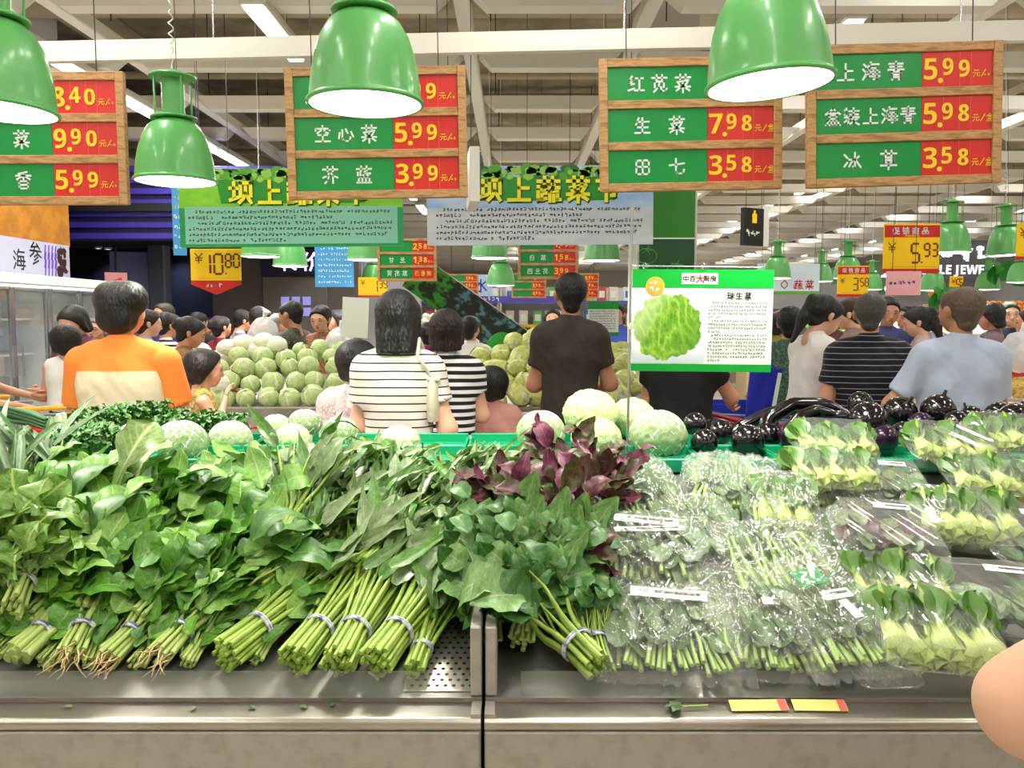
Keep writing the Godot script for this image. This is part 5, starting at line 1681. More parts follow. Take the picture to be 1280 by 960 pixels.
func back_tray() -> void:
	# green trays: perforated front row, deeper back row
	var holes := MB.new()
	for j in 7:
		for k in 15:
			holes.lathe([Vector2(0.0042, 0.0), Vector2(0.0001, 0.0003)], 6, Transform3D(Basis.IDENTITY, Vector3(-0.112 + k * 0.016 + (j % 2) * 0.008, 0.0085, -0.11 + j * 0.022)))
	var hm := holes.mesh()
	var plate := MB.new().box(Vector3(0, 0.004, 0), Vector3(0.256, 0.008, 0.3), Basis.IDENTITY, 0.002).mesh()
	var wx := MB.new().box(Vector3.ZERO, Vector3(0.264, 0.045, 0.01), Basis.IDENTITY, 0.003).mesh()
	var wz := MB.new().box(Vector3.ZERO, Vector3(0.008, 0.03, 0.3), Basis.IDENTITY, 0.002).mesh()
	var proto: Node3D
	for row in 2:
		for k in 15:
			var x := 0.517 + (k - 8) * 0.275
			var z: float = -2.86 if row == 0 else -3.17
			var lb: String = "empty perforated green plastic tray in the front row of trays" if row == 0 else "green plastic tray under the cauliflowers and eggplants at the back"
			var t: Node3D
			if proto == null:
				t = thing("green_tray", Vector3.ZERO, lb, "tray", "perforated green trays")
				part("plate", plate, M.tray_green, t)
				part("holes", hm, mat(Color(0.02, 0.16, 0.12), 0.8), t).set_meta("kind", "stuff")
				for s in [-1.0, 1.0]:
					part("wall", wx, M.tray_green, t, Transform3D(Basis.IDENTITY, Vector3(0, 0.02, s * 0.148)))
					part("wall", wz, M.tray_green, t, Transform3D(Basis.IDENTITY, Vector3(s * 0.13, 0.014, 0)))
				proto = t
			else:
				t = copy_of(proto, lb, "perforated green trays" if row == 0 else "green trays at the back")
			t.position = Vector3(x, 1.064, z)
	# netted cauliflowers
	var cw := own(Color(0.6, 0.68, 0.48), 0.6)
	var cg := own(Color(1, 1, 1), 0.65)
	cg.albedo_texture = noise_tex(0.05, [[0.3, Color(0.14, 0.3, 0.08)], [0.5, Color(0.4, 0.54, 0.26)], [0.7, Color(0.78, 0.82, 0.64)]], 128, 3, 45)
	tri_tex(cg, 7.0)
	var cl := own(Color(1, 1, 1), 0.55)
	cl.albedo_texture = noise_tex(0.02, [[0.3, Color(0.6, 0.74, 0.3)], [0.5, Color(0.82, 0.86, 0.62)], [0.7, Color(0.9, 0.91, 0.78)]], 128, 3, 46)
	tri_tex(cl, 5.0)
	var nm := mat(Color(0.95, 0.96, 0.95), 0.5)
	var head := bumpy(1.0, 3, 0.2, 5.0).mesh()
	var net := net_of(1.06, 0.9, 15, 0.04).mesh()
	var leafy := leaf_mat(Color(0.4, 0.62, 0.24), Color(0.75, 0.85, 0.55), 350, Color(0.2, 0.3, 0.1), 7)
	var wrap := leaf_mesh(1.5, 1.3, "round", 1.5, -0.5, 0.06, 351)
	# x, y of the middle, distance, radius, kind, label
	var list := [
		[676, 540, 3.05, 0.083, "n", "white netted cauliflower below the girl in the pink dress"],
		[738, 516, 3.2, 0.098, "w", "large bare pale cauliflower behind the purple amaranth"],
		[790, 522, 3.3, 0.085, "w", "pale cauliflower behind the placard post, next to the largest one"],
		[745, 548, 3.02, 0.085, "w", "pale cauliflower in front of the largest one, above the amaranth"],
		[822, 545, 3.05, 0.1, "n", "netted cauliflower with a green leaf, right of the placard post"],
		[176, 556, 3.0, 0.09, "g", "netted green-white floret head at the left end of its row"],
		[226, 556, 3.0, 0.092, "g", "netted green-white floret head in front of the toddler"],
		[288, 550, 3.08, 0.075, "n", "white netted head left of the cabbage counter's end"],
		[345, 535, 3.2, 0.055, "n", "small white netted head in front of the cabbages, left"],
		[381, 530, 3.22, 0.06, "g", "small green-white netted head in front of the cabbages, middle"],
		[365, 548, 3.08, 0.06, "w", "small bare pale head in front of the two netted ones"],
		[425, 542, 3.15, 0.065, "g", "green-white netted head in front of the child beside the woman in stripes"],
		[500, 553, 3.1, 0.07, "w", "pale cauliflower directly below the woman in the thin black stripes"],
	]
	for q in list:
		var p := at(q[0], q[1], q[2])
		var r: float = q[3]
		var t := thing("cauliflower", p, q[5], "cauliflower", "cauliflowers on the back trays")
		t.rotation.y = q[0]
		var sc := Basis.from_scale(Vector3.ONE * r)
		part("floret_head", head, cg if q[4] == "g" else cw if q[4] == "n" else cl, t, Transform3D(sc, Vector3.ZERO))
		if q[4] != "w":
			part("foam_net", net, nm, t, Transform3D(sc, Vector3.ZERO)).set_meta("kind", "stuff")
		for k in 3:
			part("wrapper_leaf", wrap, leafy, t, Transform3D((Basis(Vector3.UP, k * 2.1) * Basis(Vector3.RIGHT, -1.0)).scaled_local(Vector3.ONE * r * 0.75), Vector3(0, -r * 0.8, 0) + Basis(Vector3.UP, k * 2.1) * Vector3(0, 0, r * 0.85)))
	# scallions, leeks and the red basket at the left
	var lw := mat(Color(0.9, 0.92, 0.82), 0.4)
	var lg := mat(Color(0.45, 0.55, 0.42), 0.5)
	var dg := mat(Color(0.2, 0.36, 0.2), 0.5)
	for q in [[74, 530, 3.0, 0.1, "white leek end standing up beside another, left one", lw], [80, 528, 3.02, -0.05, "white leek end standing up beside another, right one", lw]]:
		var p := at(q[0], q[1], q[2])
		var t := thing("leek", p, q[4], "leek")
		part("white_end", MB.new().tube([Vector3(0, -0.02, 0), Vector3(0, 0.03, 0.004), Vector3(0, 0.036, 0.006)], [0.011, 0.013, 0.006], 10), lw, t)
		for k in 5:
			part("green_leaf", MB.new().tube([Vector3(0, -0.02, 0), Vector3((k - 2) * 0.012, -0.06, 0.02), Vector3((k - 2) * 0.02, -0.12, 0.035)], [0.01, 0.009, 0.004], 6), lg, t)
	for q in [[20, 552, 2.9, "bundle of blue-green scallion leaves at the left edge"], [35, 528, 3.05, "dark scallion bundle pointing up left, behind the red basket"]]:
		var t := thing("scallion_bundle", at(q[0], q[1], q[2]), q[3], "scallions")
		for k in 8:
			var o := Vector3(0, (k % 4) * 0.012, (k / 4) * 0.02)
			part("scallion", MB.new().tube([o + Vector3(0.09, -0.02, 0.02), o + Vector3(0.02, 0.0, 0.0), o + Vector3(-0.14, 0.012 + rf(0, 0.03), -0.02)], [0.005, 0.011, 0.006], 7), lg if q[0] == 20 else dg, t)
	var rb := thing("red_basket", at(52, 540, 3.0), "red plastic basket edge showing between the scallions", "basket")
	for s in [[0, 0.0, 0.24, 0.016, 0.01], [0, -0.25, 0.24, 0.016, 0.01]]:
		part("rim", MB.new().box(Vector3(0, 0, s[1]), Vector3(s[2], s[3], s[4])), mat(Color(0.75, 0.12, 0.12), 0.4), rb)
	for s in [-0.12, 0.12]:
		part("side", MB.new().box(Vector3(s, -0.03, -0.125), Vector3(0.01, 0.07, 0.25)), mat(Color(0.75, 0.12, 0.12), 0.4), rb)
	part("base", MB.new().box(Vector3(0, -0.064, -0.125), Vector3(0.24, 0.008, 0.25)), mat(Color(0.75, 0.12, 0.12), 0.4), rb)
	# eggplants
	var skin := own(Color(0.055, 0.03, 0.06), 0.16)
	skin.clearcoat_enabled = true
	skin.clearcoat = 0.6
	skin.clearcoat_roughness = 0.05
	var pur := own(Color(0.15, 0.06, 0.16), 0.2)
	var cap := mat(Color(0.12, 0.13, 0.09), 0.6)
	var em := eggplant(1.0, 1).mesh()
	var cm := MB.new()
	for k in 5:
		var a := TAU * k / 5
		var q := []
		for j in 4:
			var b := 0.05 + j * 0.16
			for s in 3:
				var aa := a + (s - 1) * 0.5 * (1.0 - j / 3.4)
				q.append(Vector3(cos(aa) * sin(b), cos(b) + 0.06, sin(aa) * sin(b)) * 1.03)
		cm.grid(q, 3, [], true)
	cm.tube([Vector3(0, 1.0, 0), Vector3(0.03, 1.2, 0.02), Vector3(0.1, 1.38, 0.03)], [0.14, 0.1, 0.09], 7)
	var cmm := cm.mesh()
	var rl := "round black eggplant in the heap right of the placard"
	var eg := [[880, 553, 3.0, 0.05], [935, 552, 2.98, 0.06], [960, 545, 3.1, 0.05], [868, 530, 3.2, 0.045], [1085, 526, 3.08, 0.07], [1124, 517, 3.25, 0.066], [1172, 515, 3.2, 0.066], [1150, 530, 3.1, 0.045], [1215, 524, 3.2, 0.05], [1250, 520, 3.15, 0.055], [1268, 524, 3.0, 0.06], [1105, 548, 2.98, 0.05], [1060, 545, 3.05, 0.05], [1235, 530, 3.05, 0.05], [1020, 550, 3.1, 0.055], [1195, 530, 3.1, 0.05], [900, 540, 3.15, 0.05], [990, 545, 3.0, 0.05], [1075, 505, 3.35, 0.05], [1130, 545, 3.1, 0.055], [1165, 545, 3.1, 0.055], [1285, 515, 3.3, 0.05], [1100, 560, 3.0, 0.05], [1040, 530, 3.2, 0.05]]
	for k in eg.size():
		var q = eg[k]
		var t := thing("eggplant", at(q[0], q[1], q[2]), rl, "eggplant", "round eggplants on the back trays")
		var wr: String = "left of the arching long eggplants" if q[0] < 1030 else "below and left of the man in light blue" if q[0] < 1190 else "at the right edge of the heap"
		t.set_meta("label", ("dull purple" if k in [7, 11, 17] else "glossy black") + " round eggplant " + wr)
		t.set_meta("group", "round eggplants " + wr)
		part("fruit", em, pur if k in [7, 11, 17] else skin, t, Transform3D(Basis.from_scale(Vector3.ONE * q[3]), Vector3.ZERO))
		part("calyx", cmm, cap, t, Transform3D(Basis.from_scale(Vector3.ONE * q[3]), Vector3.ZERO))
		t.rotation = Vector3(rf(0.3, 1.6) * (1 if k % 2 else -1), rf(0, 6), rf(-0.8, 0.8))
	for q in [[[950, 545], [962, 522], [990, 505], [1030, 505], [1062, 522], 3.12, 0.03, "long curved black eggplant arching over the heap"], [[980, 540], [1010, 525], [1050, 520], [1085, 535], [1100, 545], 3.05, 0.026, "long black eggplant lying to the right under the arching one"], [[900, 552], [930, 532], [965, 515], [990, 512], [1010, 520], 3.2, 0.028, "long black eggplant behind, at the left of the arching one"], [[985, 535], [1000, 520], [1020, 512], [1040, 518], [1050, 530], 3.02, 0.022, "short hooked purple-black eggplant inside the arch"]]:
		var c := at(q[2][0], q[2][1], q[5])
		var t := thing("long_eggplant", c, q[7], "eggplant")
		var ps := []
		var cv := Curve3D.new()
		for k in 5:
			var p := at(q[k][0], q[k][1], q[5] + 0.02 * k) - c
			cv.add_point(p)
		for k in 5:
			var d: Vector3 = (cv.get_point_position(mini(k + 1, 4)) - cv.get_point_position(maxi(k - 1, 0))) * 0.18
			cv.set_point_in(k, -d)
			cv.set_point_out(k, d)
		var rr := []
		for k in 17:
			ps.append(cv.sample_baked(cv.get_baked_length() * k / 16.0))
			rr.append(q[6] * (0.25 if k == 0 else 0.7 if k == 1 else 0.35 if k == 16 else 0.8 if k == 15 else 1.0 - 0.2 * k / 16.0))
		part("fruit", MB.new().tube(ps, rr, 14), skin, t)
		part("calyx", MB.new().tube([ps[16], ps[16] + (ps[16] - ps[14]).normalized() * 0.03], [q[6] * 0.5, q[6] * 0.25], 7), cap, t)
# ---------------------------------------------------------------- counters further back
func cabbage_parts(t: Node3D, r: float, body: Material, leaf: Material, ball: Mesh, shell: Mesh) -> void:
	part("heart", ball, body, t, Transform3D(Basis.from_scale(Vector3.ONE * r), Vector3.ZERO))
	for k in 3:
		part("outer_leaf", shell, leaf, t, Transform3D((Basis(Vector3.UP, k * 2.1 + 0.4) * Basis(Vector3.RIGHT, -0.2)).scaled_local(Vector3.ONE * r), Vector3.ZERO))

func shell_leaf(sd: int) -> ArrayMesh:
	var ps := []
	var us := []
	for j in 9:
		var b := -1.25 + 2.3 * j / 8.0
		for i in 9:
			var u := 2.0 * i / 8.0 - 1.0
			var w := 1.15 * cos(clampf(b * 0.75, -1.5, 1.5)) * (1.0 + 0.08 * sin(j * 2.0 + sd))
			var a := u * w
			var rr := 1.03 + 0.03 * absf(u) + 0.015 * sin(u * 7.0 + j)
			ps.append(Vector3(sin(a) * cos(b), sin(b), cos(a) * cos(b)) * rr)
			us.append(Vector2(u * 0.5 + 0.5, 1.0 - j / 8.0))
	return MB.new().grid(ps, 9, us).mesh()

func far_counters() -> void:
	# long steel counter of cabbages
	var a := at(262, 510, 6.0)
	var b := at(812, 510, 6.0)
	var w := b.x - a.x
	var t := thing("produce_counter", Vector3((a.x + b.x) / 2, 0, -6.0), "distant stainless steel counter heaped with cabbages", "counter")
	part("front_panel", MB.new().box(Vector3(0, 0.45, 0), Vector3(w, 0.8, 0.03)), M.steel_face, t)
	part("rim", MB.new().box(Vector3(0, 0.885, 0.0), Vector3(w, 0.07, 0.06), Basis.IDENTITY, 0.01), M.steel, t)
	part("bed", MB.new().box(Vector3(0, 0.97, -0.6), Vector3(w, 0.02, 1.22), Basis(Vector3.RIGHT, 0.16)), M.steel, t)
	part("back_panel", MB.new().box(Vector3(0, 0.54, -1.2), Vector3(w, 1.06, 0.03)), M.steel_face, t)
	for s in [-1.0, 1.0]:
		part("side_panel", MB.new().box(Vector3(s * w / 2, 0.47, -0.6), Vector3(0.02, 0.86, 1.2)), M.steel_face, t)
	part("plinth", MB.new().box(Vector3(0, 0.03, -0.05), Vector3(w, 0.06, 0.04)), M.wire, t)
	part("print_card", MB.new().box(at(662, 520, 5.97) - t.position, Vector3(0.16, 0.06, 0.004)), M.white_print, t)
	var back := Color(0.2, 0.3, 0.1)
	var body := leaf_mat(Color(0.82, 0.87, 0.64), Color(0.92, 0.94, 0.8), 360, back, 6, 1.2)
	var leaf := leaf_mat(Color(0.75, 0.84, 0.56), Color(0.9, 0.93, 0.77), 361, back, 8, 1.4, 0.2, 0.5)
	var ball := bumpy(1.0, 9, 0.04, 1.6, 0.92).mesh()
	var shell := shell_leaf(1)
	var proto: Node3D
	for row in [[497, 6.12, 283, 470, 27], [478, 6.25, 287, 478, 27], [461, 6.4, 276, 480, 28], [447, 6.6, 300, 474, 28], [437, 6.85, 345, 470, 28]]:
		var x: float = row[2]
		while x < row[3]:
			var o: Node3D
			if proto == null:
				o = thing("cabbage", Vector3.ZERO, "round pale green cabbage in the heap on the far steel counter", "cabbage", "cabbages heaped on the far counter")
				cabbage_parts(o, 0.078, body, leaf, ball, shell)
				proto = o
			else:
				o = copy_of(proto)
			o.position = at(x + rf(-3, 3), row[0] + rf(-3, 3), row[1] + rf(-0.03, 0.03))
			o.rotation = Vector3(rf(-1, 1), rf(0, 6), rf(-1, 1))
			o.scale = Vector3.ONE * rf(0.88, 1.12)
			x += row[4]
	# white cauliflowers behind the cabbages
	var cw := mat(Color(0.93, 0.93, 0.86), 0.7)
	var hd := bumpy(1.0, 23, 0.16, 4.5).mesh()
	var cp: Node3D
	for q in [[258, 452], [278, 448], [262, 468], [300, 444], [322, 438], [250, 440], [345, 432], [285, 436], [305, 430], [330, 428], [240, 456], [272, 480], [262, 492]]:
		var o: Node3D
		if cp == null:
			o = thing("cauliflower", Vector3.ZERO, "small white cauliflower at the back left of the cabbage heap", "cauliflower", "white cauliflowers behind the cabbages")
			part("floret_head", hd, cw, o, Transform3D(Basis.from_scale(Vector3.ONE * 0.085), Vector3.ZERO))
			for k in 3:
				part("wrapper_leaf", shell, leaf, o, Transform3D((Basis(Vector3.UP, k * 2.1) * Basis(Vector3.RIGHT, 0.9)).scaled_local(Vector3.ONE * 0.08), Vector3(0, -0.01, 0)))
			cp = o
		else:
			o = copy_of(cp)
		o.position = at(q[0], q[1], 6.75 if q[1] < 470 else 6.15)
		o.rotation.y = q[0]
	# heap of napa and white cabbages in the middle
	var nb := leaf_mat(Color(0.86, 0.87, 0.7), Color(0.95, 0.95, 0.88), 362, back, 5, 1.6)
	var ny := leaf_mat(Color(0.76, 0.8, 0.42), Color(0.92, 0.93, 0.72), 363, back, 6, 1.6)
	var np: Node3D
	var pile := [[598, 495, 6.05], [622, 498, 6.0], [648, 494, 6.05], [672, 492, 6.05], [605, 478, 6.15], [630, 480, 6.1], [655, 478, 6.1], [598, 462, 6.3], [622, 462, 6.25], [646, 460, 6.2], [668, 465, 6.2], [604, 448, 6.45], [628, 446, 6.4], [652, 444, 6.35], [672, 448, 6.35], [640, 430, 6.5], [660, 432, 6.5], [668, 424, 6.6], [752, 470, 6.1], [765, 485, 6.05], [780, 478, 6.1], [758, 452, 6.25], [775, 458, 6.2], [765, 440, 6.35], [782, 442, 6.3], [748, 490, 6.05], [795, 485, 6.1], [770, 496, 6.0]]
	for k in pile.size():
		var q = pile[k]
		var o: Node3D
		if np == null:
			o = thing("napa_cabbage", Vector3.ZERO, "white and yellow-green cabbage in the heap in front of the man in brown", "cabbage", "pale cabbages heaped in the middle")
			cabbage_parts(o, 0.08, nb, ny, ball, shell)
			np = o
		else:
			o = copy_of(np)
			if q[0] > 740:
				o.set_meta("label", "pale cabbage in the heap between the man in brown and the placard")
				o.set_meta("group", "pale cabbages left of the placard")
		o.position = at(q[0] + rf(-3, 3), q[1] + rf(-3, 3), q[2])
		o.rotation = Vector3(rf(-1.4, 1.4), rf(0, 6), rf(-1.4, 1.4))
		o.scale = Vector3(1, rf(1.0, 1.55), 1) * rf(0.85, 1.1)
	# right: table of roots and tomatoes
	var ra := at(1118, 500, 5.4)
	var tb := thing("produce_table", Vector3(ra.x + 0.75, 0, -5.95), "white table of roots and tomatoes behind the man in light blue shirt", "table")
	part("top", MB.new().box(Vector3(0, 0.98, 0), Vector3(1.9, 0.04, 1.1), Basis.IDENTITY, 0.01), M.white_plastic, tb)
	part("skirt", MB.new().box(Vector3(0, 0.48, 0.53), Vector3(1.88, 0.96, 0.02)), M.white_plastic, tb)
	part("skirt", MB.new().box(Vector3(0, 0.48, -0.53), Vector3(1.88, 0.96, 0.02)), M.white_plastic, tb)
	for s in [-1.0, 1.0]:
		part("side", MB.new().box(Vector3(s * 0.93, 0.48, 0), Vector3(0.02, 0.96, 1.06)), M.white_plastic, tb)
	var yr := own(Color(0.86, 0.72, 0.36), 0.6)
	yr.albedo_texture = noise_tex(0.05, [[0.3, Color(0.75, 0.7, 0.6)], [0.6, Color(1, 1, 1)]], 64, 3, 47)
	tri_tex(yr, 8.0)
	var gm := MB.new().tube([Vector3(-0.08, 0, 0), Vector3(-0.03, 0.008, 0.01), Vector3(0.03, 0.0, -0.006), Vector3(0.08, 0.006, 0)], [0.012, 0.03, 0.026, 0.01], 9).mesh()
	var gp: Node3D
	for k in 34:
		var left := k < 16
		var o: Node3D
		if gp == null:
			o = thing("root_vegetable", Vector3.ZERO, "knobbly yellow root heaped between the two men at the right", "root vegetable", "yellow roots heaped on the right table")
			part("root", gm, yr, o)
			gp = o
		else:
			o = copy_of(gp)
			if not left:
				o.set_meta("label", "knobbly yellow root heaped at the right edge below the tomatoes")
				o.set_meta("group", "yellow roots at the right edge")
		var px: float = rf(1130, 1162) if left else rf(1250, 1290)
		var py: float = rf(466, 486) if left else rf(470, 488)
		o.position = at(px, py, 5.95 - (py - 466) * 0.018) - Vector3(0, 0.03, 0)
		o.rotation = Vector3(rf(-0.2, 0.2), rf(-0.6, 0.6), rf(-0.3, 0.3))
	var tm := bumpy(0.04, 5, 0.02, 1.0, 0.85).mesh()
	var tp: Node3D
	for k in 22:
		var o: Node3D
		if tp == null:
			o = thing("tomato", Vector3.ZERO, "red tomato in the heap at the right edge of the picture", "tomato", "tomatoes at the right edge")
			part("fruit", tm, mat(Color(0.82, 0.2, 0.14), 0.25), o)
			part("stalk", MB.new().tube([Vector3(0, 0.03, 0), Vector3(0.003, 0.045, 0)], [0.006, 0.003], 5), mat(Color(0.2, 0.4, 0.12), 0.6), o)
			tp = o
		else:
			o = copy_of(tp)
		var py := rf(455, 470)
		o.position = at(rf(1250, 1310), py, 6.25 - (py - 455) * 0.012)
		o.rotation.y = k

# ---------------------------------------------------------------- shops along the walls
func far_shops() -> void:
	var wl := mat(Color(0.86, 0.85, 0.82), 0.8)
	# side wall of the fish hall, ochre cladding and sea cucumber banner
	struct("wall_fish_hall", MB.new().box(Vector3(-5.38, 2.6, -2.95), Vector3(0.16, 5.3, 13.9)), wl)
	var och := own(Color(0.74, 0.5, 0.17), 0.3)
	och.albedo_texture = noise_tex(0.03, [[0.3, Color(0.88, 0.86, 0.82)], [0.7, Color(1, 1, 1)]], 128, 4, 51)
	tri_tex(och, 1.0)
	for k in 4:
		struct("trim_%d" % (k + 1), MB.new().box(Vector3(-5.28, 3.05, -9.2 + k * 1.45), Vector3(0.03, 1.3, 1.43), Basis.IDENTITY, 0.004), och)
	var sb := thing("sea_cucumber_banner", Vector3(-5.25, 2.2, -8.6), "white banner with brush lettering and dark sea cucumbers, above the glass-door freezers", "banner")
	sb.rotation.y = PI / 2
	part("sheet", MB.new().box(Vector3(0, 0, 0), Vector3(2.5, 0.42, 0.01)), mat(Color(0.68, 0.68, 0.76), 0.5), sb)
	var hz := MB.new()
	write(hz, "海", Vector3(0.12, 0.1, 0.007), 0.24, 0.02, 0.2)
	write(hz, "参", Vector3(0.42, 0.2, 0.007), 0.26, 0.022, 0.2)
	part("lettering", hz, M.ink, sb)
	var vl := MB.new()
	for k in 12:
		vl.tube([Vector3(0.72 + (k % 4) * 0.07, -0.18 + (k / 4) * 0.1, 0.007), Vector3(0.75 + (k % 4) * 0.07, 0.02 + (k / 4) * 0.08, 0.007)], 0.008, 4)
	part("violet_brushwork", vl, mat(Color(0.35, 0.2, 0.7), 0.5), sb)
	var sc := own(Color(0.2, 0.12, 0.1), 0.5)
	for q in [[-0.35, -0.02, 0.16, 0.5], [1.08, 0.0, 0.07, 0.36], [-0.75, 0.05, 0.1, 0.3]]:
		var mb := MB.new()
		var rr := RandomNumberGenerator.new()
		rr.seed = 6
		for k in 26:
			var o := Vector3(q[0] + rr.randf_range(-1, 1) * q[2], q[1] + rr.randf_range(-0.5, 0.5) * q[3] * 0.8, 0.0065 + k * 0.00003)
			var ps := []
			for j in 6:
				ps.append(o + Vector3(cos(j * 1.05) * rr.randf_range(0.02, 0.07), sin(j * 1.05) * rr.randf_range(0.02, 0.06), 0))
			mb.face(ps, Vector3(0, 0, 1))
		part("printed_sea_cucumber", mb, sc, sb)
	part("green_corner", MB.new().box(Vector3(-0.4, 0.19, 0.006), Vector3(0.5, 0.04, 0.004)), mat(Color(0.3, 0.6, 0.15), 0.5), sb)
	# glass door freezers along that wall
	for k in 3:
		var f := thing("glass_door_freezer", Vector3(-5.0, 0, -6.6 - k * 1.25), "white %s glass door freezer under the sea cucumber banner" % ["nearest", "middle", "furthest"][k], "freezer", "glass door freezers")
		f.rotation.y = PI / 2
		var wb: Material = M.white_plastic
		part("base", MB.new().box(Vector3(0, 0.2, 0), Vector3(1.24, 0.4, 0.5), Basis.IDENTITY, 0.01), wb, f)
		part("back", MB.new().box(Vector3(0, 1.15, -0.23), Vector3(1.24, 1.5, 0.04)), wb, f)
		part("canopy", MB.new().box(Vector3(0, 1.93, 0.08), Vector3(1.25, 0.1, 0.62), Basis.IDENTITY, 0.012), wb, f)
		part("canopy_light", MB.new().box(Vector3(0, 1.872, 0.3), Vector3(1.2, 0.02, 0.05)), M.led, f)
		for s in [-1.0, 1.0]:
			part("side", MB.new().box(Vector3(s * 0.605, 1.15, 0), Vector3(0.03, 1.5, 0.46)), wb, f)
		for y in [0.8, 1.2, 1.55]:
			part("shelf", MB.new().box(Vector3(0, y, -0.05), Vector3(1.18, 0.02, 0.3)), wb, f)
		for s in 2:
			var d := part("door", MB.new().box(Vector3(-0.3 + s * 0.6, 1.14, 0.24), Vector3(0.5, 1.36, 0.012)), M.glass, f)
			for q in [[-0.28, 0.05], [0.28, 0.05]]:
				part("door_frame", MB.new().box(Vector3(-0.3 + s * 0.6 + q[0], 1.14, 0.245), Vector3(0.045, 1.46, 0.03), Basis.IDENTITY, 0.005), M.chrome, d)
			for y in [0.43, 1.85]:
				part("door_frame", MB.new().box(Vector3(-0.3 + s * 0.6, y, 0.245), Vector3(0.56, 0.045, 0.03), Basis.IDENTITY, 0.005), M.chrome, d)
			part("handle", MB.new().tube([Vector3(-0.08 + s * 0.16, 1.0, 0.29), Vector3(-0.08 + s * 0.16, 1.3, 0.29)], 0.01, 8), M.chrome, d)
		for j in 6:
			part("frozen_pack", MB.new().box(Vector3(-0.42 + (j % 3) * 0.4, 0.9 + (j / 3) * 0.4, -0.06), Vector3(0.26, 0.16, 0.18), Basis(Vector3.UP, j * 0.7), 0.03), mat([Color(0.75, 0.78, 0.8), Color(0.3, 0.4, 0.55), Color(0.6, 0.64, 0.62)][j % 3], 0.4), f)
		if k == 1:
			part("blue_notice", MB.new().box(Vector3(-0.35, 1.62, 0.256), Vector3(0.22, 0.42, 0.004)), mat(Color(0.1, 0.6, 0.75), 0.4), f)
	# dark shop with a blue slatted front
	var navy := mat(Color(0.05, 0.06, 0.13), 0.6)
	var dark := mat(Color(0.06, 0.06, 0.09), 0.7)
	struct("wall_dark_shop", MB.new().box(Vector3(-7.6, 1.6, -16.4), Vector3(8.8, 3.2, 0.2)), navy)
	struct("ceiling_dark_shop", MB.new().box(Vector3(-7.2, 2.95, -13.4), Vector3(9.2, 0.1, 5.8)), dark)
	var hd := struct("wall_blue_header", MB.new().box(Vector3(-7.0, 3.0, -10.7), Vector3(8.4, 0.9, 0.1)), mat(Color(0.1, 0.09, 0.3), 0.5))
	var sl := MB.new().box(Vector3.ZERO, Vector3(8.4, 0.075, 0.06), Basis.IDENTITY, 0.006).mesh()
	for k in 7:
		part("blue_slat", sl, mat(Color(0.23, 0.2, 0.62), 0.4), hd, Transform3D(Basis.IDENTITY, Vector3(-7.0, 2.6 + k * 0.14, -10.63)))
	var pn := thing("lavender_wall_panel", at(172, 352, 12.0) * Vector3(1, 0, 1), "pale lavender lit partition inside the dark shop", "partition")
	part("panel", MB.new().box(Vector3(0, 1.25, 0), Vector3(0.7, 2.5, 0.08), Basis(Vector3.UP, 0.3)), mat(Color(0.5, 0.52, 0.75), 0.6), pn)
	var gp := thing("grey_column", at(200, 352, 11.9) * Vector3(1, 0, 1), "grey speckled column right of the lavender partition", "column")
	part("shaft", MB.new().box(Vector3(0, 1.3, 0), Vector3(0.24, 2.6, 0.24), Basis.IDENTITY, 0.02), mat(Color(0.3, 0.31, 0.38), 0.6), gp)
	part("base", MB.new().box(Vector3(0, 0.05, 0), Vector3(0.3, 0.1, 0.3), Basis.IDENTITY, 0.02), mat(Color(0.2, 0.2, 0.24), 0.6), gp)
	var pp := thing("shop_screen", at(146, 363, 11.0), "tilted screen showing pink meat inside the dark shop", "screen")
	pp.rotation.y = 0.4
	part("frame", MB.new().box(Vector3.ZERO, Vector3(0.3, 0.5, 0.03), Basis.IDENTITY, 0.004), dark, pp)
	part("picture", MB.new().box(Vector3(0, 0, 0.014), Vector3(0.27, 0.47, 0.006)), glow(Color(0.75, 0.5, 0.5), 0.5), pp)
	part("pink_meat", MB.new().box(Vector3(0.05, 0.06, 0.0165), Vector3(0.11, 0.2, 0.004), Basis(Vector3(0, 0, 1), 0.4), 0.001), glow(Color(0.8, 0.18, 0.2), 0.5), pp)
	part("bracket", MB.new().tube([Vector3(0, 0.2, -0.01), Vector3(0, 2.9 - pp.position.y, -0.01)], 0.015, 6), dark, pp)
	var dl := thing("ceiling_downlight", Vector3.ZERO, "round white downlight in the dark shop's ceiling", "ceiling light", "downlights in the dark shop")
	part("ring", MB.new().lathe([Vector2(0.05, 0.0), Vector2(0.065, 0.0), Vector2(0.07, 0.012), Vector2(0.07, 0.05)], 16), M.white_metal, dl)
	part("light_lens", MB.new().lathe([Vector2(0.05, 0.002), Vector2(0.0005, -0.004)], 16), M.led, dl)
	var dn := SpotLight3D.new()
	dn.name = "downlight_beam"
	dn.light_energy = 1.2
	dn.light_color = Color(0.8, 0.85, 1.0)
	dn.spot_angle = 60.0
	dn.light_size = 0.05
	dn.spot_range = 60.0
	dn.shadow_enabled = true
	dn.position.y = -0.02
	dn.rotation.x = -PI / 2
	dl.add_child(dn)
	var k := 0
	for q in [[123, 311], [205, 311], [214, 325], [60, 300], [178, 296], [309, 310], [250, 318]]:
		var p := at(q[0], q[1], 1.0) - EYE
		var o := dl if k == 0 else copy_of(dl)
		o.position = EYE + p * ((2.86 - EYE.y) / p.y)
		o.position.z = clampf(o.position.z, -16.0, -10.9)
		k += 1
	# beige shop front with a violet lit sign
	var sf := struct("wall_beige_shop", MB.new().box(Vector3(-3.55, 1.9, -13.1), Vector3(2.3, 3.8, 0.2)), mat(Color(0.36, 0.33, 0.33), 0.7))
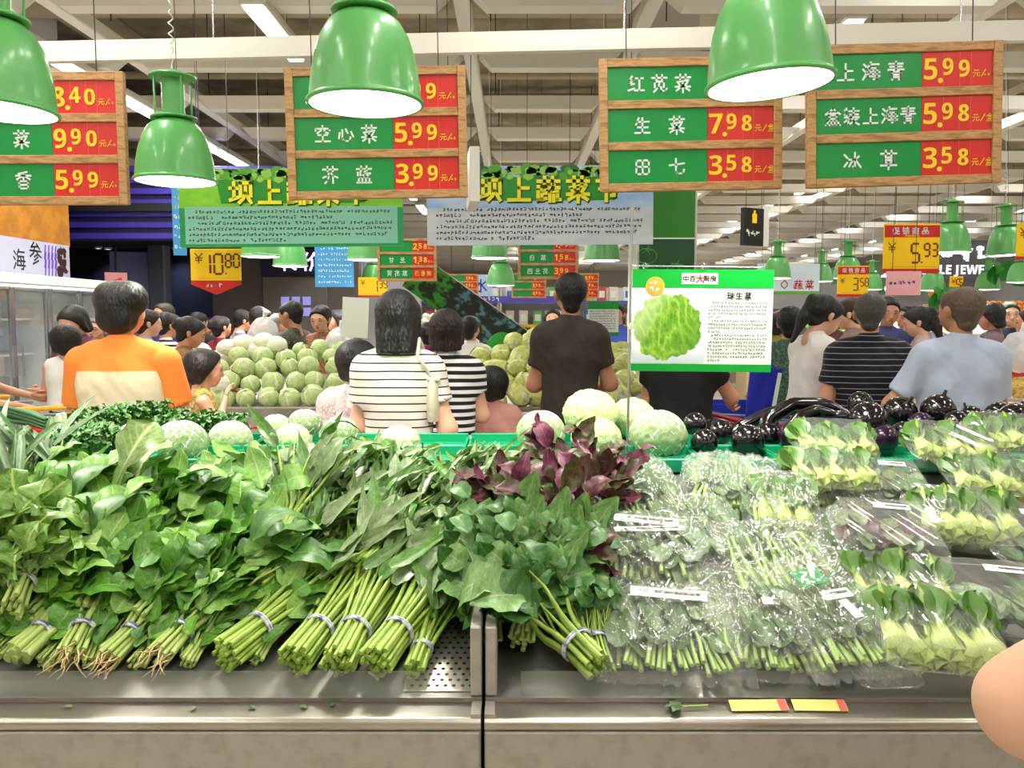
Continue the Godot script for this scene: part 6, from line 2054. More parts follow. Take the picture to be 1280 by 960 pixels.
	part("window_frame", MB.new().box(Vector3(-3.4, 1.75, -12.98), Vector3(1.0, 0.9, 0.05), Basis.IDENTITY, 0.01), mat(Color(0.42, 0.4, 0.38), 0.5), sf)
	for q in 6:
		part("lit_window_pane", MB.new().box(Vector3(-3.55 + (q % 3) * 0.17, 1.82 - (q / 3) * 0.17, -12.94), Vector3(0.12, 0.13, 0.02)), glow(Color(0.55, 0.55, 0.85), 0.6), sf)
	var vs := thing("violet_lit_sign", Vector3(-3.35, 2.42, -12.9), "violet and white lit shop sign with big lettering", "sign")
	part("board", MB.new().box(Vector3.ZERO, Vector3(1.1, 0.42, 0.06), Basis.IDENTITY, 0.01), mat(Color(0.1, 0.08, 0.25), 0.5), vs)
	var vm := MB.new()
	write(vm, "特价", Vector3(-0.25, 0.16, 0.035), 0.3, 0.035, 0.34)
	part("lit_lettering_sign", vm, glow(Color(0.8, 0.75, 1.0), 1.6), vs)
	part("subtitle_plate", MB.new().box(Vector3(0.1, -0.19, 0.033), Vector3(0.5, 0.03, 0.004)), dark, vs)
	# grey partition and bright aisle behind the white card
	var gw := struct("wall_aisle_end", MB.new().box(Vector3(-2.2, 1.3, -14.6), Vector3(1.2, 2.6, 0.15)), mat(Color(0.7, 0.7, 0.72), 0.6))
	part("coving", MB.new().box(Vector3(-2.2, 2.62, -14.6), Vector3(1.24, 0.06, 0.2)), M.white_metal, gw)
	# shelving of goods in the middle
	var rnd := RandomNumberGenerator.new()
	rnd.seed = 77
	for q in [[-1.55, -15.0, 2.6, "left"], [1.15, -15.0, 2.7, "right"]]:
		var s := thing("goods_shelf", Vector3(q[0], 0, q[1]), "white %s hand shelving unit full of packs, far behind the pale cabbages" % q[3], "shelf")
		part("back", MB.new().box(Vector3(0, 1.05, -0.25), Vector3(q[2], 2.1, 0.04)), mat(Color(0.85, 0.86, 0.88), 0.6), s)
		for j in 5:
			part("shelf_board", MB.new().box(Vector3(0, 0.15 + j * 0.42, 0), Vector3(q[2], 0.03, 0.5)), M.white_metal, s)
			if j > 0:
				part("price_strip", MB.new().box(Vector3(0, 0.15 + j * 0.42, 0.255), Vector3(q[2], 0.05, 0.008)), mat(Color(0.9, 0.72, 0.1) if j == 3 else Color(0.3, 0.35, 0.75), 0.5), s)
		for e in [-1.0, 1.0]:
			part("upright", MB.new().box(Vector3(e * q[2] / 2, 1.05, 0), Vector3(0.03, 2.1, 0.5)), M.white_metal, s)
	var cols := [Color(0.88, 0.9, 0.93), Color(0.35, 0.45, 0.8), Color(0.85, 0.75, 0.3), Color(0.8, 0.3, 0.3), Color(0.45, 0.7, 0.4), Color(0.92, 0.85, 0.8)]
	var packs_ := []
	for cc in cols:
		packs_.append(mat(cc, 0.4))
	var pm := MB.new().box(Vector3(0, 0.13, 0), Vector3(0.16, 0.26, 0.12), Basis.IDENTITY, 0.012).mesh()
	var names := ["white", "blue", "yellow", "red", "green", "cream"]
	var firsts := {}
	for u in [[-1.55, 2.6], [1.15, 2.7]]:
		for j in [1, 2, 3, 4]:
			var x: float = u[0] - u[1] / 2 + 0.16
			while x < u[0] + u[1] / 2 - 0.1:
				var c := rnd.randi() % 6
				var lb := "%s carton on the far goods shelves" % names[c]
				var o: Node3D
				if firsts.has(c):
					o = copy_of(firsts[c])
				else:
					o = thing("goods_carton", Vector3.ZERO, lb, "carton", "%s cartons on the far shelves" % names[c])
					part("carton", pm, packs_[c], o)
					part("print_panel", MB.new().box(Vector3(0, 0.13, 0.0605), Vector3(0.1, 0.12, 0.002)), M.white_print if c else packs_[1], o)
					firsts[c] = o
				o.position = Vector3(x, 0.166 + j * 0.42, -14.95)
				x += rnd.randf_range(0.19, 0.3)
	# water posters and a violet strip above the shelves
	for q in [[601, 358, 14.2, "blue-white poster with one big character, below the blue banner"], [712, 362, 14.2, "blue-white poster with one big character, beside the head of the man in brown"]]:
		var p := thing("water_poster", at(q[0], q[1], q[2]), q[3], "poster")
		part("sheet", MB.new().box(Vector3.ZERO, Vector3(0.4, 0.4, 0.01)), mat(Color(0.72, 0.82, 0.95), 0.5), p)
		var mb := MB.new()
		write(mb, "水", Vector3(-0.13, 0.14, 0.006), 0.26, 0.026, 0.3)
		part("lettering", mb, mat(Color(0.2, 0.3, 0.65), 0.5), p)
		hang(p, [-0.15, 0.15], 0.2, 5.25)
	var vb := thing("violet_strip_banner", at(624, 374, 14.0), "violet strip banner with white lettering above the goods shelves", "banner")
	part("strip", MB.new().box(Vector3.ZERO, Vector3(1.9, 0.1, 0.01)), mat(Color(0.35, 0.3, 0.7), 0.5), vb)
	var vp := MB.new()
	fine_print(vp, -0.8, 0.1, 0.03, 0.006, 0.06, 91)
	part("small_print", vp, M.white_print, vb)
	hang(vb, [-0.8, 0.8], 0.05, 5.25)
	# slanted panel printed with dark vegetables
	var s0 := at(528, 348, 8.4)
	var s1 := at(652, 436, 8.4)
	var sp := thing("slanted_vegetable_print", (s0 + s1) / 2, "slanting dark panel printed with leafy vegetables above the pale cabbages", "panel")
	var ang := atan2(s1.y - s0.y, s1.x - s0.x)
	sp.rotation.z = ang
	var L := s0.distance_to(s1) + 0.25
	var im := Image.create(160, 48, false, Image.FORMAT_RGB8)
	var nz := FastNoiseLite.new()
	nz.seed = 8
	nz.frequency = 0.05
	for y in 48:
		for x in 160:
			var kk := nz.get_noise_2d(x, y)
			var k2 := nz.get_noise_2d(x * 2.6 + 300, y * 2.6)
			var c := Color(0.03, 0.09, 0.06)
			if x < 50:
				c = c.lerp(Color(0.16, 0.55, 0.12), smoothstep(-0.3, 0.2, kk + k2 * 0.5))
			else:
				c = c.lerp(Color(0.3, 0.5, 0.55), smoothstep(-0.1, 0.5, kk + k2 * 0.6))
			im.set_pixel(x, y, c)
	part("core", MB.new().box(Vector3(0, 0, -0.02), Vector3(L, 0.36, 0.035)), mat(Color(0.85, 0.85, 0.82), 0.5), sp)
	var fc := MB.new()
	fc.face([Vector3(-L / 2, 0.18, 0), Vector3(L / 2, 0.18, 0), Vector3(L / 2, -0.18, 0), Vector3(-L / 2, -0.18, 0)], Vector3(0, 0, 1), [Vector2(0, 0), Vector2(1, 0), Vector2(1, 1), Vector2(0, 1)])
	part("printed_face", fc, painted(im, 0.35), sp)
	part("printed_lettuce", bumpy(0.12, 60, 0.1, 6.0, 1.3), mat(Color(0.1, 0.6, 0.15), 0.5), sp, Transform3D(Basis.from_scale(Vector3(1, 1, 0.15)), Vector3(L * 0.28, -0.12, 0.005)))
	part("upper_edge", MB.new().box(Vector3(0, 0.185, -0.01), Vector3(L, 0.012, 0.05)), M.chrome, sp)
	for e in [-0.3, 0.3]:
		part("stand", MB.new().tube([Vector3(e * L, 0, -0.05), Vector3(e * L, 0, -0.05) + Basis(Vector3(0, 0, 1), -ang) * Vector3(0, -sp.position.y - e * L * sin(ang), 0)], 0.02, 8), M.white_metal, sp)
	# small placard behind the man in brown
	var mp := thing("small_placard", at(754, 398, 5.4), "small green and white placard beside the arm of the man in brown", "placard")
	part("board", MB.new().box(Vector3.ZERO, Vector3(0.2, 0.22, 0.005)), M.white_print, mp)
	part("band", MB.new().box(Vector3(0, 0.085, 0.001), Vector3(0.2, 0.05, 0.006)), mat(Color(0.0, 0.62, 0.2), 0.4), mp)
	part("band", MB.new().box(Vector3(0, -0.1, 0.001), Vector3(0.2, 0.02, 0.006)), mat(Color(0.0, 0.62, 0.2), 0.4), mp)
	var mm := MB.new()
	for j in 8:
		fine_print(mm, -0.09, 0.09, 0.05 - j * 0.016, 0.0035, 0.009, 200 + j)
	part("small_print", mm, M.ink, mp)
	part("stem", MB.new().tube([Vector3(0, -0.1, -0.005), Vector3(0, -mp.position.y, -0.005)], 0.006, 6), M.chrome, mp)
	# right: lit shop fronts, fruit stalls and banners far back
	var lf := struct("wall_lit_shops", MB.new().box(Vector3(9.0, 2.1, -19.2), Vector3(10.0, 0.7, 0.3)), mat(Color(0.6, 0.6, 0.62), 0.6))
	part("lower_wall", MB.new().box(Vector3(9.0, 0.9, -19.6), Vector3(10.0, 1.8, 0.2)), mat(Color(0.55, 0.5, 0.45), 0.7), lf)
	var js := thing("jewellery_shop_sign", at(1205, 326, 18.6), "white lit shop sign lettered BOLE JEWELRY", "sign")
	part("board", MB.new().box(Vector3(0, 0, -0.06), Vector3(2.4, 0.9, 0.08)), mat(Color(0.35, 0.34, 0.36), 0.5), js)
	latin("BOLE JEWELRY", 0.2, M.led, js, Vector3(0.0, -0.2, 0.0), "lit_lettering_sign")
	var jm := MB.new()
	fine_print(jm, -0.55, 0.85, 0.36, 0.0, 0.36, 15)
	part("lit_mark_sign", jm, M.led, js)
	hang(js, [-1.0, 1.0], 0.45, 5.25)
	for q in [[1085, 345, 17.5, 1.5, 0.35, "white lit sign left of the yellow 3.58 price sign"], [1135, 362, 18.0, 1.2, 0.22, "white lit sign behind the pink notice"]]:
		var o := thing("lit_shop_sign", at(q[0], q[1], q[2]), q[5], "sign")
		part("board", MB.new().box(Vector3(0, 0, -0.04), Vector3(q[3], q[4], 0.06)), mat(Color(0.3, 0.5, 0.4), 0.5), o)
		var mb := MB.new()
		fine_print(mb, -q[3] * 0.45, q[3] * 0.45, q[4] * 0.35, 0.0, q[4] * 0.6, 17 + int(q[1]))
		part("lit_lettering_sign", mb, M.led, o)
		hang(o, [-q[3] * 0.4, q[3] * 0.4], q[4] / 2, 5.25)
	var vbn := thing("organic_vegetable_banner", at(985, 347, 12.6), "pale blue banner with red lettering behind the placard's right edge", "banner")
	part("sheet", MB.new().box(Vector3.ZERO, Vector3(0.95, 0.42, 0.01)), mat(Color(0.8, 0.87, 0.94), 0.5), vbn)
	var vm2 := MB.new()
	write(vm2, "蔬菜", Vector3(0.08, -0.03, 0.006), 0.15, 0.016, 0.17)
	strokes(vm2, "10 2 4 8 4 13 10 18 16 13 16 8 10 2", Vector3(-0.13, -0.03, 0.006), 0.15, 0.016)
	part("lettering", vm2, mat(Color(0.8, 0.15, 0.2), 0.5), vbn)
	part("green_foot", MB.new().box(Vector3(0, -0.23, 0), Vector3(0.95, 0.05, 0.012)), mat(Color(0.35, 0.65, 0.2), 0.5), vbn)
	hang(vbn, [-0.4, 0.4], 0.21, 5.25)
	var apple := bumpy(0.06, 71, 0.02, 1.0, 0.9).mesh()
	var stalls := [[958, 398, 13.5, Color(0.85, 0.3, 0.15), "red", "apple"], [1092, 396, 13.8, Color(0.85, 0.35, 0.2), "light red", "apple"], [1165, 392, 13.8, Color(0.8, 0.22, 0.15), "deep red", "apple"], [1205, 398, 13.2, Color(0.85, 0.25, 0.15), "crimson", "apple"], [1190, 372, 15.5, Color(0.95, 0.55, 0.12), "orange", "orange"], [1262, 385, 14.0, Color(0.95, 0.6, 0.15), "amber", "orange"], [560, 402, 12.0, Color(0.9, 0.9, 0.85), "white", "mushroom"]]
	var wood := mat(Color(0.75, 0.66, 0.5), 0.6)
	for q in stalls:
		var p := at(q[0], q[1], q[2])
		var st := thing("fruit_stall", Vector3(p.x, 0, p.z), "low stall with a sloping heap of %s fruit in the background" % q[4], "stall")
		part("body", MB.new().box(Vector3(0, (p.y - 0.12) / 2, 0), Vector3(0.8, p.y - 0.12, 0.6), Basis.IDENTITY, 0.01), wood, st)
		part("front_board", MB.new().box(Vector3(0, p.y - 0.16, 0.31), Vector3(0.82, 0.16, 0.02)), M.white_plastic, st)
		var fp: Node3D
		for j in 21:
			var o: Node3D
			if j == 0:
				o = thing("stall_fruit", Vector3.ZERO, "%s round fruit heaped on a background stall" % q[4], "fruit", "%s fruit on a background stall" % q[4])
				part("fruit", apple, mat(q[3], 0.35), o)
				fp = o
			else:
				o = copy_of(fp)
			o.position = Vector3(p.x - 0.33 + (j % 7) * 0.11, p.y - 0.07 + (j / 7) * 0.07, p.z + 0.2 - (j / 7) * 0.16)
	# palm-like green decorations
	for q in [[1180, 362, 12.2, "green leaf ornament hanging beside the small lamp right of the pink notice"], [1252, 330, 13.0, "green plant above the orange stall at the right"], [1025, 382, 12.0, "green paper leaf ornament left of the yellow 3.58 sign"]]:
		var o := thing("leaf_ornament", at(q[0], q[1], q[2]), q[3], "ornament")
		var lm := leaf_mesh(0.5, 0.2, "broad", 1.0, 0.3, 0.05, 5)
		for j in 5:
			part("leaf", lm, mat(Color(0.12, 0.5, 0.12), 0.5), o, Transform3D(Basis(Vector3(0, 0, 1), -1.2 + j * 0.6) * Basis(Vector3.RIGHT, PI if j % 2 else 2.6), Vector3.ZERO))
		part("cord", MB.new().tube([Vector3.ZERO, Vector3(0, 5.25 - o.position.y, 0)], 0.004, 5), M.wire, o)
# ---------------------------------------------------------------- shopping carts, bags, crates
func cart(where: Vector3, turn: float, label: String, handle: Color, rim: Color) -> Node3D:
	# local: pushed towards -z, handle at +z
	var t := thing("shopping_cart", where, label, "shopping cart")
	t.rotation.y = turn
	var top := [Vector3(-0.25, 0.95, 0.38), Vector3(0.25, 0.95, 0.38), Vector3(0.2, 0.88, -0.42), Vector3(-0.2, 0.88, -0.42)]
	var bot := [Vector3(-0.19, 0.55, 0.3), Vector3(0.19, 0.55, 0.3), Vector3(0.14, 0.6, -0.34), Vector3(-0.14, 0.6, -0.34)]
	part("basket_rim", MB.new().tube([top[0], top[1], top[2], top[3], top[0]], 0.009, 7, false), mat(rim, 0.4), t)
	var w := MB.new()
	for s in 4:
		var n := 15 if s % 2 else 10
		for k in n:
			var f := float(k) / n
			w.tube([top[s].lerp(top[(s + 1) % 4], f), bot[s].lerp(bot[(s + 1) % 4], f)], 0.0026, 4, false)
		for k in [0.25, 0.5, 0.75]:
			w.tube([top[s].lerp(bot[s], k), top[(s + 1) % 4].lerp(bot[(s + 1) % 4], k)], 0.0035, 5, false)
	for k in 9:
		var f := k / 8.0
		w.tube([bot[0].lerp(bot[1], f), bot[3].lerp(bot[2], f)], 0.0026, 4, false)
	part("wire_basket", w, M.chrome, t).set_meta("kind", "stuff")
	part("handle", MB.new().tube([Vector3(-0.27, 1.0, 0.48), Vector3(0.27, 1.0, 0.48)], 0.016, 10), mat(handle, 0.4), t)
	for s in [-1.0, 1.0]:
		part("handle_bracket", MB.new().tube([Vector3(s * 0.26, 0.95, 0.38), Vector3(s * 0.27, 1.0, 0.48)], 0.012, 7), mat(rim, 0.4), t)
		part("frame_tube", MB.new().tube([Vector3(s * 0.25, 0.95, 0.38), Vector3(s * 0.24, 0.45, 0.36), Vector3(s * 0.22, 0.2, 0.2), Vector3(s * 0.2, 0.16, -0.4)], 0.011, 7), M.chrome, t)
		for z in [0.3, -0.38]:
			part("caster", MB.new().tube([Vector3(s * 0.21 - 0.014, 0.055, z), Vector3(s * 0.21 + 0.014, 0.055, z)], 0.055, 14), M.wire, t)
			part("caster_fork", MB.new().tube([Vector3(s * 0.21, 0.06, z), Vector3(s * 0.205, 0.18, z)], 0.012, 6), M.chrome, t)
	part("child_seat", MB.new().box(Vector3(0, 0.78, 0.3), Vector3(0.4, 0.02, 0.16), Basis.IDENTITY, 0.004), mat(rim, 0.4), t)
	return t

func carts() -> void:
	var red := Color(0.7, 0.1, 0.15)
	var yel := Color(0.92, 0.68, 0.12)
	var g := func(px: float, d: float) -> Vector3:
		return at(px, 480, d) * Vector3(1, 0, 1)
	cart(g.call(62, 5.6), 0.5, "wire shopping cart with a toddler in white, left of the man in orange", yel, Color(0.6, 0.6, 0.62))
	cart(g.call(-15, 6.3), 0.3, "wire shopping cart cut by the left edge", yel, Color(0.6, 0.6, 0.62))
	cart(g.call(278, 4.55), 1.75, "shopping cart with a yellow and red handle carrying the toddler in yellow", yel, red)
	cart(g.call(922, 5.35), -1.1, "blue-grey shopping cart with an orange-red handle right of the person in black", Color(0.85, 0.25, 0.12), Color(0.45, 0.55, 0.75))
	cart(g.call(1004, 4.8), -1.35, "shopping cart with a dark red rim in front of the girl with the ponytail", red, red)
	var bl := mat(Color(0.08, 0.22, 0.75), 0.5)
	for q in [[808, 5.3, 0.34, "blue plastic crate left of the person in black"], [905, 6.3, 0.3, "blue plastic crate right of the person in black"]]:
		var p: Vector3 = g.call(q[0], q[1])
		var t := thing("blue_crate", Vector3(p.x, 0.46, p.z), q[3], "crate")
		for s in [-1.0, 1.0]:
			for j in 5:
				part("slat", MB.new().box(Vector3(0, 0.04 + j * 0.09, s * 0.17), Vector3(0.5, 0.065 if j < 4 else 0.13, 0.012)), bl, t)
				part("slat", MB.new().box(Vector3(s * 0.25, 0.04 + j * 0.09, 0), Vector3(0.012, 0.065 if j < 4 else 0.13, 0.35)), bl, t)
			for z in [-1.0, 1.0]:
				part("corner_post", MB.new().box(Vector3(s * 0.25, 0.23, z * 0.17), Vector3(0.03, 0.46, 0.03)), bl, t)
		part("base", MB.new().box(Vector3(0, 0.01, 0), Vector3(0.5, 0.02, 0.35)), bl, t)
		var u := thing("crate_stand", Vector3(p.x, 0, p.z), "low grey stand under a blue crate", "stand", "stands under the blue crates")
		for s in [-1.0, 1.0]:
			part("support", MB.new().box(Vector3(s * 0.2, 0.22, 0), Vector3(0.04, 0.44, 0.34)), M.chrome, u)
		part("board", MB.new().box(Vector3(0, 0.45, 0), Vector3(0.48, 0.02, 0.34)), M.chrome, u)
	# blue cloth bag standing in the cart
	var pb := at(948, 496, 5.3)
	var b := thing("blue_shopping_bag", pb + Vector3(0, -0.14, 0), "blue shopping bag with white lettering in a cart below the placard", "bag")
	var ps := []
	for j in 9:
		var y := j / 8.0
		for i in 17:
			var a := TAU * i / 16
			var s := 0.85 + 0.25 * y
			ps.append(Vector3(cos(a) * 0.1 * s + 0.05 * y, y * 0.32 + 0.01 * sin(a * 3.0), sin(a) * 0.05 * s * (1.0 + 0.15 * sin(a * 5.0 + y * 4.0))))
	part("cloth", MB.new().grid(ps, 17), mat(Color(0.06, 0.14, 0.7), 0.6), b)
	part("white_strip", MB.new().box(Vector3(0.1, 0.17, 0.045), Vector3(0.025, 0.26, 0.004), Basis(Vector3(0, 0, 1), -0.15)), M.white_print, b)
	part("handle", MB.new().tube([Vector3(-0.03, 0.32, 0.03), Vector3(0.03, 0.42, 0.0), Vector3(0.1, 0.32, 0.03)], 0.006, 6), mat(Color(0.06, 0.14, 0.7), 0.6), b)
# ---------------------------------------------------------------- people
var head_cache := {}
func head_shape() -> MB:
	if head_cache.has("head"):
		return head_cache.head
	var p := [
		[Vector3(0, 0.135, -0.015), Vector3(0, 0.14, 0.03), 0.083, 0.085], [Vector3(0, 0.11, -0.045), Vector3(0, 0.06, -0.048), 0.06, 0.05],
		[Vector3(0, 0.06, -0.045), Vector3(0, 0.028, -0.062), 0.05, 0.03], [Vector3(-0.035, 0.085, -0.055), Vector3(0.035, 0.085, -0.055), 0.036, 0.036],
		[Vector3(0, -0.09, 0.012), Vector3(0, 0.05, 0.008), 0.054, 0.05], [Vector3(0, 0.115, -0.1), Vector3(0, 0.08, -0.115), 0.007, 0.012],
		[Vector3(-0.03, 0.05, -0.085), Vector3(0.03, 0.05, -0.085), 0.012, 0.012], [Vector3(-0.04, 0.132, -0.088), Vector3(0.04, 0.132, -0.088), 0.012, 0.012]]
	for s in [-1.0, 1.0]:
		p.append([Vector3(s * 0.083, 0.108, 0.008), Vector3(s * 0.082, 0.078, 0.0), 0.015, 0.01])
	var mb := blob(p, 0.0075, 0.022)
	var dot := bumpy(1.0, 1, 0.0, 1.0, 1.0)
	for s in [-1.0, 1.0]:
		for q in [[Vector3(s * 0.031, 0.115, -0.0995), Vector3(0.012, 0.0055, 0.005), Color(0.12, 0.09, 0.08)], [Vector3(s * 0.032, 0.138, -0.101), Vector3(0.017, 0.004, 0.006), Color(0.12, 0.1, 0.09)]]:
			for k in dot.c.size():
				dot.c[k] = q[2]
			mb.put(dot, Transform3D(Basis.from_scale(q[1]), q[0]))
	for k in dot.c.size():
		dot.c[k] = Color(0.75, 0.38, 0.36)
	mb.put(dot, Transform3D(Basis.from_scale(Vector3(0.019, 0.0065, 0.007)), Vector3(0, 0.052, -0.1005)))
	head_cache.head = mb
	return mb

func hair_shape(style: String) -> ArrayMesh:
	if head_cache.has(style):
		return head_cache[style]
	var g := 0.0 if style != "crop" else -0.006
	var p := [[Vector3(0, 0.142, -0.022), Vector3(0, 0.142, 0.035), 0.09 + g, 0.096 + g], [Vector3(0, 0.11, 0.045), Vector3(0, 0.05, 0.045), 0.078 + g, 0.056 + g]]
	match style:
		"bob", "shoulder":
			var e := 0.0 if style == "bob" else -0.05
			for s in [-1.0, 1.0]:
				p.append([Vector3(s * 0.06, 0.14, 0.0), Vector3(s * 0.078, 0.02 + e, 0.0), 0.045, 0.03, 2])
				p.append([Vector3(s * 0.035, 0.13, 0.055), Vector3(s * 0.04, e - 0.01, 0.055), 0.062, 0.052, 2])
		"pony":
			p.append([Vector3(0, 0.17, 0.1), Vector3(0, 0.15, 0.13), 0.035, 0.04])
			p.append([Vector3(0, 0.15, 0.13), Vector3(0, 0.02, 0.13), 0.04, 0.042])
			p.append([Vector3(0, 0.02, 0.13), Vector3(0, -0.16, 0.12), 0.042, 0.012])
		"bun":
			p.append([Vector3(0, 0.15, 0.12), Vector3(0, 0.12, 0.13), 0.038, 0.036])
		"thick":
			p.append([Vector3(-0.045, 0.16, 0.01), Vector3(0.045, 0.16, 0.01), 0.088, 0.088])
			p.append([Vector3(-0.03, 0.07, 0.04), Vector3(0.03, 0.07, 0.04), 0.07, 0.07])
		"round":
			p.append([Vector3(-0.02, 0.13, 0.0), Vector3(0.02, 0.13, 0.02), 0.1, 0.1])
			for s in [-1.0, 1.0]:
				p.append([Vector3(s * 0.05, 0.12, 0.015), Vector3(s * 0.055, 0.05, 0.02), 0.05, 0.042])
	var clips := [[Vector3(0, -0.501, -0.865), -0.0192]]
	head_cache[style] = blob(p, 0.009, 0.02, clips).mesh()
	return head_cache[style]

func hand_shape() -> MB:
	if head_cache.has("hand"):
		return head_cache.hand
	# wrist at the origin, fingers towards -y curling to -z, thumb at -x
	var p := [[Vector3(0, 0, 0), Vector3(0, -0.02, 0), 0.025, 0.022], [Vector3(-0.022, -0.03, 0), Vector3(-0.026, -0.085, 0), 0.017, 0.014], [Vector3(0, -0.03, 0), Vector3(0, -0.088, 0.002), 0.018, 0.014], [Vector3(0.02, -0.03, 0), Vector3(0.026, -0.08, 0), 0.016, 0.013]]
	var ln := [0.072, 0.08, 0.074, 0.056]
	for k in 4:
		var x := -0.03 + k * 0.02
		var a := Vector3(x, -0.085 + absf(k - 1.2) * 0.004, 0)
		var b := a + Vector3(x * 0.12, -ln[k] * 0.42, -0.012)
		var c := b + Vector3(x * 0.05, -ln[k] * 0.3, -0.018)
		var e := c + Vector3(0, -ln[k] * 0.15, -0.018)
		p.append([a, b, 0.0095, 0.009])
		p.append([b, c, 0.009, 0.0085])
		p.append([c, e, 0.0085, 0.0072])
	p.append([Vector3(-0.024, -0.03, -0.006), Vector3(-0.052, -0.062, -0.02), 0.014, 0.0105])
	p.append([Vector3(-0.052, -0.062, -0.02), Vector3(-0.056, -0.094, -0.03), 0.0105, 0.008])
	head_cache.hand = blob(p, 0.005, 0.006)
	return head_cache.hand

const ARMS := {
	"down": [[0.05, -0.27, -0.02], [0.07, -0.51, 0.06]], "front": [[0.06, -0.26, 0.04], [-0.03, -0.3, 0.28]], "hold": [[0.08, -0.25, 0.02], [-0.09, -0.32, 0.22]],
	"chest": [[0.07, -0.25, 0.06], [-0.09, -0.13, 0.25]], "reach": [[0.09, -0.2, 0.16], [0.02, -0.27, 0.41]], "out": [[0.12, -0.24, 0.02], [0.1, -0.38, 0.22]], "mouth": [[0.05, -0.22, 0.12], [-0.1, 0.02, 0.2]], "side": [[0.13, -0.24, -0.05], [0.14, -0.47, 0.1]],
}

func cloth(c: Color, key := "", a := Color.BLACK, period := 0.04, share := 0.2) -> StandardMaterial3D:
	var k := "cloth %s %s %s %.3f %.2f" % [c.to_html(), key, a.to_html(), period, share]
	if mats.has(k):
		return mats[k]
	var m := StandardMaterial3D.new()
	m.roughness = 0.85
	m.albedo_color = c
	m.rim_enabled = true
	m.rim = 0.15
	m.rim_tint = 0.8
	m.cull_mode = BaseMaterial3D.CULL_DISABLED
	if not mats.has("cloth folds"):
		mats["cloth folds"] = noise_tex(0.012, [], 256, 3, 81, true, 6.0)
	if key == "stripe":
		var im := Image.create(2, 64, false, Image.FORMAT_RGB8)
		for y in 64:
			for x in 2:
				im.set_pixel(x, y, a if y < 64 * share else c)
		m.albedo_color = Color.WHITE
		m.albedo_texture = ImageTexture.create_from_image(im)
		m.uv1_scale = Vector3(1, 1.0 / period, 1)
	elif key == "floral" or key == "camo":
		m.albedo_color = Color.WHITE
		m.albedo_texture = noise_tex(0.045 if key == "floral" else 0.02, [[0.3, c], [0.45, a], [0.52, c.lightened(0.35)], [0.6, a.darkened(0.3)], [0.7, c]], 128, 2, 83)
		tri_tex(m, 3.5)
	elif key == "band":
		pass
	else:
		m.normal_enabled = true
		m.normal_texture = mats["cloth folds"]
		m.normal_scale = 0.5
		tri_tex(m, 2.2)
	mats[k] = m
	return m

func wrinkle(mb: MB, amp: float, sd: int) -> void:
	# soft folds of cloth, running aslant
	var nz := FastNoiseLite.new()
	nz.seed = sd
	nz.frequency = 1.0
	nz.fractal_octaves = 2
	var k := Vector3(7.0, 4.0, 7.0)
	for j in mb.v.size():
		var p := mb.v[j]
		var q := (p + Vector3(p.y * 0.5, p.x * 0.6, 0)) * k
		var f := nz.get_noise_3dv(q)
		var g := Vector3(nz.get_noise_3dv(q + Vector3(0.07, 0, 0)) - f, nz.get_noise_3dv(q + Vector3(0, 0.07, 0)) - f, nz.get_noise_3dv(q + Vector3(0, 0, 0.07)) - f) / 0.07
		mb.v[j] = p + mb.n[j] * (f * 0.5 + 0.35) * amp
		g *= k * amp
		mb.n[j] = (mb.n[j] - (g - mb.n[j] * g.dot(mb.n[j])) * 1.6).normalized()

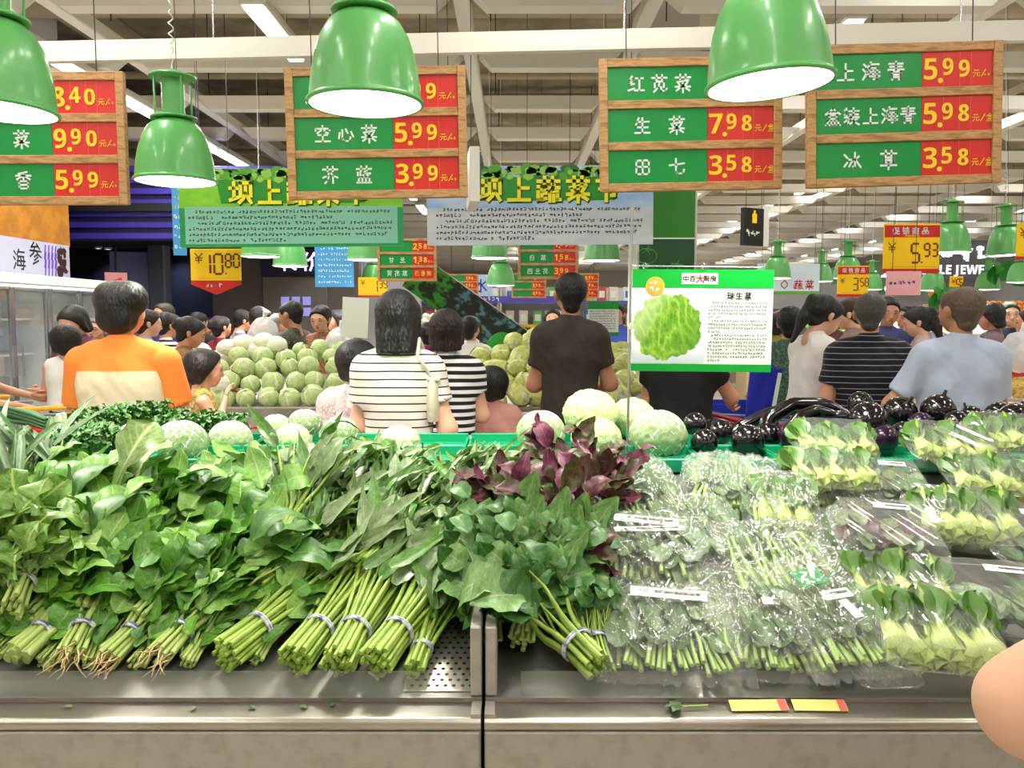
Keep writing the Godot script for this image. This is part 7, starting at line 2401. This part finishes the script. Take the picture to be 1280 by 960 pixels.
func person(o: Dictionary) -> Node3D:
	var p0 := at(o.x, o.top, o.d)
	var s: float = o.get("s", p0.y / 1.7)
	var y0 := p0.y - 1.7 * s if o.has("s") else 0.0
	var t := thing("person", Vector3(p0.x, y0, p0.z), o.label, "person")
	t.rotation.y = deg_to_rad(o.get("yaw", 0.0))
	var w: float = o.get("w", 1.0)
	var cell: float = o.get("cell", 0.018 if o.d < 5.6 else 0.023)
	var lean := deg_to_rad(o.get("lean", 0.0))
	var sit: bool = o.get("sit", false)
	var J := func(v: Vector3) -> Vector3:
		if v.y > 0.92:
			v = Vector3(0, 0.92, 0) + Basis(Vector3.RIGHT, -lean) * (v - Vector3(0, 0.92, 0))
		return v * s
	var body := []
	var shirt := []
	var legs := []
	var sleeves := []
	var hem: float = o.get("hem", 0.86)
	var ex := 0.018
	for x in [-1.0, 1.0]:
		var a := Vector3(x * 0.072 * w, 0.95, 0)
		var b := Vector3(x * 0.085 * w, 1.24, 0)
		var c := Vector3(x * 0.13 * w, 1.352, 0.008)
		body.append([J.call(a), J.call(b), 0.098 * s * w, 0.1 * s * w])
		body.append([J.call(b), J.call(c), 0.1 * s * w, 0.056 * s])
		shirt.append([J.call(Vector3(x * 0.078 * w, hem, 0)), J.call(a), (0.115 + o.get("flare", 0.0)) * s * w, (0.1 * w + ex) * s, 1])
		shirt.append([J.call(a), J.call(b), (0.1 * w + ex) * s, (0.1 * w + ex) * s])
		shirt.append([J.call(b), J.call(c), (0.1 * w + ex) * s, (0.056 + ex) * s])
		shirt.append([J.call(c), J.call(Vector3(0, 1.42, 0.012)), (0.05 + ex) * s, (0.05 + ex * 0.4) * s])
		# legs
		var hip := Vector3(x * 0.085 * w, 0.9, 0) * s
		var knee := (Vector3(x * 0.1, 0.49, -0.01) if not sit else Vector3(x * 0.1, 0.9, -0.36)) * s
		var foot := (Vector3(x * 0.1, 0.07, 0.01) if not sit else Vector3(x * 0.1, 0.52, -0.38)) * s
		body.append([hip, knee, 0.085 * s * w, 0.052 * s])
		body.append([knee, foot, 0.054 * s, 0.036 * s])
		body.append([foot, foot + Vector3(x * 0.02, -0.035, -0.13) * s, 0.036 * s, 0.028 * s])
		var le: float = o.get("leg", 1.0)   # share of the whole leg the trousers cover
		legs.append([Vector3(x * 0.03, 0.93, 0.0) * s, Vector3(x * 0.075 * w, 0.89, 0.01) * s, 0.1 * s * w, 0.112 * s * w])
		legs.append([hip, hip.lerp(knee, minf(1.0, le * 2.0)), (0.085 * w + 0.016) * s, (0.085 - 0.02 * minf(1.0, le * 2.0)) * s * w + 0.012 * s, 2 if le <= 0.5 else 0])
		if le > 0.5:
			legs.append([knee, knee.lerp(foot, (le - 0.5) * 2.0), 0.068 * s, 0.055 * s, 2])
		var sho := MB.new()
		sho.box(foot + Vector3(x * 0.008, -0.03, -0.055) * s, Vector3(0.085, 0.075, 0.25) * s, Basis.IDENTITY, 0.025 * s)
		part("shoe", sho, mat(o.get("shoes", Color(0.15, 0.14, 0.14)), 0.6), t)
	shirt.append([J.call(Vector3(0, maxf(hem + 0.03, 0.9), 0.0)), J.call(Vector3(0, 1.3, 0.0)), 0.1 * w * s, 0.115 * w * s, 1])
	# arms
	var hands := MB.new()
	for side in 2:
		var x := -1.0 if side == 0 else 1.0
		var kind: Variant = o.get("arms", ["down", "down"])[side]
		var off: Array = ARMS[kind] if kind is String else kind
		var sh: Vector3 = J.call(Vector3(x * 0.178 * w, 1.335, 0.01))
		var el: Vector3 = sh + Vector3(x * off[0][0], off[0][1], -off[0][2]) * s
		var wr: Vector3 = sh + Vector3(x * off[1][0], off[1][1], -off[1][2]) * s
		body.append([J.call(Vector3(x * 0.13 * w, 1.345, 0.01)), sh, 0.055 * s, 0.05 * s])
		var fat: float = o.get("arm", 1.0)
		body.append([sh, el, 0.05 * s * fat, 0.039 * s * fat])
		body.append([el, wr, 0.038 * s * fat, 0.025 * s])
		var f: float = o.get("sleeve", 0.55)
		if f > 0.0:
			var into := sleeves if o.has("sleeve_mat") else shirt
			into.append([J.call(Vector3(x * 0.125 * w, 1.342, 0.01)), sh, (0.055 + ex) * s, (0.052 + ex) * s])
			if f <= 1.0:
				into.append([sh, sh.lerp(el, f), (0.052 + ex) * s * fat, (0.047 + ex) * s * fat, 2])
			else:
				into.append([sh, el, (0.05 + ex) * s, (0.04 + ex) * s])
				into.append([el, el.lerp(wr, f - 1.0), (0.04 + ex) * s, (0.03 + ex) * s, 2])
		var y := (el - wr).normalized()
		var z := Vector3(0, 0, 1) - y * y.z
		if z.length() < 0.3:
			z = Vector3(0, 1, 0) - y * y.y
		z = z.normalized()
		var hb := Basis(y.cross(z) * (1.0 if side == 1 else -1.0), y, z)
		hands.put(hand_shape(), Transform3D(hb.scaled_local(Vector3.ONE * s * 0.95), wr))
	var bm := blob(body, cell, 0.045 * s)
	bm.put(hands, Transform3D.IDENTITY)
	var hs: float = s * o.get("head", 1.0)
	var hx := Transform3D(Basis(Vector3.RIGHT, -lean * 0.6) * Basis(Vector3.UP, deg_to_rad(o.get("look", 0.0))) * Basis(Vector3.RIGHT, -deg_to_rad(o.get("nod", 0.0))), J.call(Vector3(0, 1.475, 0.0)) if not o.has("head") else J.call(Vector3(0, 1.46, 0.0)))
	hx.basis = hx.basis.scaled_local(Vector3.ONE * hs)
	bm.put(head_shape(), hx)
	var skin: StandardMaterial3D = mat(o.get("skin", Color(0.8, 0.58, 0.45)), 0.5).duplicate()
	skin.vertex_color_use_as_albedo = true
	skin.subsurf_scatter_enabled = true
	skin.subsurf_scatter_strength = 0.08
	part("body", bm, skin, t)
	var hm := own(o.get("hair_color", Color(0.06, 0.045, 0.045)), 0.55)
	hm.normal_enabled = true
	if not mats.has("hair strands"):
		mats["hair strands"] = noise_tex(0.03, [], 128, 3, 85, true, 5.0)
	hm.normal_texture = mats["hair strands"]
	tri_tex(hm, 14.0)
	hm.uv1_scale = Vector3(16, 3, 16)
	part("hair", hair_shape(o.get("hair", "short")), hm, t, hx)
	var sm := blob(shirt, cell, 0.045 * s)
	if o.d < 7.0:
		wrinkle(sm, 0.0075 * s, int(o.x))
	part(o.get("top_name", "shirt"), sm, o.shirt, t)
	for q in sleeves.size() / 2:
		part("sleeve", blob(sleeves.slice(q * 2, q * 2 + 2), cell, 0.02 * s), o.sleeve_mat, t)
	part(o.get("leg_name", "trousers"), blob(legs, cell * 1.2, 0.03 * s), o.get("pants", cloth(Color(0.14, 0.15, 0.2))), t)
	return t

func people() -> void:
	var tan := Color(0.8, 0.58, 0.46)
	var fair := Color(0.86, 0.67, 0.56)
	var dark := Color(0.74, 0.53, 0.41)
	# colour bands of the orange shirt
	var im := Image.create(2, 180, false, Image.FORMAT_RGB8)
	for y in 180:
		for x in 2:
			im.set_pixel(x, y, Color(0.88, 0.5, 0.18) if y > 131 else Color(0.82, 0.77, 0.64) if y > 113 else Color(0.36, 0.5, 0.1))
	var band := painted(im, 0.85)
	band.uv1_scale = Vector3(1, 1.0 / 1.8, 1)
	var thin := cloth(Color(0.86, 0.83, 0.79), "stripe", Color(0.1, 0.09, 0.1), 0.036, 0.17)
	var bw := cloth(Color(0.92, 0.92, 0.92), "stripe", Color(0.05, 0.05, 0.07), 0.042, 0.5)
	var navy := cloth(Color(0.03, 0.03, 0.08), "stripe", Color(0.55, 0.57, 0.68), 0.034, 0.13)
	# nearest, seen from behind
	person({"x": 152, "top": 357, "d": 4.0, "w": 1.08, "hair": "thick", "shirt": band, "hem": 0.95, "sleeve": 0.8, "sleeve_mat": cloth(Color(0.88, 0.5, 0.18)), "arms": ["front", "front"], "arm": 1.15, "skin": tan, "cell": 0.014, "pants": cloth(Color(0.2, 0.2, 0.24)), "look": -14.0, "label": "man in an orange and cream shirt seen from behind, at the left"})
	person({"x": 497, "top": 365, "d": 3.75, "w": 0.77, "hair": "shoulder", "shirt": thin, "hem": 0.9, "sleeve": 0.55, "arms": ["front", [[0.09, -0.26, -0.02], [0.05, -0.4, 0.2]]], "skin": fair, "cell": 0.014, "nod": 6.0, "label": "woman with shoulder-length hair in a white shirt with thin black stripes"})
	person({"x": 713, "top": 342, "d": 5.0, "w": 0.78, "hair": "crop", "hair_color": Color(0.07, 0.06, 0.06), "shirt": cloth(Color(0.21, 0.185, 0.16)), "hem": 0.8, "sleeve": 0.6, "arms": [[[0.06, -0.26, 0.05], [-0.05, -0.25, 0.3]], [[0.09, -0.25, 0.02], [0.0, -0.32, 0.26]]], "skin": dark, "cell": 0.014, "pants": cloth(Color(0.12, 0.12, 0.13)), "look": 6.0, "label": "tall man in a dark brown t-shirt seen from behind"})
	person({"x": 1202, "top": 360, "d": 4.3, "w": 0.98, "hair": "crop", "hair_color": Color(0.36, 0.29, 0.25), "shirt": cloth(Color(0.7, 0.75, 0.84)), "hem": 0.72, "sleeve": 0.75, "arms": [[[0.14, -0.24, 0.06], [0.12, -0.36, 0.26]], "front"], "skin": dark, "cell": 0.014, "pants": cloth(Color(0.25, 0.25, 0.28)), "look": 12.0, "label": "grey-haired man in a light blue shirt seen from behind, at the right"})
	person({"x": 1088, "top": 367, "d": 4.9, "w": 1.02, "hair": "crop", "hair_color": Color(0.3, 0.29, 0.27), "shirt": navy, "hem": 0.78, "sleeve": 0.65, "arms": [[[0.07, -0.26, 0.0], [-0.02, -0.4, 0.22]], "front"], "skin": tan, "cell": 0.014, "pants": cloth(Color(0.6, 0.58, 0.55)), "look": -20.0, "label": "balding man in a navy shirt with thin pale stripes"})
	person({"x": 558, "top": 388, "d": 4.6, "w": 0.84, "hair": "bob", "hair_color": Color(0.1, 0.05, 0.045), "shirt": bw, "hem": 0.95, "sleeve": 0.45, "arms": ["front", "front"], "skin": fair, "cell": 0.014, "pants": cloth(Color(0.2, 0.29, 0.44)), "leg": 0.28, "leg_name": "denim_shorts", "label": "woman in a bold black and white striped top and denim shorts"})
	person({"x": 614, "top": 464, "d": 4.9, "w": 0.95, "head": 1.22, "hair": "round", "shirt": cloth(Color(0.8, 0.58, 0.54)), "top_name": "dress", "hem": 0.55, "flare": 0.09, "sleeve": 1.75, "arms": ["chest", "down"], "skin": fair, "cell": 0.012, "leg": 0.1, "leg_name": "underskirt", "pants": cloth(Color(0.8, 0.58, 0.54)), "label": "little girl in a long-sleeved pink dress"})
	person({"x": 446, "top": 428, "d": 4.15, "w": 0.9, "head": 1.1, "hair": "round", "shirt": cloth(Color(0.85, 0.78, 0.76), "floral", Color(0.7, 0.6, 0.62)), "hem": 0.8, "sleeve": 0.7, "arms": ["down", "front"], "skin": tan, "cell": 0.014, "label": "child in a pale speckled top beside the woman with thin stripes"})
	person({"x": 1013, "top": 369, "d": 5.5, "yaw": -78.0, "w": 0.84, "hair": "pony", "shirt": cloth(Color(0.92, 0.91, 0.9)), "hem": 0.9, "sleeve": 0.5, "arms": ["chest", [[0.05, -0.27, 0.03], [-0.03, -0.2, 0.27]]], "nod": 26.0, "lean": 6.0, "skin": fair, "cell": 0.014, "pants": cloth(Color(0.45, 0.08, 0.16)), "label": "young woman with a long ponytail in a white t-shirt, looking down"})
	person({"x": 853, "top": 375, "d": 4.7, "yaw": -30.0, "w": 0.92, "hair": "bob", "shirt": cloth(Color(0.06, 0.06, 0.07)), "hem": 0.75, "sleeve": 0.5, "arms": ["front", "reach"], "skin": tan, "pants": cloth(Color(0.05, 0.05, 0.06)), "label": "person dressed in black half hidden by the lettuce placard"})
	# toddlers sitting in carts
	person({"x": 252, "top": 449, "d": 4.6, "yaw": -65.0, "s": 0.62, "head": 1.42, "sit": true, "hair": "round", "hair_color": Color(0.09, 0.05, 0.05), "shirt": cloth(Color(0.85, 0.72, 0.3), "floral", Color(0.3, 0.25, 0.15)), "hem": 0.9, "sleeve": 0.0, "arms": ["front", "mouth"], "nod": 8.0, "skin": fair, "cell": 0.012, "leg": 0.4, "pants": cloth(Color(0.8, 0.65, 0.3)), "label": "toddler in a yellow print top sitting in a shopping cart"})
	person({"x": 82, "top": 415, "d": 5.65, "yaw": 10.0, "s": 0.66, "head": 1.35, "sit": true, "hair": "round", "shirt": cloth(Color(0.93, 0.93, 0.92)), "hem": 0.88, "sleeve": 0.0, "arms": ["front", "down"], "skin": fair, "label": "toddler in a white vest seen from behind, sitting in a cart"})
	# left background
	person({"x": 97, "top": 382, "d": 6.5, "yaw": 165.0, "w": 0.95, "hair": "bob", "shirt": cloth(Color(0.45, 0.26, 0.35)), "sleeve": 0.6, "arms": ["reach", "front"], "nod": 30.0, "skin": fair, "label": "woman in a plum coloured top facing us and looking down at a cart"})
	person({"x": 122, "top": 398, "d": 7.4, "yaw": 175.0, "hair": "short", "hair_color": Color(0.45, 0.43, 0.42), "shirt": cloth(Color(0.62, 0.58, 0.58), "floral", Color(0.4, 0.36, 0.38)), "label": "grey-haired woman facing us left of the man in orange's head"})
	person({"x": -62, "top": 380, "d": 5.3, "yaw": -70.0, "shirt": cloth(Color(0.4, 0.42, 0.45)), "arms": ["reach", [[0.1, -0.25, 0.14], [0.05, -0.3, 0.42]]], "skin": tan, "label": "person at the left edge reaching an arm towards the carts"})
	person({"x": 182, "top": 388, "d": 7.2, "yaw": -60.0, "w": 0.92, "hair": "short", "hair_color": Color(0.13, 0.05, 0.05), "shirt": cloth(Color(0.62, 0.62, 0.62)), "arms": ["front", "front"], "nod": 10.0, "skin": fair, "label": "woman with short reddish hair in a grey top, facing right"})
	person({"x": 208, "top": 392, "d": 7.7, "yaw": -50.0, "w": 0.95, "shirt": bw, "arms": ["front", "front"], "nod": 12.0, "label": "shopper in a black and white striped shirt behind the woman in ochre"})
	person({"x": 204, "top": 380, "d": 9.4, "yaw": 150.0, "hair_color": Color(0.25, 0.24, 0.2), "shirt": cloth(Color(0.25, 0.22, 0.5)), "label": "person in a cap and violet shirt behind the striped shopper"})
	person({"x": 231, "top": 397, "d": 6.3, "yaw": -75.0, "w": 0.98, "hair": "bun", "shirt": cloth(Color(0.58, 0.4, 0.18), "floral", Color(0.42, 0.27, 0.12)), "sleeve": 0.7, "arms": ["reach", "reach"], "nod": 24.0, "skin": tan, "label": "woman in an ochre patterned top reaching over the cauliflowers"})
	person({"x": 248, "top": 391, "d": 9.6, "yaw": -20.0, "shirt": cloth(Color(0.05, 0.05, 0.06)), "label": "shopper in black in the left background crowd, second row"})
	person({"x": 276, "top": 396, "d": 8.6, "yaw": -40.0, "w": 0.9, "shirt": cloth(Color(0.45, 0.08, 0.16)), "hair": "bun", "label": "shopper in a maroon top in the left background crowd"})
	person({"x": 300, "top": 388, "d": 9.5, "yaw": -60.0, "shirt": cloth(Color(0.72, 0.73, 0.78), "stripe", Color(0.4, 0.42, 0.5), 0.08, 0.4), "nod": 20.0, "label": "shopper in a grey striped shirt in the left background crowd"})
	person({"x": 320, "top": 384, "d": 8.8, "yaw": -70.0, "w": 1.1, "shirt": cloth(Color(0.06, 0.055, 0.06)), "nod": 24.0, "arms": ["front", "front"], "label": "man in black bending behind the cabbages, left of the man in white"})
	person({"x": 345, "top": 393, "d": 8.15, "yaw": -55.0, "hair": "crop", "hair_color": Color(0.5, 0.48, 0.47), "shirt": cloth(Color(0.88, 0.87, 0.87)), "arms": ["reach", "reach"], "nod": 18.0, "skin": tan, "label": "grey-haired man in white choosing cabbages"})
	person({"x": 367, "top": 377, "d": 7.58, "yaw": 70.0, "w": 1.02, "hair": "crop", "hair_color": Color(0.06, 0.05, 0.05), "shirt": cloth(Color(0.26, 0.29, 0.2), "camo", Color(0.12, 0.14, 0.1)), "arms": ["reach", "front"], "nod": 16.0, "skin": dark, "label": "young man in a camouflage t-shirt facing left behind the cabbages"})
	person({"x": 402, "top": 383, "d": 7.62, "yaw": 170.0, "w": 0.98, "hair": "bun", "shirt": cloth(Color(0.66, 0.36, 0.28), "floral", Color(0.8, 0.6, 0.45)), "sleeve": 0.7, "arms": ["hold", "hold"], "nod": 14.0, "skin": fair, "label": "woman in a rust coloured floral blouse facing us behind the cabbages"})
	person({"x": 421, "top": 388, "d": 8.9, "yaw": 120.0, "hair": "bob", "shirt": cloth(Color(0.8, 0.7, 0.7)), "label": "shopper half hidden right of the woman in the floral blouse"})
	person({"x": 262, "top": 398, "d": 10.6, "yaw": 170.0, "shirt": cloth(Color(0.2, 0.2, 0.26)), "label": "distant shopper in dark grey facing us between black and maroon tops"})
	person({"x": 336, "top": 390, "d": 10.2, "yaw": 30.0, "hair": "bob", "shirt": cloth(Color(0.3, 0.2, 0.25)), "label": "distant long-haired shopper behind the man in white"})
	# middle background
	person({"x": 588, "top": 396, "d": 7.6, "yaw": -20.0, "w": 0.9, "shirt": cloth(Color(0.9, 0.88, 0.88)), "pants": cloth(Color(0.2, 0.2, 0.25)), "hair": "short", "label": "person in white partly hidden by the woman in bold stripes"})
	person({"x": 533, "top": 404, "d": 7.75, "yaw": 20.0, "w": 0.9, "shirt": cloth(Color(0.6, 0.14, 0.5)), "hair": "bun", "label": "person in a magenta top between the two women in stripes"})
	person({"x": 691, "top": 387, "d": 9.5, "yaw": 175.0, "w": 0.9, "hair": "bob", "shirt": cloth(Color(0.85, 0.85, 0.88)), "skin": fair, "label": "distant shop assistant facing us, left of the man in brown"})
	person({"x": 772, "top": 380, "d": 9.8, "yaw": 150.0, "shirt": cloth(Color(0.2, 0.28, 0.6)), "label": "distant person in blue between the man in brown and the placard"})
	# right background
	person({"x": 988, "top": 384, "d": 5.9, "yaw": -20.0, "w": 0.94, "hair": "short", "shirt": cloth(Color(0.22, 0.36, 0.28), "floral", Color(0.35, 0.5, 0.4)), "hem": 0.78, "pants": cloth(Color(0.05, 0.05, 0.06)), "label": "person in a green patterned shirt behind the girl with the ponytail"})
	person({"x": 1066, "top": 374, "d": 6.85, "yaw": 70.0, "w": 1.05, "hair": "bun", "hair_color": Color(0.2, 0.08, 0.07), "shirt": cloth(Color(0.6, 0.48, 0.42), "floral", Color(0.42, 0.3, 0.3)), "nod": 18.0, "arms": ["front", "front"], "skin": fair, "label": "woman in a brown floral top behind the man in navy stripes"})
	person({"x": 1110, "top": 373, "d": 7.25, "yaw": 170.0, "shirt": cloth(Color(0.3, 0.33, 0.55)), "nod": 10.0, "skin": tan, "label": "man facing us right behind the man in navy stripes"})
	var gl := person({"x": 1153, "top": 385, "d": 6.95, "yaw": 70.0, "w": 0.84, "hair": "pony", "shirt": cloth(Color(0.8, 0.72, 0.7)), "sleeve": 1.8, "arms": ["chest", "chest"], "nod": 20.0, "skin": fair, "label": "woman with a ponytail and long pale sleeves facing left, beside the roots"})
	person({"x": 1137, "top": 383, "d": 7.75, "yaw": 100.0, "w": 0.9, "hair": "bob", "shirt": cloth(Color(0.8, 0.25, 0.5)), "label": "person in pink behind the woman with long pale sleeves"})
	person({"x": 1243, "top": 380, "d": 7.6, "yaw": 60.0, "w": 0.9, "hair": "bob", "shirt": cloth(Color(0.5, 0.4, 0.45)), "nod": 14.0, "label": "dark-haired woman right of the man in light blue"})
	person({"x": 1262, "top": 379, "d": 8.2, "yaw": 165.0, "hair_color": Color(0.08, 0.22, 0.12), "shirt": cloth(Color(0.12, 0.13, 0.2)), "skin": fair, "label": "shop worker in a dark green cap at the right edge"})
	person({"x": 1288, "top": 388, "d": 7.05, "yaw": 60.0, "shirt": cloth(Color(0.85, 0.75, 0.8), "floral", Color(0.7, 0.4, 0.55)), "arms": ["reach", "reach"], "label": "shopper in pale floral sleeves cut by the right edge"})
	person({"x": 968, "top": 392, "d": 9.0, "yaw": 10.0, "hair": "bob", "shirt": cloth(Color(0.66, 0.64, 0.25)), "label": "distant shopper in yellow-green beside the placard's right edge"})
	person({"x": 978, "top": 388, "d": 11.0, "yaw": 20.0, "hair": "bun", "shirt": cloth(Color(0.75, 0.35, 0.4)), "label": "distant shopper in coral behind the one in yellow-green"})
	person({"x": 1172, "top": 390, "d": 9.5, "yaw": 160.0, "shirt": cloth(Color(0.4, 0.4, 0.5)), "label": "distant shopper left of the grey-haired man in light blue"})
	person({"x": 1040, "top": 384, "d": 8.8, "yaw": 150.0, "hair": "bob", "shirt": cloth(Color(0.35, 0.18, 0.2)), "label": "distant shopper in wine red behind the girl with the ponytail"})
	# the arm that reaches into the picture at the lower right
	var np := person({"x": 1560, "top": 300, "d": 0.98, "yaw": 8.0, "s": 1.02, "w": 1.0, "hair": "bob", "shirt": cloth(Color(0.75, 0.72, 0.7)), "sleeve": 0.4, "arms": [[[0.15, -0.2, 0.08], [-0.06, -0.38, 0.2]], "down"], "arm": 1.15, "skin": fair, "cell": 0.009, "label": "bare elbow of a shopper standing close at the lower right corner"})
	np.position = Vector3(0.905, 0, -0.84)
	# things they carry
	var bg := thing("shoulder_bag", at(542, 498, 3.72), "cream shoulder bag hanging from the woman with thin stripes", "bag")
	var ps := []
	for j in 9:
		var v := j / 8.0
		for i in 17:
			var a := TAU * i / 16
			var q := 0.55 + 0.45 * sin(PI * (0.2 + 0.62 * (1.0 - v)))
			ps.append(Vector3(cos(a) * 0.035 * q, (v - 0.5) * 0.2, sin(a) * 0.09 * q))
	part("pouch", MB.new().grid(ps, 17, [], true), mat(Color(0.82, 0.8, 0.7), 0.5), bg)
	part("flap", MB.new().box(Vector3(0.005, 0.09, 0), Vector3(0.06, 0.02, 0.15), Basis.IDENTITY, 0.008), mat(Color(0.8, 0.78, 0.68), 0.5), bg)
	var so := at(525, 430, 3.7) - bg.position
	part("strap", MB.new().tube([Vector3(0, 0.09, 0.05), Vector3(-0.035, 0.16, 0.09), so + Vector3(0.0, -0.05, 0.1), so + Vector3(0.0, 0.025, 0.02), so + Vector3(0.01, -0.04, -0.1), Vector3(-0.01, 0.12, -0.09), Vector3(0, 0.09, -0.05)], 0.008, 6), mat(Color(0.85, 0.82, 0.75), 0.5), bg)
	# plastic bags in hands behind the cabbages
	for q in [[330, 418, 7.1, "crumpled white plastic bag held up behind the cabbages"], [425, 432, 6.9, "thin clear plastic bag held by the woman in the floral blouse"], [1275, 440, 5.9, "white plastic bag at the right edge beside the tomatoes"]]:
		var pb := thing("plastic_bag", at(q[0], q[1], q[2]), q[3], "plastic bag")
		part("film", bumpy(0.11, int(q[0]), 0.25, 2.2, 1.2), clear_film(0.55, 0.3, Color(0.92, 0.93, 0.95)), pb)
		part("knot", MB.new().tube([Vector3(0, 0.1, 0), Vector3(0.01, 0.16, 0), Vector3(0.03, 0.2, 0.01)], [0.03, 0.015, 0.03], 7), mat(Color(0.9, 0.9, 0.92), 0.4), pb)
